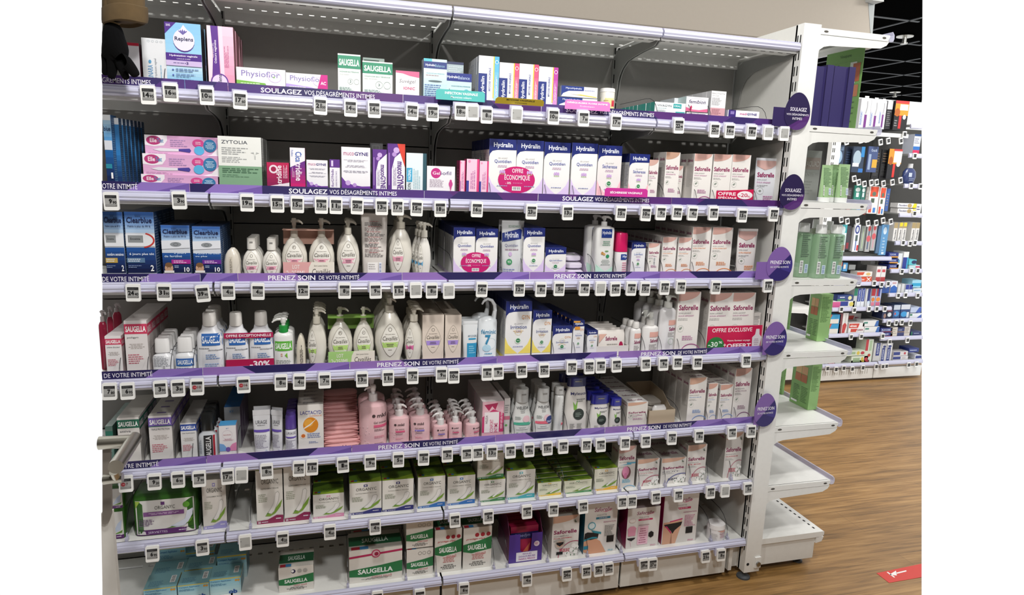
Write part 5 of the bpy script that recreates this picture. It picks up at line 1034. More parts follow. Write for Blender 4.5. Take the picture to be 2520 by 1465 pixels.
bottle(4,675,723,815,781,'cyl','#e6e6e4',lambda f:(f.rect(.06,.5,.94,.76,'#5cb03c'),f.txt('SAUGELLA',.1,.55,.9,.71,'#f4faf0',.03),f.poly([(.55,.38),(.7,.3),(.68,.45)],'#7ab83a'),f.lines(.35,.34,.5,.44,2,'#d88a60'),f.lines(.1,.06,.9,.26,5,'#a0a8a0')),'white pump bottle with green band and green collar','white green-collared pump bottle',3,tc='#e2e2de',collar='#1f8f3c',topw=.5,nz=-1)
bottle(4,729,752,825,821,'soft','#d6cfbe',lambda f:(f.lines(.4,.08,.75,.8,3,'#4a443c',0,.5,1)),'slim beige wipes pack on end beside the green-collared pump bottle','slim beige wipes pack',2,flat=.8,top=None,name='wipes_pack',cat='wipes pack')
bottle(4,757,804,794,760,'cav',CV,cavl('#b4d878',.48,.38,.26,.24),'cream pump bottle with green diamond label turned left','cream green-labelled turned bottle',4,tc='#cfcabc',topw=.42)
twin(4,((807,868),(869,920)),790,755,'#b4d878','#7aa04a',('#a3cd7c',),'twin pack of cream pump bottles in a green sleeve',808,922,779,864,'')
bottle(4,922,994,766,732,'cav',CV,cavl('#b4d878',.47,.32,ru=.32),'big round-bellied cream pump bottle with green diamond label','big round-bellied bottle',4,tc='#cfcabc',topw=.32,nz=.6)
bottle(4,996,1040,788,756,'cav',CV,cavl('#dc6ca4',.48,.36,.25,.24),'slender cream pump bottle with pink diamond label turned left','slender pink-labelled bottle',4,tc='#d8d3c4',topw=.46)
bottle(4,1138,1174,795,790,'tub','#e0e4e6',lambda f:(f.txt('MYCOGEL',.35,.64,.95,.69,'#6a8090',.01),f.rect(.38,.57,.88,.61,'#3a9ac4'),f.rect(.28,.02,.98,.48,'#2d93c0'),f.lines(.4,.2,.9,.42,4,'#8ac8e0')),'white squeeze tube with bright blue lower label','white blue-labelled tube',3,flat=.6,top='seal',name='squeeze_tube',cat='tube')
# hook-handled bottle
rt=bottle(4,1175,1221,778,777,'cyl','#eaf0f4',lambda f:(f.txt('féminic',.12,.62,.9,.72,'#2f86b0',.01),f.txt('7',.32,.38,.62,.6,'#2f86b0',.04),f.ell(.42,.3,.22,.08,'#b9dcec'),f.ring(.62,.4,.3,.13,.01,'#a8c8d8',16),f.lines(.2,.14,.85,.2,1,'#7ab0cc',1),f.rect(.25,.07,.8,.11,'#3a9ac4')),'white bottle hanging-hook shaped at its top','white hook-topped bottle',1,top=None)
W=xcol(1221,.05,1)-xcol(1175,.05,1); Hh=aty(1198,778,.05).z-SZ[4]; hk=aty(1198,736,.05).z-SZ[4]
mb=MB(); mb.tube([(W*.3,0,Hh-.012),(W*.38,0,Hh+(hk-Hh)*.3),(W*.36,0,Hh+(hk-Hh)*.62),(W*.2,0,Hh+(hk-Hh)*.9),(-.02*W,0,hk),(-W*.22,0,Hh+(hk-Hh)*.88),(-W*.32,0,Hh+(hk-Hh)*.68)],[.009,.0065,.006,.0055,.005,.004,.003],plast('#dfe3e6'),10)
mb.build('hook',rt,True)
c_=copy_tree(rt); c_.location=rt.location+Vector((-.012,.055,0)); tag(c_,'white hook-topped bottle behind its twin, fourth stocked shelf','bottle'); 
for (a,b_,t1_,t0_,nm,nn) in ((1545,1561,796,792,'left',1),(1549,1575,806,792,'right',2)):
    if nm=='left': continue
    bottle(4,a,b_,t1_,t0_,'cyl','#e6e4e2',lambda f:(f.poly([(.3,.62),(.95,.62),(.95,.8),(.3,.8)],'#dca89c'),f.txt('Saforelle',.3,.42,.98,.55,SAF,.02),f.lines(.3,.15,.9,.36,4,'#a8a4a0')),'small white capped bottle with blush label','small blush-labelled bottle',3,top='cap',topw=.6,tc='#dcdad6',dx=-.006)
bottle(4,1578,1617,799,768,'cyl','#e6e4e2',lambda f:(f.poly([(.35,.6),(.95,.6),(.95,.78),(.35,.78)],'#dca89c'),f.txt('Saforelle',.4,.42,.98,.54,SAF,.02),f.lines(.35,.1,.9,.36,5,'#a8a4a0')),'medium white pump bottle with small green collar','medium green-collared bottle',2,collar='#dedcd8',tc='#e2e4de',topw=.48,nz=-.5)
bottle(4,1618,1657,755,726,'cyl','#e2e1e2',lambda f:(f.poly([(.45,.62),(.98,.62),(.98,.73),(.45,.73)],'#dca89c'),f.txt('Safor',.5,.5,.97,.58,SAF,.02),f.lines(.45,.36,.95,.47,3,'#a8a4a0'),f.ring(.68,.27,.2,.07,.02,'#a8c0a8',12)),'large white pump bottle with small green collar','large green-collared bottle',4,tc='#e2e4de',topw=.5,nz=1,dx=-.012)
for px,py in ((1600,793),(1637,741)):
    pass
# wipes packs tray on the fourth shelf
tx=tray(4,1468,1546,808,852,.03,.2,'#dedad6','open white card tray of cream wipes packs')
for k in range(5):
    mb=MB(); W=tx[2]-.012; mb.lathe([(0,W*.42,.009),(.02,W*.47,.011),(.07,W*.48,.011),(.085,W*.46,.003)],plast('#e2dcd6',.35),pw=3.5,seg=20)
    if k==0:
        f=Face(mb,lambda u,v,d:(-W*.45+W*.9*u,-.0115-d,.012+.06*v),W*.9,.06); f.poly([(0,.5),(0,1),(.3,1)],'#dcb0a0'); f.txt('Saforelle',.25,.62,.7,.85,SAF,.02); f.ell(.85,.3,.08,.25,'#a8184c'); f.lines(.3,.2,.75,.45,2,'#a8a4a0')
    o=mb.build('wipes_pack',loc=(tx[0],.045+k*.032,tx[1]+.003),smooth=True); o.rotation_euler.x=-.12; tag(o,'cream wipes pack in the white tray, %s from the front, fourth stocked shelf'%(['first','second','third','fourth','fifth'][k]),'wipes pack','cream wipes packs in the white tray')
# fifth shelf
bottle(5,489,536,1056,1017,'sag','#c9cdd2',lambda f:(f.rect(.32,.02,.78,.84,'#2a2a2c'),f.rect(.8,.02,.9,.84,'#a01c2c'),f.txt('SAUGELLA',.42,.06,.7,.8,'#dcdcdc',.03,0,1),f.lines(.05,.2,.2,.8,2,'#7a8090',0,.4,1)),'silver-grey bottle with black cap and black upright label','silver black-capped bottle',4,top='cap',topw=.72,tc='#1c1e1f',pw=3)
def uri(f): f.txt('URIAGE',.15,.76,.82,.85,'#4a4a52',.0); f.lines(.2,.71,.75,.74,1,'#8a8a90',1); f.rect(.04,.56,.96,.62,'#6a52b4'); f.lines(.1,.16,.85,.5,9,'#a8a4b4'); f.poly([(.6,.04),(.75,.12),(.9,.04),(.75,.08)],'#a8b4c4')
bottle(5,624,666,1019,1009,'tub','#e2e3e7',uri,'white squeeze tube with violet band, facing forward','white violet-banded tube',2,flat=.65,top='seal',name='squeeze_tube',cat='tube')
bottle(5,668,697,1020,1010,'tub','#dcdde1',uri,'white squeeze tube with violet band, turned aside','turned violet-banded tube',2,flat=.65,top='seal',name='squeeze_tube',cat='tube',yaw=-25)
bottle(5,702,731,1052,1020,'cyl','#e2e2e8',lambda f:(f.txt('URIAGE',.12,.78,.9,.88,'#6a6a78'),f.rect(.03,.62,.97,.68,'#6a52b4'),f.lines(.1,.1,.9,.55,8,'#a8a4b4')),'white spray bottle with violet cap','violet-capped spray bottle',5,top='cap',topw=.96,tc='#5a4498',flat=.9)
def mklw(k,x,z,yy,tilt):
    mb=MB(); mb.lathe([(0,.048,.002),(.003,.056,.028),(.009,.058,.032),(.014,.054,.026),(.016,.04,.018)],M('#dba2a2',.38,0,.2),pw=3.2,seg=26)
    if k==0:
        f=Face(mb,lambda u,v,d:(-.03+.06*u,-.0325-d,.002+.011*v),.06,.011); f.txt('mkl',.3,.15,.75,.85,'#4a3434',.02)
    mb.box(-.055,.055,-.036,-.03,.006,.0075,M('#c98f8d',.45))
    o=mb.build('wipes_pack',loc=(x,yy,z),smooth=True); o.rotation_euler=(tilt,R_.uniform(-.03,.03),R_.uniform(-.06,.06)); tag(o,'pink soft wipes pack, %s in the tall pile, fifth stocked shelf'%(('bottom one',)+tuple('%s from the bottom'%q for q in ORD[2:]+['seventeenth'])+('top one',))[k],'wipes pack','pile of pink wipes packs')
xw=xcol(841,.06,.66)
for k in range(13): mklw(k,xw-.002+R_.uniform(-.003,.003),SZ[5]+.001+k*.0098,.066+k*.012,.0)
PK='#e0b8bc'
def mkl(c='#d85a80',u0=.4): 
    def a(f):
        f.circ(u0-.02,.72,.06,'#4a3a3c'); f.txt('mkl',u0+.1,.68,u0+.42,.77,'#4a3a3c',.02); f.txt('Gel intime',u0-.02,.54,u0+.42,.59,'#6a5658',.01); f.rect(u0-.02,.45,u0+.45,.51,c); f.lines(u0,.36,u0+.4,.42,2,'#7a6668'); f.lines(u0,.2,u0+.4,.26,2,'#dc8a9c'); f.lines(u0,.04,u0+.4,.1,2,'#9a8082')
        r=random.Random(5)
        for i in range(14): f.circ(r.uniform(.04,.35),r.uniform(.05,.5),.018,'#edd0d4')
    return a
bottle(5,884,952,985,947,'cyl',PK,mkl(u0=.52),'tallest pink pump bottle beside the wipes pile','tallest pink pump bottle',2,topw=.34,tc='#dcd4d4',flat=.85,nz=-.8)
bottle(5,957,1007,1020,994,'cyl',PK,mkl(u0=.3),'medium pink pump bottle with pink label bar','medium pink-bar pump bottle',4,topw=.44,tc='#dcd6d6',flat=.75,nz=.7)
bottle(5,1009,1058,1018,991,'cyl',PK,mkl('#8a7ac8',.22),'medium pink pump bottle with lilac label bar','medium lilac-bar pump bottle',4,topw=.44,tc='#dcd6d6',flat=.75,nz=-1)
bottle(5,1066,1102,1043,1014,'cyl',PK,mkl('#8a7ac8',.3),'small pink pump bottle, left of three','small pink left pump bottle',4,topw=.5,tc='#dcdad9',flat=.75,nz=-1)
bottle(5,1104,1137,1037,1009,'cyl',PK,mkl('#d85a80',.25),'small pink pump bottle, middle of three','small pink middle pump bottle',4,topw=.5,tc='#dcdad9',flat=.75,nz=1)
bottle(5,1145,1180,1039,1011,'cyl',PK,mkl('#d85a80',.55),'small pink pump bottle, right of three','small pink right pump bottle',4,topw=.5,tc='#dcdad9',flat=.75,nz=-1)
def wel(c,duo=0):
    def a(f):
        f.txt('WELEDA',.2,.78,.78,.86,'#4a4c4e',.01); f.lines(.35,.66,.65,.76,2,'#9a9c9c',1); f.ell(.68,.5,.18,.1,'#e4c0c8'); f.lines(.14,.48,.5,.58,3,'#8a9490'); f.poly([(.08,.34),(.85,.32),(.95,.36),(.8,.41),(.08,.41)],c); f.rect(.2,.2,.78,.29,'#e4e6e4'); f.lines(.25,.22,.73,.27,2,'#8a8c8c',1)
        if duo: f.circ(.82,.44,.2,'#2c3c7c'); f.txt('DUO',.68,.36,.95,.42,'#e8eaf4',.02)
        else:
            for u in (.25,.5,.72): f.circ(u,.06,.07,'#58a058' if u!=.5 else '#5a5c5a')
    return a
bottle(5,1258,1307,986,955,'wel','#dfe1df',wel('#4fae92'),'white flip-top bottle with green stripe','green-striped flip-top bottle',3,top='flip',topw=.62,tc='#b9bab8',flat=.55)
bottle(5,1311,1357,984,953,'wel','#dfe0de',wel('#e2687c',1),'white flip-top bottle with coral stripe and navy round patch','coral-striped flip-top bottle',3,top='flip',topw=.62,tc='#b9bab8',flat=.55)
bottle(5,1362,1384,968,950,'cyl','#d8dad8',lambda f:(f.rect(.7,.2,1,.28,'#e2687c'),f.lines(.75,.3,.95,.8,3,'#8a8c8c',0,.5,1)),'white flip-top bottle turned edge-on beside the tall navy-capped one','edge-on flip-top bottle',2,top='flip',topw=.95,tc='#b9bab8',flat=1)
def myl(f): f.txt('Myleuca',.2,.8,.86,.88,'#3a3a6a',.01); f.lines(.45,.66,.85,.74,2,'#7a7c7a'); f.poly([(.35,.5),(.3,.68),(.42,.58),(.5,.72),(.46,.5)],'#7ab04a'); f.circ(.56,.4,.24,'#2c3630'); f.lines(.42,.34,.7,.44,3,'#8a9a90'); f.lines(.2,.06,.44,.2,5,'#8a8a86'); f.lines(.5,.06,.76,.2,5,'#8a8a86')
bottle(5,1386,1442,948,928,'myl','#dfdcd7',myl,'tallest white bottle with navy cap','tallest navy-capped bottle',2,top='flip',topw=.8,tc='#1c2060',flat=.55,pw=2.6,dx=-.012)
bottle(5,1449,1497,991,970,'myl','#e2dfdb',myl,'medium white bottle with navy cap beside the tallest one','medium navy-capped bottle',8,top='flip',topw=.86,tc='#20248c',flat=.5,pw=2.6,dx=-.0)
bottle(5,1499,1528,996,979,'myl','#dcd9d5',myl,'medium white bottle with navy cap, half hidden by the tan-cornered carton','half-hidden navy-capped bottle',8,top='flip',topw=.9,tc='#20248c',flat=.7,pw=2.6)
tx=tray(5,1596,1660,936,1010,.035,.2,'#b9a890','open tan card tray with tall back flap')
mb=MB(); mb.lathe([(0,.024,.012),(.02,.028,.014),(.055,.027,.013),(.066,.02,.006)],plast('#e4e2e0',.3),pw=2.6,seg=22); f=Face(mb,lambda u,v,d:(-.02+.04*u,-.0145-d,.012+.04*v),.04,.04); f.txt('Saforelle',.15,.65,.85,.85,SAF,.02); f.circ(.5,.4,.14,'#a8c0a8')
o=mb.build('wipes_pack',loc=(tx[0],.06,tx[1]+.003),smooth=True); tag(o,'white rounded wipes pack standing in the tan tray, fifth stocked shelf','wipes pack')
for k in range(2):
    mb=MB(); mb.lathe([(0,.026,.03),(.004,.03,.036),(.012,.03,.036),(.016,.026,.03)],plast('#b4aea6',.3),pw=4,seg=20); o=mb.build('wipes_pack',loc=(tx[0]-.002,.125,tx[1]+.04+k*.018),smooth=True); o.rotation_euler=(.1,0,.15); tag(o,'flat wipes pack lying behind in the tan tray, %s of two, fifth stocked shelf'%('lower','upper')[k],'wipes pack')
mb=MB(); mb.box(-.03,.03,-.038,.038,0,.036,card('#a89c8c')); o=mb.build('carton',loc=(tx[0]-.002,.125,tx[1]+.0025)); tag(o,'plain tan inner box under the flat wipes packs, fifth stocked shelf','box')
# sixth shelf soft packs
def softpack(row,xl,xr,yt,y,dep,desc,art,zb=None):
    z0=SZ[row] if zb is None else aty(xl,zb,y).z; z0+=.0005
    X0,X1=xcol(xl,y,z0+.05),xcol(xr,y,z0+.05); W=X1-X0; H=aty((xl+xr)/2,yt,y).z-z0
    mb=MB(); pf=[(0,.96,.9),(.03,1,1),(.9,1,1),(.97,.97,.93),(1,.92,.8)]; prof=[(a*H,b*W/2,c*dep/2) for a,b,c in pf]
    mb.lathe(prof,M('#2f5f1c',.35,0,.2),pw=7,seg=40)
    def mp(u,v,d):
        x=-W/2*.97+W*.97*u; q=min(.97,abs(x)/(W/2)); return (x,-(dep/2+d+.0005)*(1-q**7)**(1/7),H*(.02+.86*v))
    f=Face(mb,mp,W*.97,H*.86,True); art(f)
    o=mb.build('pad_pack',loc=(X0+W/2,y+dep/2,z0),smooth=True); tag(o,desc+', '+RN[row],'pad pack')
def sp(foot,qty,nm):
    def a(f):
        f.rect(.04,.02,.96,.99,'#dad8d4'); f.rect(.03,.0,.97,.15,foot); f.txt(qty,.08,.03,.18,.12,'#e8dcec',.0); f.txt(nm,.22,.04,.52,.1,'#d8c8e0',.0); f.lines(.7,.05,.93,.1,1,'#e4d8ea')
        f.rect(.44,.84,.5,.93,'#5a2a6a'); f.txt('ORGANYC',.34,.72,.66,.82,'#4a4a44',.0); f.rect(.16,.54,.8,.66,'#7e4a88'); f.lines(.22,.57,.74,.63,2,'#d8c0dc',1); f.circ(.84,.8,.055,'#5a9a30'); f.poly([(.04,.78),(.12,.98),(.04,.98)],'#9ab83c')
        f.poly([(.5,.16),(.7,.2),(.95,.45),(.9,.3),(.75,.18)],'#5a8a2c'); f.poly([(.58,.22),(.75,.2),(.83,.35),(.86,.6),(.95,.66),(.9,.4),(.8,.2),(.68,.17)],'#c0c8d8'); f.poly([(.6,.23),(.74,.22),(.82,.38),(.85,.62),(.94,.68),(.93,.5),(.86,.3),(.76,.19)],'#d4dae6'); f.lines(.08,.26,.34,.46,5,'#6a4a74')
    return a
softpack(6,326,487,1216,.025,.11,'wide soft pad pack with purple foot and green film',sp('#5a2468','10','SERVIETTES'))
def edgepack(f): f.rect(.04,.02,.9,.99,'#d8d6d2'); f.rect(.04,0,.9,.14,'#5a2468'); f.poly([(.3,.2),(.75,.3),(.85,.7),(.6,.55)],'#b8c4d8'); f.poly([(.3,.15),(.85,.3),(.8,.2)],'#5a8a2c'); f.lines(.5,.03,.88,.1,1,'#d8c8e0')
softpack(6,262,308,1250,.025,.11,'soft green-filmed pad pack at the left edge, lower of two',edgepack)
softpack(6,262,304,1196,.028,.11,'soft green-filmed pad pack at the left edge, upper of two',edgepack,zb=1255)
# purple counter display on the lowest shelf
y=.03; z0=SZ[7]+.0005; X0=xcol(1252,y,z0+.02);X1=xcol(1333,y,z0+.02); W=X1-X0; hf=aty(1290,1315,y).z-z0; hb=hf+.05
mb=MB(); pm=card('#4a2d8c'); pm2=card('#6a1a4c')
fl=[(0,0),(W,0),(W,hf),(W*.68,hf*1.0),(W*.66,hf*.42),(W*.6,hf*.36),(W*.4,hf*.36),(W*.34,hf*.42),(W*.32,hf*1.0),(0,hf)]
mb.prism([(a-W/2,b) for a,b in fl],'y',0,.002,pm); mb.box(-W/2,W/2,.15,.152,0,hb+.02,pm2)
for s in (-W/2,W/2-.0015): mb.prism([(.002,0),(.15,0),(.15,hb+.02),(.04,hb),(.002,hf)],'x',s,s+.0015,pm2)
f=Face(mb,lambda u,v,d:(-W/2+W*u,-d,hf*v),W,hf); f.rect(.22,.04,.86,.36,'#e8e4ec'); 
for t,v in (('RÈGLES',.27),('DOULOUREUSES',.175),('PAINFUL PERIODS',.085)): f.txt(t,.3 if t!='RÈGLES' else .42,v,.8 if t!='RÈGLES' else .68,v+.06,'#7a3aa0' if t[0]!='P' else '#b03a90',.015)
f.circ(.83,.62,.085,'#e4d4e0'); f.lines(.77,.58,.89,.66,2,'#c04a80')
o=mb.build('counter_display',loc=(X0+W/2,y,z0)); tag(o,'purple card counter display with notched front, lowest shelf','display box')
for k in range(5):
    mb=MB(); mb.box(-W*.42,W*.42,0,.02,0,hf*1.15,card('#9a1440'),{'right':card('#c8862c')}); f=bface(mb,'front',-W*.42,W*.42,0,.02,0,hf*1.15); f.rect(0,.62,1,.82,'#1c1c58'); f.txt('Gynedyn',.1,.66,.7,.78,'#8a90c0',.01,.2); f.poly([(.3,.1),(.7,.5),(.6,.1)],'#c86a4a')
    o=mb.build('heat_patch_sachet',loc=(X0+W/2,y+.012+k*.027,z0+.002)); o.rotation_euler.x=-.08; tag(o,'crimson and navy sachet inside the purple display, %s from the front'%(['first','second','third','fourth','fifth'][k]),'sachet','sachets in the purple display')
# ------------------------------------------------------------------ electronic price tags
TG={1:'366,234,14.95 421,228,16.90 510,236,10.90 592,247,17.60 789,261,21.00 863,266,14.90 921,269,14.90 1014,275,14.90 1064,278,19.50 1133,275,18.90 1163,277,_ 1197,284,8.10 1271,283,_ 1361,287,10.50 1435,292,7.80 1515,301,17.90 1669,310,22.90 1757,320,22.50 1794,322,16.90 1848,325,18.40 1889,327,_ 1928,329,_',
2:'275,495,9.90 442,493,3.90 609,499,19.90 683,502,15.70 732,503,15.60 791,505,13.60 827,506,11.20 879,507,20.60 939,509,13.90 978,510,17.90 1025,512,15.90 1083,514,18.30 1173,515,16.50 1307,521,23.50 1396,523,13.30 1527,525,15.70 1588,526,10.90 1625,524,9.20 1665,524,14.90 1703,525,4.55 1754,525,8.75 1825,530,15.75 1902,528,11.40',
3:'329,720,24.40 405,719,31.90 500,722,39.90 562,717,4.50 635,717,4.50 746,715,12.90 848,715,8.20 924,715,9.90 981,715,11.90 1023,714,_ 1062,715,8.50 1104,716,_ 1185,712,14.90 1277,711,12.90 1330,712,8.50 1375,710,5.50 1437,710,4.20 1477,710,_ 1513,711,14.50 1552,710,8.90 1586,710,15.20 1634,708,11.00 1674,706,4.90 1760,707,9.40 1888,703,11.95',
4:'271,963,7.80 315,962,6.95 396,957,3.90 439,955,3.80 486,952,r10 600,947,r16 692,941,8.90 737,939,4.50 799,936,7.90 891,933,13.50 955,930,11.50 1015,926,7.90 1086,922,9.90 1116,925,10.90 1198,918,8.90 1225,916,9.20 1283,912,14.80 1338,911,10.50 1406,905,7.70 1449,903,10.50 1477,901,8.10 1516,899,4.45 1588,896,4.30 1631,895,9.00 1666,893,14.00 1715,893,14.05 1835,888,21.80',
5:'311,1190,r7 381,1185,9.20 439,1180,6.90 491,1178,7.90 561,1172,17.50 595,1169,_ 657,1159,8.70 736,1153,5.70 768,1150,11.90 844,1144,1.99 911,1138,9.90 980,1131,5.90 1042,1127,5.90 1100,1119,3.90 1148,1117,3.90 1175,1115,3.90 1210,1113,13.20 1255,1110,8.20 1301,1107,8.30 1346,1103,15.30 1385,1099,8.70 1442,1096,17.95 1477,1095,9.95 1537,1091,5.95 1588,1085,4.20 1652,1078,3.20 1719,1073,8.90 1800,1065,4.60 1847,1061,9.50',
6:'376,1362,6.95 499,1347,3.90 604,1334,_ 696,1326,4.25 812,1309,4.60 923,1297,4.75 1119,1280,4.90 1201,1271,5.90 1296,1259,5.90 1361,1254,4.10 1434,1247,4.90 1530,1236,5.90 1554,1234,39.90 1613,1224,4.90 1668,1219,5.90 1747,1211,5.90 1783,1208,_ 1839,1202,5.60',
7:'929,1471,5.20 1033,1466,5.90 1141,1450,6.90 1296,1426,4.00 1394,1413,24.90 1442,1406,24.90 1472,1402,28.90 1497,1399,28.90 1583,1390,29.90 1605,1388,27.90 1735,1369,21.90 1773,1365,8.95'}
TWd,THt=.0355,.0475; tagw=M('#f1f1ee',.35,0,.2,.01); clipm=M('#c9c8de',.12,0,.5,0,.75)
hm=None; cm_=None
def rrect(w,h,r,n=4):
    P=[]
    for cx_,cz_,a0 in ((w-r,h-r,0),(-w+r,h-r,90),(-w+r,-h+r,180),(w-r,-h+r,270)):
        P+=[(cx_+r*math.cos(math.radians(a0+90*i/n)),cz_+r*math.sin(math.radians(a0+90*i/n))) for i in range(n+1)]
    return P
for r in TG:
    items=[q.split(',') for q in TG[r].split()]; cnt={}
    for q in items: cnt[q[2]]=cnt.get(q[2],0)+1
    seen={}
    for px,py,pr in items:
        px,py=float(px),float(py); y=-.032; p=aty(px,py,y)
        t=empty('price_tag',p); t.rotation_euler.x=-.10 if r>=4 else .02
        t.rotation_euler.y=R_.uniform(-.03,.03)+(-.1 if pr=='39.90' and r==3 else 0)
        seen[pr]=seen.get(pr,0)+1
        nmv='with blank grey screen' if pr=='_' else ('with red offer disc and number %s'%pr[1:] if pr[0]=='r' else 'reading %s'%pr.replace('.',','))
        plc='' if cnt[pr]==1 else (', leftmost such' if seen[pr]==1 else ', %s such from left'%ORD[seen[pr]])
        tag(t,'price tag %s%s, %s rail'%(nmv,plc,RN[r]),'price tag','electronic price tags')
        if hm is None:
            mb=MB(); P=rrect(TWd/2,THt/2,.004); mb.prism(P,'y',-.0065,.002,tagw)
            P2=rrect(TWd/2-.0038,.0150,.001,1); mb.prism([(a,b+.001) for a,b in P2],'y',-.0068,-.0064,M('#8f8f8c',.4,noise=0)); ho=mb.build('housing',t); hm=ho.data
            mb=MB(); mb.box(-TWd/2-.004,TWd/2-.002,.002,.004,-.006,THt/2+.004,clipm); mb.prism([(.004,-.006),(.014,.004),(.014,.012),(.004,.014)],'x',-TWd/2-.004,TWd/2-.006,clipm); co=mb.build('clip',t); cm_=co.data
        else:
            for nm_,me in (('housing',hm),('clip',cm_)): o=bpy.data.objects.new(nm_,me); COL.objects.link(o); o.parent=t
        w2=TWd-.0085;h2=.029
        mb=MB(); mb.box(-w2/2,w2/2,-.0071,-.0067,-.0135,.0155,C('#a3a3a1' if pr!='_' else '#a9a9a6'))
        f=Face(mb,lambda u,v,d:(-w2/2+w2*u,-.0071-d*.5,-.0135+h2*v),w2,h2)
        if pr=='_': f.lines(.4,.08,.95,.28,3,'#8b8b88',1); f.rect(.02,.6,.12,.68,'#6b6b68'); 
        else:
            f.rect(0,.74,1,1,'#232325'); f.lines(.08,.78,.92,.95,2,'#5a5a5c'); f.rect(0,0,1,.17,'#7b7b79'); f.lines(.05,.03,.9,.13,1,'#b4b4b2')
            if pr[0]=='r': f.circ(.27,.45,.21,'#9c2632'); f.txt('-1€',.14,.4,.4,.5,'#e0b8b8',.01); f.txt(pr[1:],.55,.33,.55+.17*len(pr[1:]),.6,'#5c2a30',.02)
            else:
                a,b_=pr.split('.'); x1=.6; x0=.05 if len(a)==2 else .33
                f.txt(a,x0 if a[0]!='1' or len(a)==1 else .08,.25,x1,.68,'#0c0c0e',.045); f.txt(b_,.64,.23,.98,.49,'#0c0c0e',.03); f.rect(.66,.56,.7,.62,'#161618')
        mb.build('screen',t)
# ------------------------------------------------------------------ clear shelf dividers
DV={1:(405,1108,1616,1700,1748,1885),2:(1206,1343,1411,1479,1633,1674,1713,1757,1861),3:(594,1113,1234,1286,1463,1515,1560,1596,1630,1706,1811),
4:(295,364,421,476,556,1039,1095,1178,1362,1414,1444,1586,1627,1670,1735),5:(264,357,432,474,584,957,1012,1240,1265,1317,1395,1451,1540,1592,1673,1740,1775,1810),
6:(313,492,561,617,764,860,1022,1099,1179,1246,1322,1388,1462,1524,1572,1636,1698,1741,1798),7:(856,999,1073,1215,1248,1347,1445,1528,1748,1789)}
dm=M('#d4d6da',.2,0,0,0,.03); em=M('#24242a',.3,noise=0); dvm=None
for r in DV:
    for i,px in enumerate(DV[r]):
        X=xcol(px,.012,SZ[r]+.01); t=empty('shelf_divider',(X,.006,SZ[r]+.0005))
        cv_=[(.004,.0),(.004,.014),(.008,.03),(.018,.048),(.035,.062),(.06,.071),(.1,.074),(.3,.074)]
        if dvm is None:
            mb=MB(); mb.prism(cv_+[(.3,0)],'x',-.0004,.0004,dm); a=mb.build('panel',t)
            mb=MB(); mb.tube([(0,a_,b_) for a_,b_ in cv_],.0009,em,5); b2=mb.build('edge',t)
            mb=MB(); mb.box(-.004,.004,-.003,.01,0,.009,clipm); mb.box(-.0015,.0015,.002,.008,.009,.018,clipm); c2=mb.build('foot_clip',t); dvm=[a.data,b2.data,c2.data]
        else:
            for nm_,me in zip(('panel','edge','foot_clip'),dvm): o=bpy.data.objects.new(nm_,me); COL.objects.link(o); o.parent=t
        if r>=6: t.scale=(1,1.15,1.35)
        tag(t,'clear shelf divider with dark curved edge, %s from the left, %s'%((['first']+ORD[2:]+['seventeenth','eighteenth','nineteenth'])[i],RN[r]),'shelf divider','clear shelf dividers')
# ------------------------------------------------------------------ end shelving
EZ=[2.030,1.712,1.450,1.172,.90,.612,.372]; EX0,EX1,ED=1.906,2.205,.62
ef=empty('end_shelving_base',(2.05,.3,0))
mb=MB(); T=lambda v:(v[0]-2.05,v[1]-.3,v[2])
mb.prism([(EX0,.125),(2.19,.125),(2.213,.132),(2.213,.146),(2.208,.148),(EX0,.148)],'y',.004,ED,PW); mb.box(EX0+.008,2.178,.012,.026,.032,.126,PW); mb.box(EX0+.008,2.178,ED-.02,ED-.006,.032,.126,PW); mb.box(2.165,2.178,.026,ED-.02,.032,.126,PW)
mb.prism([(2.178,.1),(2.205,.105),(2.213,.125),(2.178,.126)],'y',.004,.02,PW)
y_=.03
while y_<ED-.03: mb.box(2.183,2.190,y_,y_+.012,.1482,.1486,SL); y_+=.028
mb.box(EX0+.0,EX0+.008,.02,.022,.03,.14,SL)
mb.v=[T(v) for v in mb.v]; mb.build('base_unit',ef)
for yy in (.05,.55):
    mb=MB(); mb.lathe([(0,.02),(.006,.019),(.012,.01),(.033,.008)],M('#3f4347',.5),c=(2.14-2.05,yy-.3)); mb.build('levelling_foot',ef,True)
mb=MB(); mb.box(1.845-2.05,1.905-2.05,ED-.02-.3,ED+.02-.3,.03,2.036,PW); mb.build('far_post',ef)
tag(ef,'white base unit of the end shelving on levelling feet','shelving')
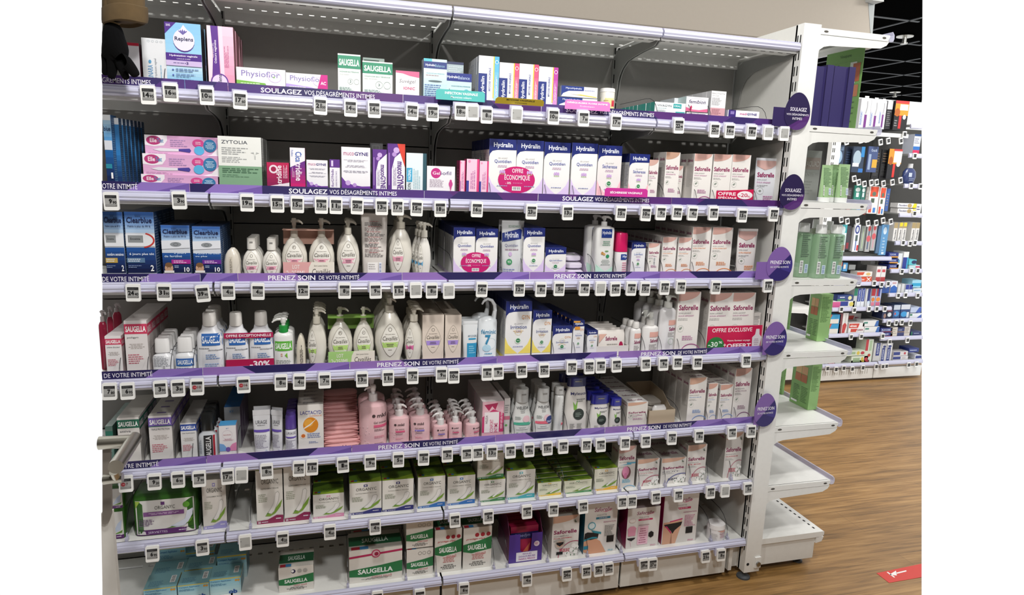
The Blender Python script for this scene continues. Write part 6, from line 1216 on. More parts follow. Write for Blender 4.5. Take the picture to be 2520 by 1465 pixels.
for i,z in enumerate(EZ):
    t=empty('end_shelf',(2.05,.3,z)); mb=MB()
    mb.box(EX0-2.05,EX1-2.05-.004,-.296,.32,-.003,0,PW); mb.box(EX0-2.05,EX1-2.05-.01,-.298,-.294,-.02,0,PW); mb.box(EX0-2.05,EX1-2.05-.01,.316,.32,-.02,0,PW)
    mb.box(EX1-2.05-.006,EX1-2.05,-.298,.32,-.02,-.001,PW); mb.box(EX0-2.05+.03,EX1-2.05-.1,-.28,.3,-.02,-.017,M('#8d8c89',.6))
    mb.build('deck',t)
    for s in (0,1):
        yb=-.304 if s==0 else .322; P=[(EX0-2.05,-.022),(EX1-2.05-.004,-.022),(EX1-2.05-.012,-.034),(EX1-2.05-.035,-.045),(EX1-2.05-.07,-.047),(-.09,-.054)]+[(-.09-.05*math.sin(a),-.054-.04*(1-math.cos(a))) for a in (.5,.9,1.25,1.5)]+[(EX0-2.05,-.105)]
        mb=MB(); mb.prism(P,'y',yb,yb+.004,PW)
        mb.prism([(EX0-2.05,-.020),(EX1-2.05-.01,-.020),(EX1-2.05-.002,-.004),(EX1-2.05-.004,0),(EX0-2.05,0)],'y',yb-.001,yb+.005,PW)
        for hx,hw in ((-.112,.009),(.128,.008)): mb.prism([(hx+hw*math.cos(a*.63),-.010+.0035*math.sin(a*.63)) for a in range(10)],'y',yb-.0018,yb,M('#4a4640',.6))
        mb.prism([(-.137+.004*math.cos(a*.8),-.036+.004*math.sin(a*.8)) for a in range(8)],'y',yb-.0012,yb,M('#3a3834',.6))
        mb.build('bracket',t)
    mb=MB(); x=EX1-2.05; mb.prism([(x,-.018),(x+.008,-.02),(x+.018,-.018),(x+.021,-.008),(x+.02,.004),(x+.012,.014),(x+.008,.013),(x+.015,.003),(x+.014,-.006),(x+.006,-.009),(x,-.008)],'y',-.3,.32,M('#d6d6ea',.12,0,.6,0,.62)); mb.build('price_rail',t)
    tag(t,'white end shelf with rounded bracket, %s of the seven on the end unit'%(['topmost','second from top','third from top','fourth from top','fifth from top','sixth from top','lowest'][i]),'shelf','end shelves')
def EB(z,pxl,pxr,pyt,y,dep,cols,art,lb,name='carton',cat='box',zt=None):
    X0=xcol(pxl,y,z+.05) if zt is None else xcol(pxl,y,zt); Zt=aty((pxl+pxr)/2,pyt,y).z; X0=xcol(pxl,y,Zt); X1=xcol(pxr,y,Zt); W=X1-X0;H=Zt-z-.001
    mb=MB(); f,s,t=[card(c) for c in cols]; bx=(-W/2,W/2,0,dep,0,H); mb.box(*bx,f,{'left':s,'right':s,'top':t}); FS={k:bface(mb,k,*bx) for k in ('front','left','right','top')}
    if art: art(FS)
    o=mb.build(name,loc=(X0+W/2,y,z+.001)); tag(o,lb,cat); return o
VP=('#2f285c','#28204c','#6a6298')
for i,(a,b_,t_,yy) in enumerate(((1995,2037,163,.03),(2038,2054,160,.024),(2055,2091,164,.03),(2092,2107,165,.024))):
    EB(EZ[1],a,b_,t_,yy,.05,VP,None,'plain dark violet upright carton on the end unit, %s of four'%(['leftmost and half hidden','second narrow','third wide','rightmost narrow'][i]),'upright_carton')
# green advert card on the second end shelf (stands along the shelf's outer edge)
X=2.192; z0=EZ[1]+.001; yn=atx(2138,112,X).y; yn2=atx(2095,318,X).y; zt_=atx(2138,112,X).z; yf=min(ED-.02,atx(2036,137,X).y)
yn=(yn+yn2)/2; mb=MB(); mb.box(0,.002,-(yf-yn),0,0,zt_-z0,C('#6f9a52'))
f=Face(mb,lambda u,v,d:(-d,-(yf-yn)*u*1.0,(zt_-z0)*v),yf-yn,zt_-z0)
f.txt('Vinopure',.38,.9,.68,.95,'#2c4a2c',.0); f.lines(.02,.855,.95,.857,1,'#4a6a3a',0,.9); f.rect(.25,.79,.38,.83,'#1c3a4c'); f.rect(.68,.58,.85,.84,'#d0d8d0'); f.rect(.76,.6,.95,.82,'#a85a34'); f.rect(.76,.42,.95,.56,'#b87450'); f.lines(.1,.1,.9,.4,9,'#4a6a3a')
o=mb.build('advert_card',loc=(X,yf,z0)); tag(o,'tall green advertising card standing behind the violet cartons','advertising card')
# clear display panel with mirrored lettering
y=.26; z0=EZ[2]+.001; a=aty(1976,360,y); b_=aty(2024,372,y); H=b_.z-z0; W=b_.x-a.x
mb=MB(); mb.box(0,W,0,.003,0,H,M('#9a9d99',.35)); f=Face(mb,lambda u,v,d:(W*u,-d,H*v),W,H); f.rect(0,.62,.96,.86,'#968b84')
g=Face(mb,lambda u,v,d:(W*(1-u),-d-.0008,H*v),W,H); g.txt('CAUDALIE',.08,.68,.98,.79,'#b4b0aa',.02); g.txt('VINOPURE',.25,.5,.8,.55,'#b2b5b1',.01); f.lines(.1,.1,.8,.4,5,'#8c8f8b')
o=mb.build('plastic_sign',loc=(a.x,y,z0)); tag(o,'grey display panel with mirrored lettering behind the green tubes','sign')
def GT(row,pxl,pxr,py,y,prof,Ht,col,lab,lb,name,cat,cap=None,capz=None,flat=.6,pw=3,mat=None):
    z=EZ[row]; X0=xcol(pxl,y,z+.03);X1=xcol(pxr,y,z+.03); rx=(X1-X0)/2; H=aty((pxl+pxr)/2,py,y).z-z-.001
    t=empty(name,((X0+X1)/2,y,z+.001)); mb=MB(); P=[(q[0]*H,q[1]*rx,(q[2] if len(q)>2 else q[1])*rx*flat) for q in prof]
    mb.lathe(P,mat or plast(col),pw=pw,seg=24)
    f=Face(mb,lambda u,v,d:(-rx+2*rx*u,-(interp(P,H*v)+d+.001),H*v),2*rx,H)
    if lab: lab(f)
    mb.build('body',t,True)
    if cap: mb=MB(); mb.lathe([(q[0],q[1]*rx,q[1]*rx*(.9 if flat<.8 else 1)) for q in cap(H)],plast('#e4e6e4'),seg=18); mb.build('cap',t,True)
    tag(t,lb,cat)
def interp(P,z):
    for a,b in zip(P[:-1],P[1:]):
        if z<=b[0]: return a[2]+(b[2]-a[2])*(z-a[0])/max(1e-6,b[0]-a[0])
    return P[-1][2]
tubP=[(.13,.92,.9),(.14,.95,.92),(.5,1,.6),(.93,1.04,.12),(1,1.04,.06)]
def gl(f): f.lines(.1,.42,.9,.93,14,'#6f8f6c'); f.barcode(.62,.2,.84,.38,'#dfe6ee','#4a6aa0',True); f.barcode(.1,.18,.2,.45,'#f0f0f0','#222',True)
for i,(a,b_,t_,yy) in enumerate(((2016,2041,406,.05),(2038,2060,405,.085),(2057,2083,404,.05))):
    GT(2,a,b_,t_,yy,tubP,0,'#9fc08e',gl,'light green squeeze tube standing on its white cap, %s of three'%['left','middle','right'][i],'squeeze_tube','tube',cap=lambda H:[(0,.93),(.13*H,.95)],flat=.75,pw=2.4)
botP=[(0,.94),(.01,.99),(.95,1),(.985,.9),(1,.5)]
gm_=M('#94b894',.08,0,.5,0,.6)
def bl(f): f.lines(.12,.45,.75,.95,12,'#55685a'); f.barcode(.5,.1,.75,.3,'#cfe0ee','#3a5a90',True); f.barcode(.12,.1,.36,.38,'#eef0ee','#222',True)
def gbot(f): bl(f)
for i,(a,b_,t_,yy,nm) in enumerate(((1952,1984,571,.07,'left, partly behind the post'),(1994,2026,575,.045,'middle of the front three'),(2031,2063,575,.045,'right of the front three'),(1986,2006,562,.17,'back one, left'),(2020,2040,566,.15,'back one, right'))):
    GT(3,a,b_,t_,yy,botP,0,'#6f9a72',bl if i<3 else None,'clear green bottle with white cap on the end unit, '+nm,'lotion_bottle','bottle',cap=lambda H:[(H,.62),(H*1.01,.66),(H*1.19,.62),(H*1.2,.58)],flat=.8,pw=4,mat=gm_ if i<3 else M('#b4bfa8',.08,0,.5,0,.6))
GRN=('#a3cf86','#7fae62','#96c27a')
def grn(FS):
    l=FS['left']; 
    for u,v,c in ((.18,.72,'#d8b078'),(.5,.72,'#d0a070'),(.18,.54,'#b86a3c'),(.5,.54,'#b4663a')): l.rect(u,v,u+.3,v+.17,c)
    l.lines(.15,.1,.5,.45,10,'#557a44'); l.lines(.56,.1,.9,.45,10,'#557a44'); l.rect(.08,.06,.4,.1,'#eef0ec')
    FS['front'].lines(.1,.4,.9,.95,18,'#5f8a4c')
def GE(row,pxm,pym_b,pxr,pyt,pxl,lb):
    z=EZ[row]; p=atz(pxm,pym_b,z); y=p.y; X0=p.x; Zt=aty(pxm,pyt,y).z; X1=xcol(pxr,y,Zt)
    # depth from the far corner of the left face at the top
    lo,hi=y,y+.3
    for _ in range(40):
        m=(lo+hi)/2; d=Vector((X0,m,Zt))-CP; q=1260+F*d.dot(RT)/d.dot(FW)
        if q>pxl: lo=m
        else: hi=m
    dep=max(.03,min(lo-y,.16)); W=X1-X0;H=Zt-z-.001
    mb=MB(); f,s,t=[card(c) for c in GRN]; bx=(0,W,0,dep,0,H); mb.box(*bx,f,{'left':s,'right':s,'top':t}); FS={k:bface(mb,k,*bx) for k in ('front','left','right','top')}; grn(FS)
    o=mb.build('carton',loc=(X0,y,z+.001)); tag(o,lb,'box')
GE(4,2009,841,2052,725,1996,'tall green carton with skin pictures on the fifth end shelf, in plain view')
GE(5,1987,1010,2024,898,1955,'tall green carton with skin pictures on the sixth end shelf, in plain view')
GE(4,1942,812,1955,706,1925,'green carton on the fifth end shelf, mostly hidden by the post')
GE(5,1924,972,1939,880,1905,'green carton on the sixth end shelf, mostly hidden by the post')
# red floor sticker with a white arrow
P=[atz(2157,1411,.001),atz(2188,1435,.001),atz(2268,1421,.001),atz(2268,1388,.001)]; o0=P[0]
mb=MB(); mb.prism([(p.x-o0.x,p.y-o0.y) for p in P],'z',0,.0006,C('#cf3224')); 
u1=(P[3]-P[0]); v1=(P[1]-P[0]); mpf=lambda u,v,d:(u1.x*u+v1.x*v,u1.y*u+v1.y*v,.0006+d)
f=Face(mb,mpf,1,1); f=Face(mb,lambda u,v,d:tuple(atz(u,v,.0013)-Vector((o0.x,o0.y,.0005))),1,1); f.poly([(2205,1410),(2230,1404),(2231,1407),(2206,1413)],'#f0ece8'); f.poly([(2188,1415),(2205,1405),(2207,1417)],'#f0ece8'); f.poly([(2182,1409),(2185,1408),(2203,1421),(2200,1422)],'#f0ece8')
o=mb.build('floor_sticker',loc=(o0.x,o0.y,0.0005)); tag(o,'red floor sticker with a white arrow on the wood floor','floor sticker')

# ------------------------------------------------------------------ the far oral-care run
YF=2.1; DKP=M('#3f3e3b',.7)
bf=empty('far_shelving_frame',(4.3,YF,0)); O=lambda x:x-4.3
xl=xcol(2040,YF,1.2); xm=xcol(2148,YF,.04); xr=xcol(2268,YF,.1)
mb=MB(); 
for a,b_ in ((xl-.0,xm-.001),(xm+.001,xr)): mb.box(O(a),O(b_),.32,.34,.05,1.98,DKP)
for i,v in enumerate(mb.v):
    if abs(v[0]-O(xr))<1e-4: mb.v[i]=(O(xcol(2268,YF+v[1],v[2])),v[1],v[2])
mb.build('back_panel',bf)
for i in range(1,len(mb.v)):pass
mb=MB(); mb.box(O(xl-.0),O(xm-.004),.0,.02,.02,.104,PW); mb.box(O(xm+.004),O(xr),.0,.02,.02,.104,PW)
for i in range(28): 
    xx=xl+.02+i*.022
    if xx<xm-.06: mb.box(O(xx),O(xx+.006),-.0008,0,.06,.10,M('#b4b0a8',.6))
mb.build('plinth_panel',bf)
tag(bf,'far dark-backed shelving run holding oral care goods beyond the wooden aisle','shelving')
# white frame of the neighbouring run
wf=empty('white_frame',(3.6,YF,0)); xp=xcol(2004,YF,.85); 
mb=MB(); mb.box(xp-3.6,xp-3.6+.075,-.02,.02,.03,1.93,PW)
z=.2
while z<1.85: mb.box(xp-3.6+.008,xp-3.6+.014,-.021,-.0195,z,z+.03,SL); mb.box(xp-3.6+.022,xp-3.6+.028,-.021,-.0195,z,z+.03,SL); z+=.05
mb.build('post',wf); mb=MB(); mb.box(-.25,xp-3.6,.3,.32,.05,1.9,M('#bdb3a6',.8)); mb.build('back_panel',wf)
mb=MB(); mb.box(-.25,xp-3.6,-.02,.3,.05,.14,PW); mb.build('base',wf)
for z in (.36,.62,.87): mb=MB(); mb.box(-.25,xp-3.6-.01,-.02,.3,z-.02,z,PW); mb.prism([(xp-3.6,z-.02),(xp-3.6-.25,z-.02),(xp-3.6-.22,z-.045),(xp-3.6-.06,z-.055),(xp-3.6-.02,z-.08),(xp-3.6,z-.1)],'y',-.024,-.02,PW); mb.build('shelf',wf)
tag(wf,'white slotted post and empty white shelves seen past the end unit','shelving')
def fz(px,py,y=YF): return aty(px,py,y)
FP={}
def far_rail(px0,px1,py,lb,dep=.3,wh=0):
    a=fz(px0,py); b_=fz(px1,py); t=empty('far_shelf',((a.x+b_.x)/2,YF+.15,a.z)); w2=(b_.x-a.x)/2
    mb=MB(); mb.box(-w2,w2,-.15,dep-.16,-.012,-.004,PG if not wh else PW); 
    if wh: mb.box(-w2,w2,-.152,-.148,-.03,-.002,PW)
    mb.build('deck',t)
    if not wh: mb=MB(); mb.prism([(-.15,-.034),(-.162,-.03),(-.164,-.02),(-.16,-.006),(-.152,0),(-.15,0)],'x',-w2,w2,RAILM); mb.build('price_rail',t)
    tag(t,lb,'shelf','shelves of the far run'); return a.z
Z1=far_rail(2096,2237,321,'far white shelf holding the violet brush cartons',wh=1)
far=lambda n,px0,px1,py,lb:FP.__setitem__(n,far_rail(px0,px1,py,lb))
far('A',2066,2192,631,'far shelf rail under the hanging toothbrushes, left bay'); far('B',2050,2192,694,'far shelf under the orange and white toothpaste, left bay'); far('C',2046,2192,757,'far shelf under the red and blue upright toothpaste, left bay')
far('D',2038,2172,822,'far shelf under the red lettered cartons, left bay'); far('E',2022,2156,897,'lowest far shelf, left bay')
far('R0',2240,2268,305,'far white shelf at the upper right corner'); far('R1',2236,2268,377,'far shelf under the pink-blue bottle, right bay'); far('R2',2224,2268,452,'far shelf under the round navy bottle, right bay')
far('R3',2212,2268,524,'far shelf under the yellow-tagged flat cartons, right bay'); far('R4',2202,2268,593,'far shelf under the upright paste cartons, right bay'); far('R5',2191,2268,662,'far shelf under the orange-footed flat cartons, right bay')
far('R6',2186,2268,721,'far shelf under the small blue and white cartons, right bay'); far('R7',2172,2268,785,'far shelf under the dark blue cartons, right bay'); far('R8',2165,2268,829,'far shelf under the lower navy flat cartons, right bay'); far('R9',2160,2268,889,'lowest far shelf, right bay')
FL={}
def fb(shelf,x0,x1,y0,y1,art,lb,dep=.1,hang=0,y=YF+.012,name='carton',cat='box',col='#e2e0dc'):
    """far carton between photo columns x0..x1 and rows y0..y1"""
    a=fz(x0,y0,y); X1=xcol(x1,y,a.z); z1=fz(x0,y1,y).z
    if shelf: 
        zs_=FP.get(shelf,Z1); z1=zs_-.003 if abs(z1-zs_)<.02 else z1
    W=X1-a.x;H=a.z-z1; mb=MB(); mb.box(-W/2,W/2,0,dep,0,H,card(col)); f=bface(mb,'front',-W/2,W/2,0,dep,0,H)
    for q in art:
        k=q[0]
        if k=='r': f.rect(*q[1:])
        elif k=='l': f.lines(*q[1:])
        elif k=='t': f.txt(*q[1:])
        elif k=='c': f.ell(*q[1:])
        elif k=='p': f.poly(*q[1:])
    o=mb.build(name,loc=(a.x+W/2,y,z1)); 
    tag(o,lb,cat); return o
# shelf 1
for i,(a,b_,t_) in enumerate(((2121,2146,242),(2146,2168,246),(2168,2184,248))):
    o=fb('Z',a,b_,t_,318,[('p',[(.3,1),(.7,1),(.7,1.08),(.3,1.08)],'#f0f0f0'),('p',[(.5,.55),(.62,.75),(.58,.92),(.66,.93),(.7,.75),(.6,.55)],'#9a9a9c'),('r',.46,.06,.7,.52,'#6a2a78'),('l',.05,.2,.25,.7,4,'#6a88c0',0,.5,1)],'grey carton with violet electric toothbrush, %s of three'%['left','middle','right'][i],.08,col='#c4c4c6')
fb('Z',2206,2239,247,320,[('r',0,.9,1,1,'#c03a38'),('r',0,.5,1,.9,'#d8902c'),('c',.2,.6,.2,.14,'#a85a24'),('r',.35,.68,.95,.88,'#e8e4e0'),('r',.36,.05,.55,.5,'#b82c2c'),('c',.75,.45,.12,.08,'#e0e0e0'),('l',.05,.1,.3,.35,3,'#8a8a8a')],'black and orange brush carton on the far white shelf',.12,col='#1a1a1c')
fb('Z',2186,2199,248,318,[('r',0,.7,1,1,'#c4c4c6'),('l',.1,.1,.9,.65,8,'#7a7a7a')],'black brush carton turned sideways on the far white shelf',.12,col='#222226',y=YF+.03)
FL[0]=0
def hangp(x0,x1,y0,y1,col,art,lb,y=YF+.02): 
    return fb(None,x0,x1,y0,y1,art,lb,.012,1,y,'blister_pack','blister pack',col)
hangp(2056,2080,356,410,'#27364f',[('c',.5,.45,.35,.3,'#8aa4bc'),('r',.1,.75,.9,.92,'#5a7088'),('r',.1,.0,.6,.12,'#8a2a4a'),('c',.5,.5,.12,.2,'#c8d0d4')],'dark blue hanging brush-head pack, leftmost of the top hooks')
hangp(2083,2099,360,420,'#1a2438',[('l',.2,.2,.8,.8,6,'#3a4a68')],'near-black hanging pack beside the leftmost blue one',YF+.06)
hangp(2102,2130,360,424,'#26364c',[('c',.4,.55,.35,.3,'#9aacb8'),('r',.05,.22,.6,.36,'#dcdcda'),('r',.7,.6,1,1,'#2a7ab4'),('r',.6,.0,1,.15,'#2a6ab0')],'dark blue hanging pack with white band and bright blue edge')
hangp(2139,2163,360,424,'#3a4a74',[('r',.5,.18,1,.5,'#c89a34'),('r',.1,.1,.35,.7,'#8a9ab4'),('t','Oral-B',.3,.8,.85,.9,'#c8d4e4')],'slate blue hanging pack with amber corner')
for i,(a,b_) in enumerate(((2153,2170),(2172,2190))): hangp(a,b_,368,440,'#151517',[('l',.15,.1,.85,.5,8,'#4a4a4a'),('l',.2,.55,.8,.9,4,'#6a5a4a')],'black hanging charger pack, %s of the pair'%['left','right'][i],YF+.05)
hangp(2190,2222,366,440,'#18181c',[('r',0,.5,1,1,'#c88a2c'),('r',.4,.55,1,.95,'#e4e0dc'),('r',.35,.93,1,1,'#b83c38'),('r',.4,.05,.58,.5,'#c8302c'),('c',.8,.5,.15,.09,'#e4e4e4'),('c',.2,.6,.15,.14,'#a0541c')],'black and orange hanging brush pack beside the rounded bottle')
hd=[(2088,2098,462,488,'#3a3438','grey hanging pack'),(2105,2121,456,492,'#1f7a68','green hanging toothbrush pack'),(2122,2132,458,492,'#2c6a60','darker green hanging pack'),(2134,2141,460,525,'#a09a94','slim beige hanging pack'),
(2142,2166,458,526,'#e0dcd8','red and white hanging pack, wider one'),(2168,2183,461,529,'#e2deda','red and white hanging pack, narrower one'),(2184,2192,464,520,'#3a5a9a','blue hanging pack at the hook end')]
for a,b_,t_,d_,c_,nm in hd:
    art=[('r',.1,.62,.9,.98,'#cf4a2c'),('c',.5,.72,.2,.08,'#5a6a5a'),('r',.25,.4,.6,.56,'#4a5a4c'),('r',.1,.04,.4,.3,'#d05038'),('r',.55,.04,.8,.22,'#3a7ac0')] if 'red' in nm else [('c',.5,.7,.35,.15,'#d4dcd8'),('r',.3,.2,.7,.5,'#e4e8e6')] if 'green' in nm else [('l',.2,.2,.8,.8,5,'#8a8a88')]
    hangp(a,b_,t_,d_,c_,art,nm+' on the middle hooks')
low=[(2070,2080,512,532,'#7a7674'),(2084,2092,514,532,'#8a5a54'),(2096,2108,514,526,'#2a6a5c'),(2108,2118,514,528,'#4a8ac0'),(2120,2132,510,528,'#b84a34')]
for i,(a,b_,t_,d_,c_) in enumerate(low): hangp(a,b_,t_,d_,c_,[('r',.2,.1,.8,.5,'#d8d8d4')],'small hanging pack tip below the end shelf bracket, %s from left'%(['first','second','third','fourth','fifth'][i]),YF+.04)
h3=[(2068,2086,553,620,'#d8eef0',[('r',0,.7,1,1,'#3aa0a8'),('c',.5,.8,.3,.14,'#c8d8d8'),('r',.3,.3,.7,.6,'#3a5a6a'),('r',.55,.05,.95,.25,'#c82c34')],'turquoise and white toothbrush pack with red square'),
(2086,2096,556,615,'#3c3a40',[('r',.2,.05,.8,.3,'#8a2a34')],'dark toothbrush pack with dull red square'),(2099,2104,560,618,'#8a8a88',[],'thin grey toothbrush pack edge'),
(2105,2119,553,620,'#e4e6ea',[('c',.5,.82,.4,.16,'#2c3a84'),('c',.5,.82,.22,.1,'#c8ccd4'),('r',.4,.05,.55,.45,'#3a5aa4'),('r',.7,.05,.98,.25,'#c82c34'),('r',.3,.4,.7,.62,'#4a5a5c')],'white toothbrush pack with navy oval and red square'),
(2122,2132,556,618,'#8e9490',[('r',.4,.1,.6,.9,'#b4c8a0')],'clear toothbrush pack with green brush'),(2136,2147,555,620,'#a8a8a8',[('r',.35,.1,.6,.9,'#4a5a78'),('c',.5,.5,.45,.12,'#c85a60'),('c',.5,.88,.3,.1,'#b84a4c')],'clear toothbrush pack with red disc, left one'),
(2149,2160,553,617,'#a8a8a8',[('r',.35,.1,.6,.9,'#c89aa4'),('c',.5,.55,.45,.12,'#c85a60'),('c',.5,.88,.3,.1,'#b84a4c')],'clear toothbrush pack with red disc, right one'),(2163,2171,556,624,'#4a6a8a',[],'dim blue hanging pack behind the bright blue one'),(2172,2189,553,628,'#5a92c0',[('c',.5,.8,.25,.12,'#c8d8e4'),('l',.3,.1,.7,.6,5,'#a8c8e0'),('r',.35,.03,.7,.1,'#d8e4ec')],'bright blue hanging brush pack, rightmost on the lower hooks')]
for a,b_,t_,d_,c_,art,nm in h3: hangp(a,b_,t_,d_,c_,art,nm)
OR='#cf4c30'
bk=[('B',2064,2074,645,666,'#5a9ac4',[('r',0,.5,1,1,OR)],'far orange and blue carton, upper left'),('B',2076,2087,647,668,'#4a96c8',[('r',.1,.3,.6,.8,'#e0d8cc')],'far light blue carton beside the orange one'),('B',2090,2106,652,664,'#8a8c8a',[],'far grey tray end'),
('B',2110,2147,669,681,'#e4dfd8',[('p',[(0,.9),(0,.3),(.4,.3),(.5,.9)],OR),('c',.75,.5,.15,.3,'#d8b470')],'far white toothpaste carton with orange flag, upper one'),('B',2111,2146,682,694,'#d8502c',[('t','elmex',.1,.3,.5,.65,'#f4e8e0',.02),('p',[(.6,.1),(.68,.1),(.95,.9),(.87,.9)],'#f0e8e0'),('p',[(.87,.1),(.95,.1),(.68,.9),(.6,.9)],'#f0e8e0')],'far orange toothpaste carton with white cross, lower one'),
('B',2159,2170,656,692,'#e2dedc',[('r',0,0,1,.3,'#b03a3c'),('r',.15,.62,.85,.8,'#c84a54')],'far white tube with red berries, left of its pair'),('B',2171,2182,656,692,'#e2dedc',[('r',0,0,1,.3,'#b03a3c'),('r',.15,.62,.85,.8,'#c84a54')],'far white tube with red berries, right of its pair'),
('B',2143,2154,643,653,'#c8c8c4',[],'far pale box end at the back, left'),('B',2160,2171,643,652,'#c8c8c4',[('l',.1,.2,.9,.8,2,'#6a3a40')],'far pale box end at the back, middle'),('B',2174,2185,642,652,'#c8c8c4',[('l',.1,.2,.9,.8,2,'#6a3a40')],'far pale box end at the back, right'),
('C',2062,2100,727,741,'#2a3f7c',[('r',0,0,.5,.3,'#4a8a60'),('c',.8,.5,.12,.35,'#dcd8a0'),('l',.15,.4,.5,.8,1,'#d8dcec')],'far navy and green toothpaste carton, upper one'),('C',2050,2104,742,756,'#e4e4e0',[('r',0,0,.35,.9,'#d05a90'),('r',.35,.2,.7,.95,'#26388a'),('c',.85,.5,.1,.35,'#d8c860')],'far pink and navy toothpaste carton, lower one'),
('C',2104,2112,710,752,'#c4c8c8',[('r',0,.6,1,1,'#1f7a60')],'far upright carton with green top'),('C',2113,2122,711,754,'#dfe3ea',[('r',0,.3,.9,1,'#263a90'),('t','FLUOCARIL',.25,.35,.6,.95,'#c8d4ec',.02,0,1)],'far upright navy carton, left of its pair'),('C',2123,2131,710,754,'#dfe3ea',[('r',0,.3,.9,1,'#263a90'),('t','FLUOCARIL',.25,.35,.6,.95,'#c8d4ec',.02,0,1)],'far upright navy carton, right of its pair'),
('C',2133,2137,711,752,'#d0d2d4',[],'far slim white upright carton'),('C',2138,2145,711,752,'#dfe3ea',[('r',0,.3,.9,1,'#222f78'),('c',.5,.25,.4,.08,'#c8d8ec')],'far upright navy carton beside the slim white one'),
('C',2147,2157,711,753,'#b4bcc8',[('r',0,.6,.9,1,'#a8222c'),('c',.5,.4,.4,.12,'#d87a30'),('r',.1,.05,.9,.25,'#d8788c')],'far red upright carton with orange fruit, left one'),('C',2158,2171,711,753,'#a8b0d0',[('r',.1,.58,.4,1,'#b0242e'),('r',.4,.58,.7,1,'#2c348a'),('c',.5,.4,.4,.12,'#e08a34'),('r',.1,.05,.9,.25,'#c86080')],'far red and blue upright carton with orange fruit, right one'),
('D',2042,2070,775,797,'#2f9acc',[('p',[(0,1),(.25,1),(.1,.5),(0,.5)],OR),('r',.1,.0,.85,.5,'#e4ded4')],'far sky blue toothpaste carton, upper of its stack'),('D',2040,2068,798,820,'#2f9acc',[('p',[(0,1),(.25,1),(.1,.5),(0,.5)],OR),('r',.1,.0,.85,.5,'#e4ded4')],'far sky blue toothpaste carton, lower of its stack'),
('D',2068,2075,772,820,'#7a3a40',[],'far dim red upright carton edge'),('D',2076,2089,771,820,'#e4e0dc',[('p',[(.1,.02),(.6,.02),(.9,.4),(.5,.55),(.1,.4)],'#bf3a38'),('r',.4,.5,.7,.95,'#c8c4c0')],'far white upright carton with red wave'),
('D',2090,2120,772,793,'#b8b4b0',[('p',[(0,.3),(.35,.3),(.45,.75),(0,.75)],'#b83a34'),('p',[(.5,.4),(.9,.55),(.5,.6)],'#7a2a44')],'far dim white and red carton standing back'),('D',2090,2128,796,820,'#e8e4e2',[('p',[(.02,.5),(.6,.5),(.68,.95),(.02,.95)],'#c8402e'),('t','elmex',.08,.6,.52,.85,'#f4eae6',.03),('p',[(.15,.1),(.5,.1),(.58,.42),(.15,.42)],'#c8402e'),('t','JUNIOR',.58,.15,.95,.38,'#8a2a40',.03)],'far white carton with big red flag in the left bay'),
('D',2125,2163,790,804,'#e2e2e0',[('p',[(.75,0),(1,0),(1,1),(.85,.9)],'#3a6ab0'),('r',.05,.5,.3,.8,'#4a8a78')],'far white carton with blue splash, upper one'),('D',2128,2165,805,820,'#e4e4e2',[('p',[(.75,0),(1,0),(1,1),(.85,.9)],'#3a6ab0'),('r',.05,.5,.3,.8,'#4a8a78')],'far white carton with blue splash, lower one'),
('E',2028,2034,876,894,'#c8b0c0',[],'far lilac carton edge'),('E',2004,2037,881,896,'#c8c0cc',[('r',.0,.6,.7,1,'#b04a98'),('c',.4,.3,.2,.2,'#4a6a3a'),('r',.75,.5,1,.9,'#6a3a6a')],'far berry-patterned carton at the low left'),('E',2043,2056,872,896,'#dca8ac',[('c',.5,.5,.3,.2,'#a83040'),('c',.6,.2,.25,.15,'#4a2a2c')],'far pink carton with cherries, left one'),('E',2058,2072,871,896,'#d4d8d0',[('c',.6,.5,.25,.2,'#a83040'),('r',.1,.3,.4,.9,'#b8ccb4')],'far pale carton with cherries, right one'),
('E',2083,2129,864,877,'#d4dcc8',[('r',.1,.3,.5,.75,'#9ab48c'),('c',.65,.5,.08,.35,'#d8c04c'),('c',.88,.5,.1,.3,'#b83040')],'far pale green flat carton, top of three'),('E',2096,2137,878,887,'#dce4d0',[('r',.1,.3,.5,.75,'#9ab48c'),('c',.65,.5,.08,.35,'#d8c04c'),('c',.88,.5,.1,.3,'#b83040')],'far pale green flat carton, middle of three'),('E',2094,2139,888,897,'#dce4d0',[('r',.1,.3,.5,.75,'#9ab48c'),('c',.65,.5,.08,.35,'#d8c04c'),('c',.88,.5,.1,.3,'#b83040')],'far pale green flat carton, bottom of three'),
('E',2133,2151,836,894,'#d4dccc',[('r',0,.5,.35,1,'#b8343c'),('c',.6,.3,.2,.07,'#b83a30'),('r',.5,.5,.85,.95,'#a8c09c')],'far tall pale green carton with red strip'),
('R1',2252,2268,330,375,'#c8ccd8',[('r',0,0,1,.2,'#c82c58'),('r',0,.2,1,.38,'#2a6ab4'),('r',0,.9,1,1,'#1c3f74'),('l',.1,.5,.9,.8,3,'#8a8a98')],'far mouthwash bottle with pink and blue bottom'),
('R3',2210,2256,500,511,'#e4e2e0',[('t','Fixodent',.06,.3,.5,.75,'#3a3a6a',.02,.2),('c',.64,.5,.12,.45,'#b0986a'),('p',[(.78,0),(1,0),(1,1),(.86,1)],'#e8d020')],'far flat denture cream carton with yellow tag, upper one'),('R3',2210,2254,513,524,'#e4e2e0',[('t','Fixodent',.06,.3,.5,.75,'#3a3a6a',.02,.2),('c',.64,.5,.12,.45,'#b0986a'),('p',[(.78,0),(1,0),(1,.8),(.86,1)],'#e8d020')],'far flat denture cream carton with yellow tag, lower one'),('R3',2257,2268,502,523,'#e0dedc',[('l',.1,.3,.9,.8,2,'#4a4a7a')],'far flat denture cream carton cut by the photo edge'),
]
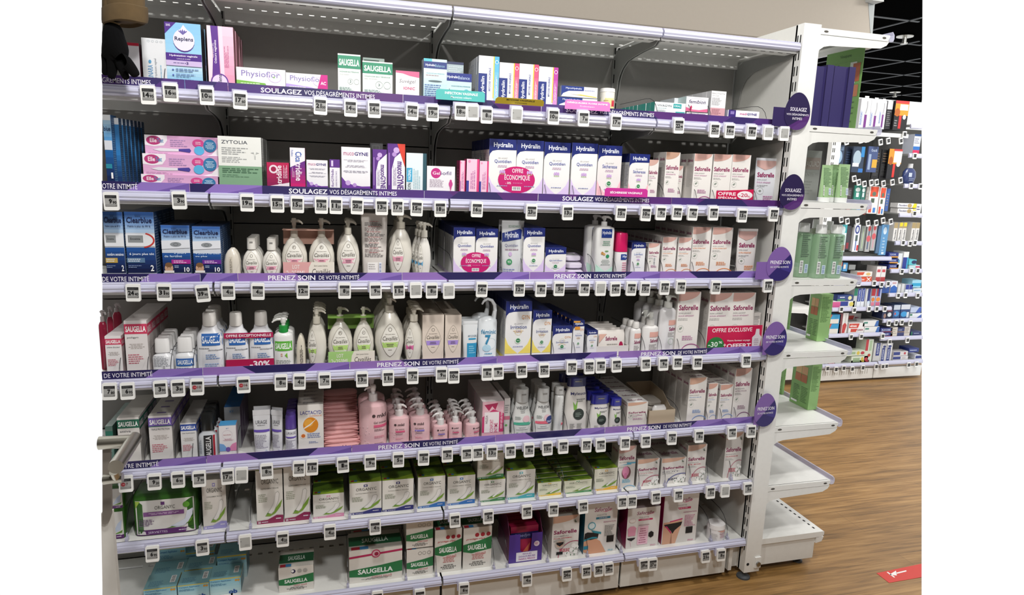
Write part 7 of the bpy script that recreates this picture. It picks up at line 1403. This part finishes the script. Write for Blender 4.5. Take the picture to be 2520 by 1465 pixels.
for i,px in enumerate((2202,2214,2224,2246,2256)):
    bk.append(('R4',px,px+9,548,592,'#dcdad6',[('r',0,.7,1,1,'#a89468'),('t','Fixodent',.35,.1,.75,.62,'#33333a',.02,0,1)]+([('r',.2,.8,1,1.0,'#e4cc28')] if i in (1,2) else []),'far upright denture cream carton, %s of five'%(['first','second','third','fourth','fifth'][i])))
for i,(a,b_) in enumerate(((622,634),(637,648),(651,664))): bk.append(('R5',2188,2212,a,b_,'#22307c',[('r',.1,0,1,.25,'#d8983c'),('t','FLUOCARIL',.15,.45,.75,.8,'#b8c4e4',.02)],'far navy flat carton with orange foot, %s of three'%['top','middle','bottom'][i]))
bk+=[('R5',2212,2222,624,662,'#d8dce0',[('r',.1,.4,.5,.6,'#5a9ac4')],'far white and aqua carton beside the navy stack'),('R5',2225,2238,620,661,'#dfdfe0',[('r',0,0,.75,.68,'#24368c'),('r',.75,0,1,.68,'#3aa0c8'),('r',.1,.68,.9,.98,'#ece8e4')],'far upright white and navy carton'),('R5',2238,2256,639,652,'#5ac0cc',[('c',.7,.5,.35,.35,'#20305c')],'far turquoise carton with dark oval'),('R5',2238,2264,653,662,'#c0e0e4',[('r',.6,.3,1,.8,'#d05a74')],'far pale aqua flat carton'),
('R6',2194,2210,692,720,'#dfe1e8',[('p',[(0,0),(1,0),(1,.45),(.5,.65),(0,.45)],'#2a62b4'),('r',.2,.75,.8,.9,'#c8a0a4')],'far white and blue carton with chevron'),('R6',2173,2190,702,720,'#2a52a0',[('p',[(0,1),(1,1),(.5,.6)],'#e0e0e4')],'far blue carton with white notch'),('R6',2211,2218,700,719,'#d0d2d2',[],'far slim grey-white carton, left one'),('R6',2220,2227,699,719,'#d0d2d2',[],'far slim grey-white carton, right one'),('R6',2230,2238,701,719,'#e0e4ec',[('r',0,.4,1,1,'#2a3a94')],'far little navy and white carton, left one'),('R6',2239,2247,701,719,'#e0e4ec',[('r',0,.4,1,1,'#2a3a94')],'far little navy and white carton, right one'),('R6',2246,2268,690,708,'#9ad0e4',[('r',0,.2,1,.6,'#2aa0cc')],'far sky blue carton above the white flat one'),('R6',2248,2268,710,720,'#e0e8ec',[('l',.1,.3,.9,.7,1,'#4a8ac0')],'far white flat carton under the sky blue one'),
('R7',2172,2183,768,788,'#24305a',[('c',.6,.4,.3,.35,'#9a7a70')],'far dark carton with face picture'),('R7',2184,2200,752,787,'#141c3c',[('c',.5,.3,.3,.16,'#d8dce0'),('r',.1,.55,.9,.62,'#8a2a34')],'far dark carton with white tooth'),('R7',2201,2217,751,786,'#2a4a7c',[('r',0,.65,1,1,'#c0c8d4'),('c',.5,.35,.4,.2,'#3a8ac8'),('c',.3,.35,.12,.1,'#c04a40')],'far blue carton with silver top, left one'),('R7',2219,2241,750,786,'#1f3f74',[('r',0,.65,1,1,'#d0d4dc'),('c',.4,.3,.35,.2,'#3a96d0'),('r',.7,.05,.95,.45,'#d0d8e0')],'far blue carton with silver top, right one'),('R7',2242,2268,757,770,'#b8c4dc',[('p',[(.5,0),(1,0),(1,1),(.8,1)],'#3a5ab0')],'far white-blue flat carton, upper one'),('R7',2240,2268,772,786,'#e0e4ea',[('p',[(.6,0),(1,0),(1,.8)],'#3a5ab0'),('r',.0,.5,.2,.9,'#3a7a5c')],'far white-blue flat carton, lower one'),
('R8',2168,2197,808,818,'#26327c',[('t','FLUOCARIL',.1,.3,.85,.75,'#c4cce4',.03),('r',.1,0,1,.12,'#a8383c')],'far navy flat carton in the low right, upper one'),('R8',2172,2197,819,829,'#26327c',[('t','DIUM',.1,.3,.6,.75,'#c4cce4',.03),('r',.1,0,1,.12,'#a8383c')],'far navy flat carton in the low right, lower one'),('R8',2194,2210,806,829,'#dcd4c8',[('l',.1,.2,.9,.8,3,'#a89c8c')],'far cream carton stack end, left'),('R8',2210,2227,807,829,'#30386c',[('r',0,.45,1,.52,'#b08a58'),('l',.1,.6,.9,.8,1,'#b0b8d0')],'far dusk-blue carton in the low right'),('R8',2227,2241,804,828,'#d8d0c8',[('l',.1,.2,.9,.8,3,'#a89c8c')],'far cream carton stack end, right'),('R8',2242,2268,817,828,'#2a3668',[('r',0,0,.15,1,'#1f6a50'),('l',.3,.3,.9,.7,1,'#a8b4d0')],'far green and navy flat carton'),
('R9',2153,2171,845,893,'#c8c8c8',[('r',.3,.3,.8,1,'#27337c'),('t','ELGYDIUM',.42,.4,.68,.95,'#c4cce0',.03,0,1)],'far upright carton with navy strip, leftmost of three'),('R9',2172,2184,846,892,'#d4d4d6',[('r',.1,0,.7,.75,'#2a387e'),('t','ELGYDIUM',.25,.08,.55,.65,'#c4cce0',.03,0,1),('c',.5,.82,.3,.06,'#2a387e')],'far upright carton with navy strip, middle of three'),('R9',2185,2198,845,892,'#d4d4d6',[('r',.1,0,.7,.75,'#2a387e'),('t','ELGYDIUM',.25,.08,.55,.65,'#c4cce0',.03,0,1),('c',.5,.82,.3,.06,'#2a387e')],'far upright carton with navy strip, right of three'),
('R9',2200,2235,866,877,'#d4d0d0',[('r',.0,.2,.45,.9,'#2c3a80'),('r',.72,.3,.85,.8,'#b8404c')],'far flat carton with navy end, upper one'),('R9',2198,2235,878,890,'#dcdadc',[('r',.0,.2,.5,.9,'#2c3a80'),('l',.6,.2,.9,.8,3,'#b4a8a8')],'far flat carton with navy end, lower one'),('R9',2238,2262,858,868,'#28387e',[('l',.1,.3,.8,.7,1,'#c4cce0')],'far navy flat carton at the right edge, upper'),('R9',2252,2268,875,886,'#e0e2e8',[('r',.1,.2,1,.9,'#28387e')],'far navy and white flat carton at the right edge, lower')]
for i,(s_,a,b_,t_,d_,c_,art,nm) in enumerate(bk):
    fb(s_,a,b_,t_,d_,art,nm,dep=.1 if b_-a<30 else .07,col=c_,name='far_carton',y=YF+.012+(.11 if 'back' in nm else 0))
# round navy bottle and neighbours
p=fz(2245,450); zt_=fz(2245,402).z; rr_=(fz(2261,425)-fz(2245,425)).length; t=empty('mouthwash_bottle',(p.x,YF+.04,FP['R2']-.002)); H=zt_-FP['R2']
mb=MB(); mb.lathe([(0,rr_*.55),(H*.08,rr_*.8),(H*.35,rr_),(H*.6,rr_*.92),(H*.75,rr_*.6),(H*.78,rr_*.35)],plast('#2c3a6a'),flat=.45); 
f=Face(mb,lambda u,v,d:(-rr_+2*rr_*u,-rr_*.45-d,H*v),2*rr_,H); f.rect(.25,.35,.5,.55,'#b8c0cc'); f.lines(.3,.15,.8,.3,2,'#8a96b4'); mb.build('body',t,True)
mb=MB(); mb.lathe([(H*.78,rr_*.32),(H,rr_*.3)],plast('#c4c4c4')); mb.build('cap',t,True); tag(t,'far round navy mouthwash bottle with grey cap','bottle')
# small tags of the far run
FT=[(2227,331,Z1),(2084,349,0),(2119,345,0),(2134,343,0),(2168,350,0),(2187,347,0),(2218,347,0),(2103,440,0),(2114,449,0),(2128,453,0),(2145,450,0),(2158,449,0),(2175,452,0),(2197,449,0),(2217,444,0),(2071,541,0),(2086,545,0),(2111,545,0),(2137,550,0),(2157,549,0),(2174,543,0),(2193,546,0),
(2252,384,1),(2243,458,1),(2266,459,1),(2251,526,1),(2223,598,1),(2240,600,1),(2252,598,1),(2220,669,1),(2243,667,1),(2259,667,1),(2048,700,1),(2086,699,1),(2114,698,1),(2152,698,1),(2170,701,1),(2186,699,1),(2211,728,1),(2229,727,1),(2259,728,1),(2071,762,1),(2103,764,1),(2139,761,1),(2158,761,1),(2178,761,1),(2188,796,1),(2206,795,1),(2220,794,1),(2241,796,1),(2095,830,1),(2120,829,1),(2173,828,1),(2190,842,1),(2234,838,1),(2037,908,1),(2058,910,1),(2077,907,1),(2098,909,1),(2124,906,1),(2157,903,1),(2173,903,1),(2182,902,1),(2237,899,1),(2256,897,1)]
def farrow(px,py):
    if py<340: return 'under the far white shelf'
    for a,b,nm in ((341,356,'on the far top hook row'),(436,457,'on the far middle hook row'),(538,553,'on the far lower hook row')):
        if a<py<b: return nm
    if px<2191 and py>690 and not (px>2187 and 790<py<850):
        for a,b,nm in ((695,705,'under the far orange toothpaste'),(758,768,'under the far red upright pastes'),(825,835,'under the far red-flag carton'),(895,915,'on the lowest far left rail')):
            if a<py<b: return nm
    L=[(384,'first'),(458,'second'),(526,'third'),(599,'fourth'),(668,'fifth'),(728,'sixth'),(795,'seventh'),(840,'eighth'),(899,'ninth')]
    return 'on the %s rail down of the far right bay'%min(L,key=lambda q:abs(q[0]-py))[1]
fcnt={}
fm=None
for i,(px,py,hang) in enumerate(FT):
    yy=YF-.024; p=fz(px,py,yy)
    if fm is None: mb=MB(); mb.prism(rrect(.0165,.0225,.003,2),'y',0,.008,tagw); mb.box(-.0125,.0125,-.0005,0,-.012,.014,C('#565654')); mb.box(-.0125,.0125,-.0009,-.0005,.006,.014,C('#1d1d1f')); mb.box(-.006,.009,-.0009,-.0005,-.008,.002,C('#232325')); fm=mb.build('far_price_tag').data; bpy.data.objects.remove(bpy.data.objects['far_price_tag'])
    o=bpy.data.objects.new('far_price_tag',fm); COL.objects.link(o); o.location=p; o.rotation_euler.y=-.25 if (hang==0) else R_.uniform(-.04,.04)
    rk=farrow(px,py); fcnt[rk]=fcnt.get(rk,0)+1; tot=sum(1 for q in FT if farrow(q[0],q[1])==rk)
    tag(o,'small tag %s%s'%('' if tot==1 else (['first']+ORD[2:])[sorted(q[0] for q in FT if farrow(q[0],q[1])==rk).index(px)]+' from left ',rk),'price tag','far price tags')
# ------------------------------------------------------------------ arm with a black glove, steel handle
pa=empty('person',(xcol(300,-.12,1.95),-.12,1.95)); 
def rel(px,py,y): return aty(px,py,y)-Vector(pa.location)
me=bpy.data.meshes.new('glove'); 
js=[((276,52),-.12,.027,-1),((279,92),-.12,.031,0),((284,122),-.12,.036,1),
((304,144),-.128,.019,2),((320,164),-.134,.0165,3),((331,180),-.136,.0145,4),((337,190),-.134,.011,5),
((292,148),-.118,.018,2),((302,172),-.12,.0135,7),((309,188),-.12,.012,8),((313,197),-.118,.009,9),
((274,148),-.112,.017,2),((277,172),-.112,.0125,11),((275,186),-.11,.011,12),((272,194),-.108,.008,13),
((264,142),-.105,.014,2),((261,166),-.103,.0105,15),((259,178),-.1,.009,16),((258,186),-.098,.007,17)]
me.from_pydata([tuple(rel(p[0],p[1],y)) for p,y,r,pr in js],[(i,pr) for i,(p,y,r,pr) in enumerate(js) if pr>=0],[])
go=bpy.data.objects.new('glove',me); COL.objects.link(go); go.parent=pa
sk=go.modifiers.new('s','SKIN'); 
for i,v in enumerate(me.skin_vertices[0].data): v.radius=(js[i][2],js[i][2]*.8); v.use_root=(i==0)
go.modifiers.new('u','SUBSURF').levels=2; go.modifiers['u'].render_levels=2; gmt=M('#050506',1,noise=.1); gmt.node_tree.nodes['Principled BSDF'].inputs['Specular IOR Level'].default_value=.15; me.materials.append(gmt)
coat=M('#54432a',1,noise=.15)
def sleeve(nm,rows,flat,m):
    mb=MB(); P=[]; seg=24
    for (px0,px1,py) in rows:
        a=rel(px0,py,-.12);b=rel(px1,py,-.12); P.append(((a+b)/2,(b-a).length/2,(b-a).normalized()))
    V=[]
    for c,r_,dr in P:
        for k in range(seg):
            t=2*math.pi*k/seg; V.append(c+dr*(r_*math.cos(t))+Vector((0,1,0))*(r_*flat*math.sin(t)*1.0)+Vector((0,0,.002*math.sin(3*t))))
    n=len(P); mb.add(V,[(i*seg+k,i*seg+(k+1)%seg,(i+1)*seg+(k+1)%seg,(i+1)*seg+k) for i in range(n-1) for k in range(seg)]+[tuple((n-1)*seg+k for k in range(seg))],m)
    return mb.build(nm,pa,True)
sleeve('coat_sleeve',[(252,354,-70),(252,356,-20),(253,357,17),(254,358,19)],.75,coat)
sleeve('turned_cuff',[(253,360,17),(251,364,20),(251,365,48),(252,363,57),(256,357,60),(262,350,52)],.8,coat)
sleeve('coat_hem',[(252,292,-70),(252,297,0),(252,299,36),(253,296,46),(257,288,49)],1.3,coat)
sleeve('inner_cuff',[(256,300,58),(254,284,66),(254,277,78),(258,270,83)],.9,M('#75613f',1,noise=.1))
tag(pa,'arm of a person in a tan coat and black glove reaching down to the shelf','person')
yh=-.22
hp=empty('gate_panel',(aty(275,1300,yh).x,yh,0))
def rh(px,py,y): return aty(px,py,y)-Vector(hp.location)
mb=MB(); a=rh(273,1262,yh); b_=rh(292,1465,yh); zt_=a.z; zb_=0; xr0=(a.x+b_.x)/2
xl_=rh(252,1300,yh).x; xlb=xcol(252,yh,.1)-hp.location.x
mb.prism([(xlb,.02),(xr0,.02),(xr0,zt_+.0),(xl_,zt_)],'y',0,.02,M('#dcd9d2',.5)); mb.build('panel',hp)
mb=MB(); pt=[(252,1080),(262,1082),(271,1110),(274,1250),(273,1268),(266,1288),(259,1292),(252,1290)]; P=[rh(x,y,yh-.012) for x,y in pt]; mb.prism([(p.x,p.z) for p in P],'y',-.012,-.001,M('#827b72',.6)); mb.build('mounting_plate',hp)
st=M('#b9b5a8',.32,1,noise=.05)
A=rh(250,1084,yh-.0); Bp=rh(336,1078,yh); zb2=Bp.z; A=Vector((A.x,Bp.y,zb2)); 
lo,hi=-1.2,yh
for _ in range(40):
    m=(lo+hi)/2; d=Vector((hp.location.x+Bp.x,m,zb2+hp.location.z))-CP; q=1260+F*d.dot(RT)/d.dot(FW)
    if q<285: lo=m
    else: hi=m
E2=Vector((Bp.x,lo-hp.location.y,zb2))
mb=MB(); mb.tube([A+Vector((0,-.02,0)),Bp+Vector((-.004,-.02,0))],.0165,st,20); mb.build('horizontal_bar',hp,True)
mb=MB(); mb.tube([Bp+Vector((-.004,.0,0)),E2],.0165,st,24); mb.build('grip_bar',hp,True)
c1_=rh(255,1181,yh-.06); c2_=rh(302,1176,yh-.06)
mb=MB(); mb.tube([c1_,c2_],.0125,st,16); mb.tube([c2_+Vector((-.012,0,0)),c2_+Vector((-.014,-.01,.022))],.012,st,14); mb.build('lower_bar',hp,True)
tag(hp,'white panel with brushed steel handle bar in the lower left corner','panel')
# ------------------------------------------------------------------ leave out what nothing shows
bpy.context.view_layer.update(); dg=bpy.context.evaluated_depsgraph_get()
def seen(o,pts,eyes):
    own={o.name}|{c.name for c in o.children_recursive}
    for e in eyes:
        for p in pts:
            d=p-e; L=d.length; d.normalize(); h=scn.ray_cast(dg,e+d*.02,d,distance=L+.01); k=0; org=e
            while h[0] and k<4 and h[4].name not in own and h[4].name.split('.')[0] in ('panel','clip','edge'):
                org=h[1]+d*.001; h=scn.ray_cast(dg,org,d,distance=3); k+=1
            if h[0] and h[4].name in own: return True
    return False
eyes=[CP,CP+Vector((.3,0,0)),CP-Vector((.3,0,0)),CP+Vector((0,0,.12))]
gone=[]
for o in list(scn.objects):
    if o.parent or 'back in its file' not in o.get('label',''): continue
    if 'behind' in '' : pass
    ms=[o]+list(o.children_recursive); pts=[]
    for m in ms:
        if m.type!='MESH': continue
        bb=[m.matrix_world@Vector(c) for c in m.bound_box]; lo_=Vector([min(b[i] for b in bb) for i in range(3)]);hi_=Vector([max(b[i] for b in bb) for i in range(3)])
        zs_=[hi_.z-.001,hi_.z*.9+lo_.z*.1,hi_.z*.7+lo_.z*.3,hi_.z*.4+lo_.z*.6]
        for z in zs_:
            for fx in (.02,.25,.5,.75,.98): pts.append(Vector((lo_.x+(hi_.x-lo_.x)*fx,lo_.y+.0005 if z!=zs_[0] else (lo_.y+hi_.y)/2,z)))
            pts.append(Vector((lo_.x,(lo_.y+hi_.y)/2,z))); pts.append(Vector((hi_.x,(lo_.y+hi_.y)/2,z)))
    if not seen(o,pts,eyes): gone.append(o)
for o in gone:
    for c in list(o.children_recursive): bpy.data.objects.remove(c)
    bpy.data.objects.remove(o)
print('left out',len(gone),'script objects',len(scn.objects))
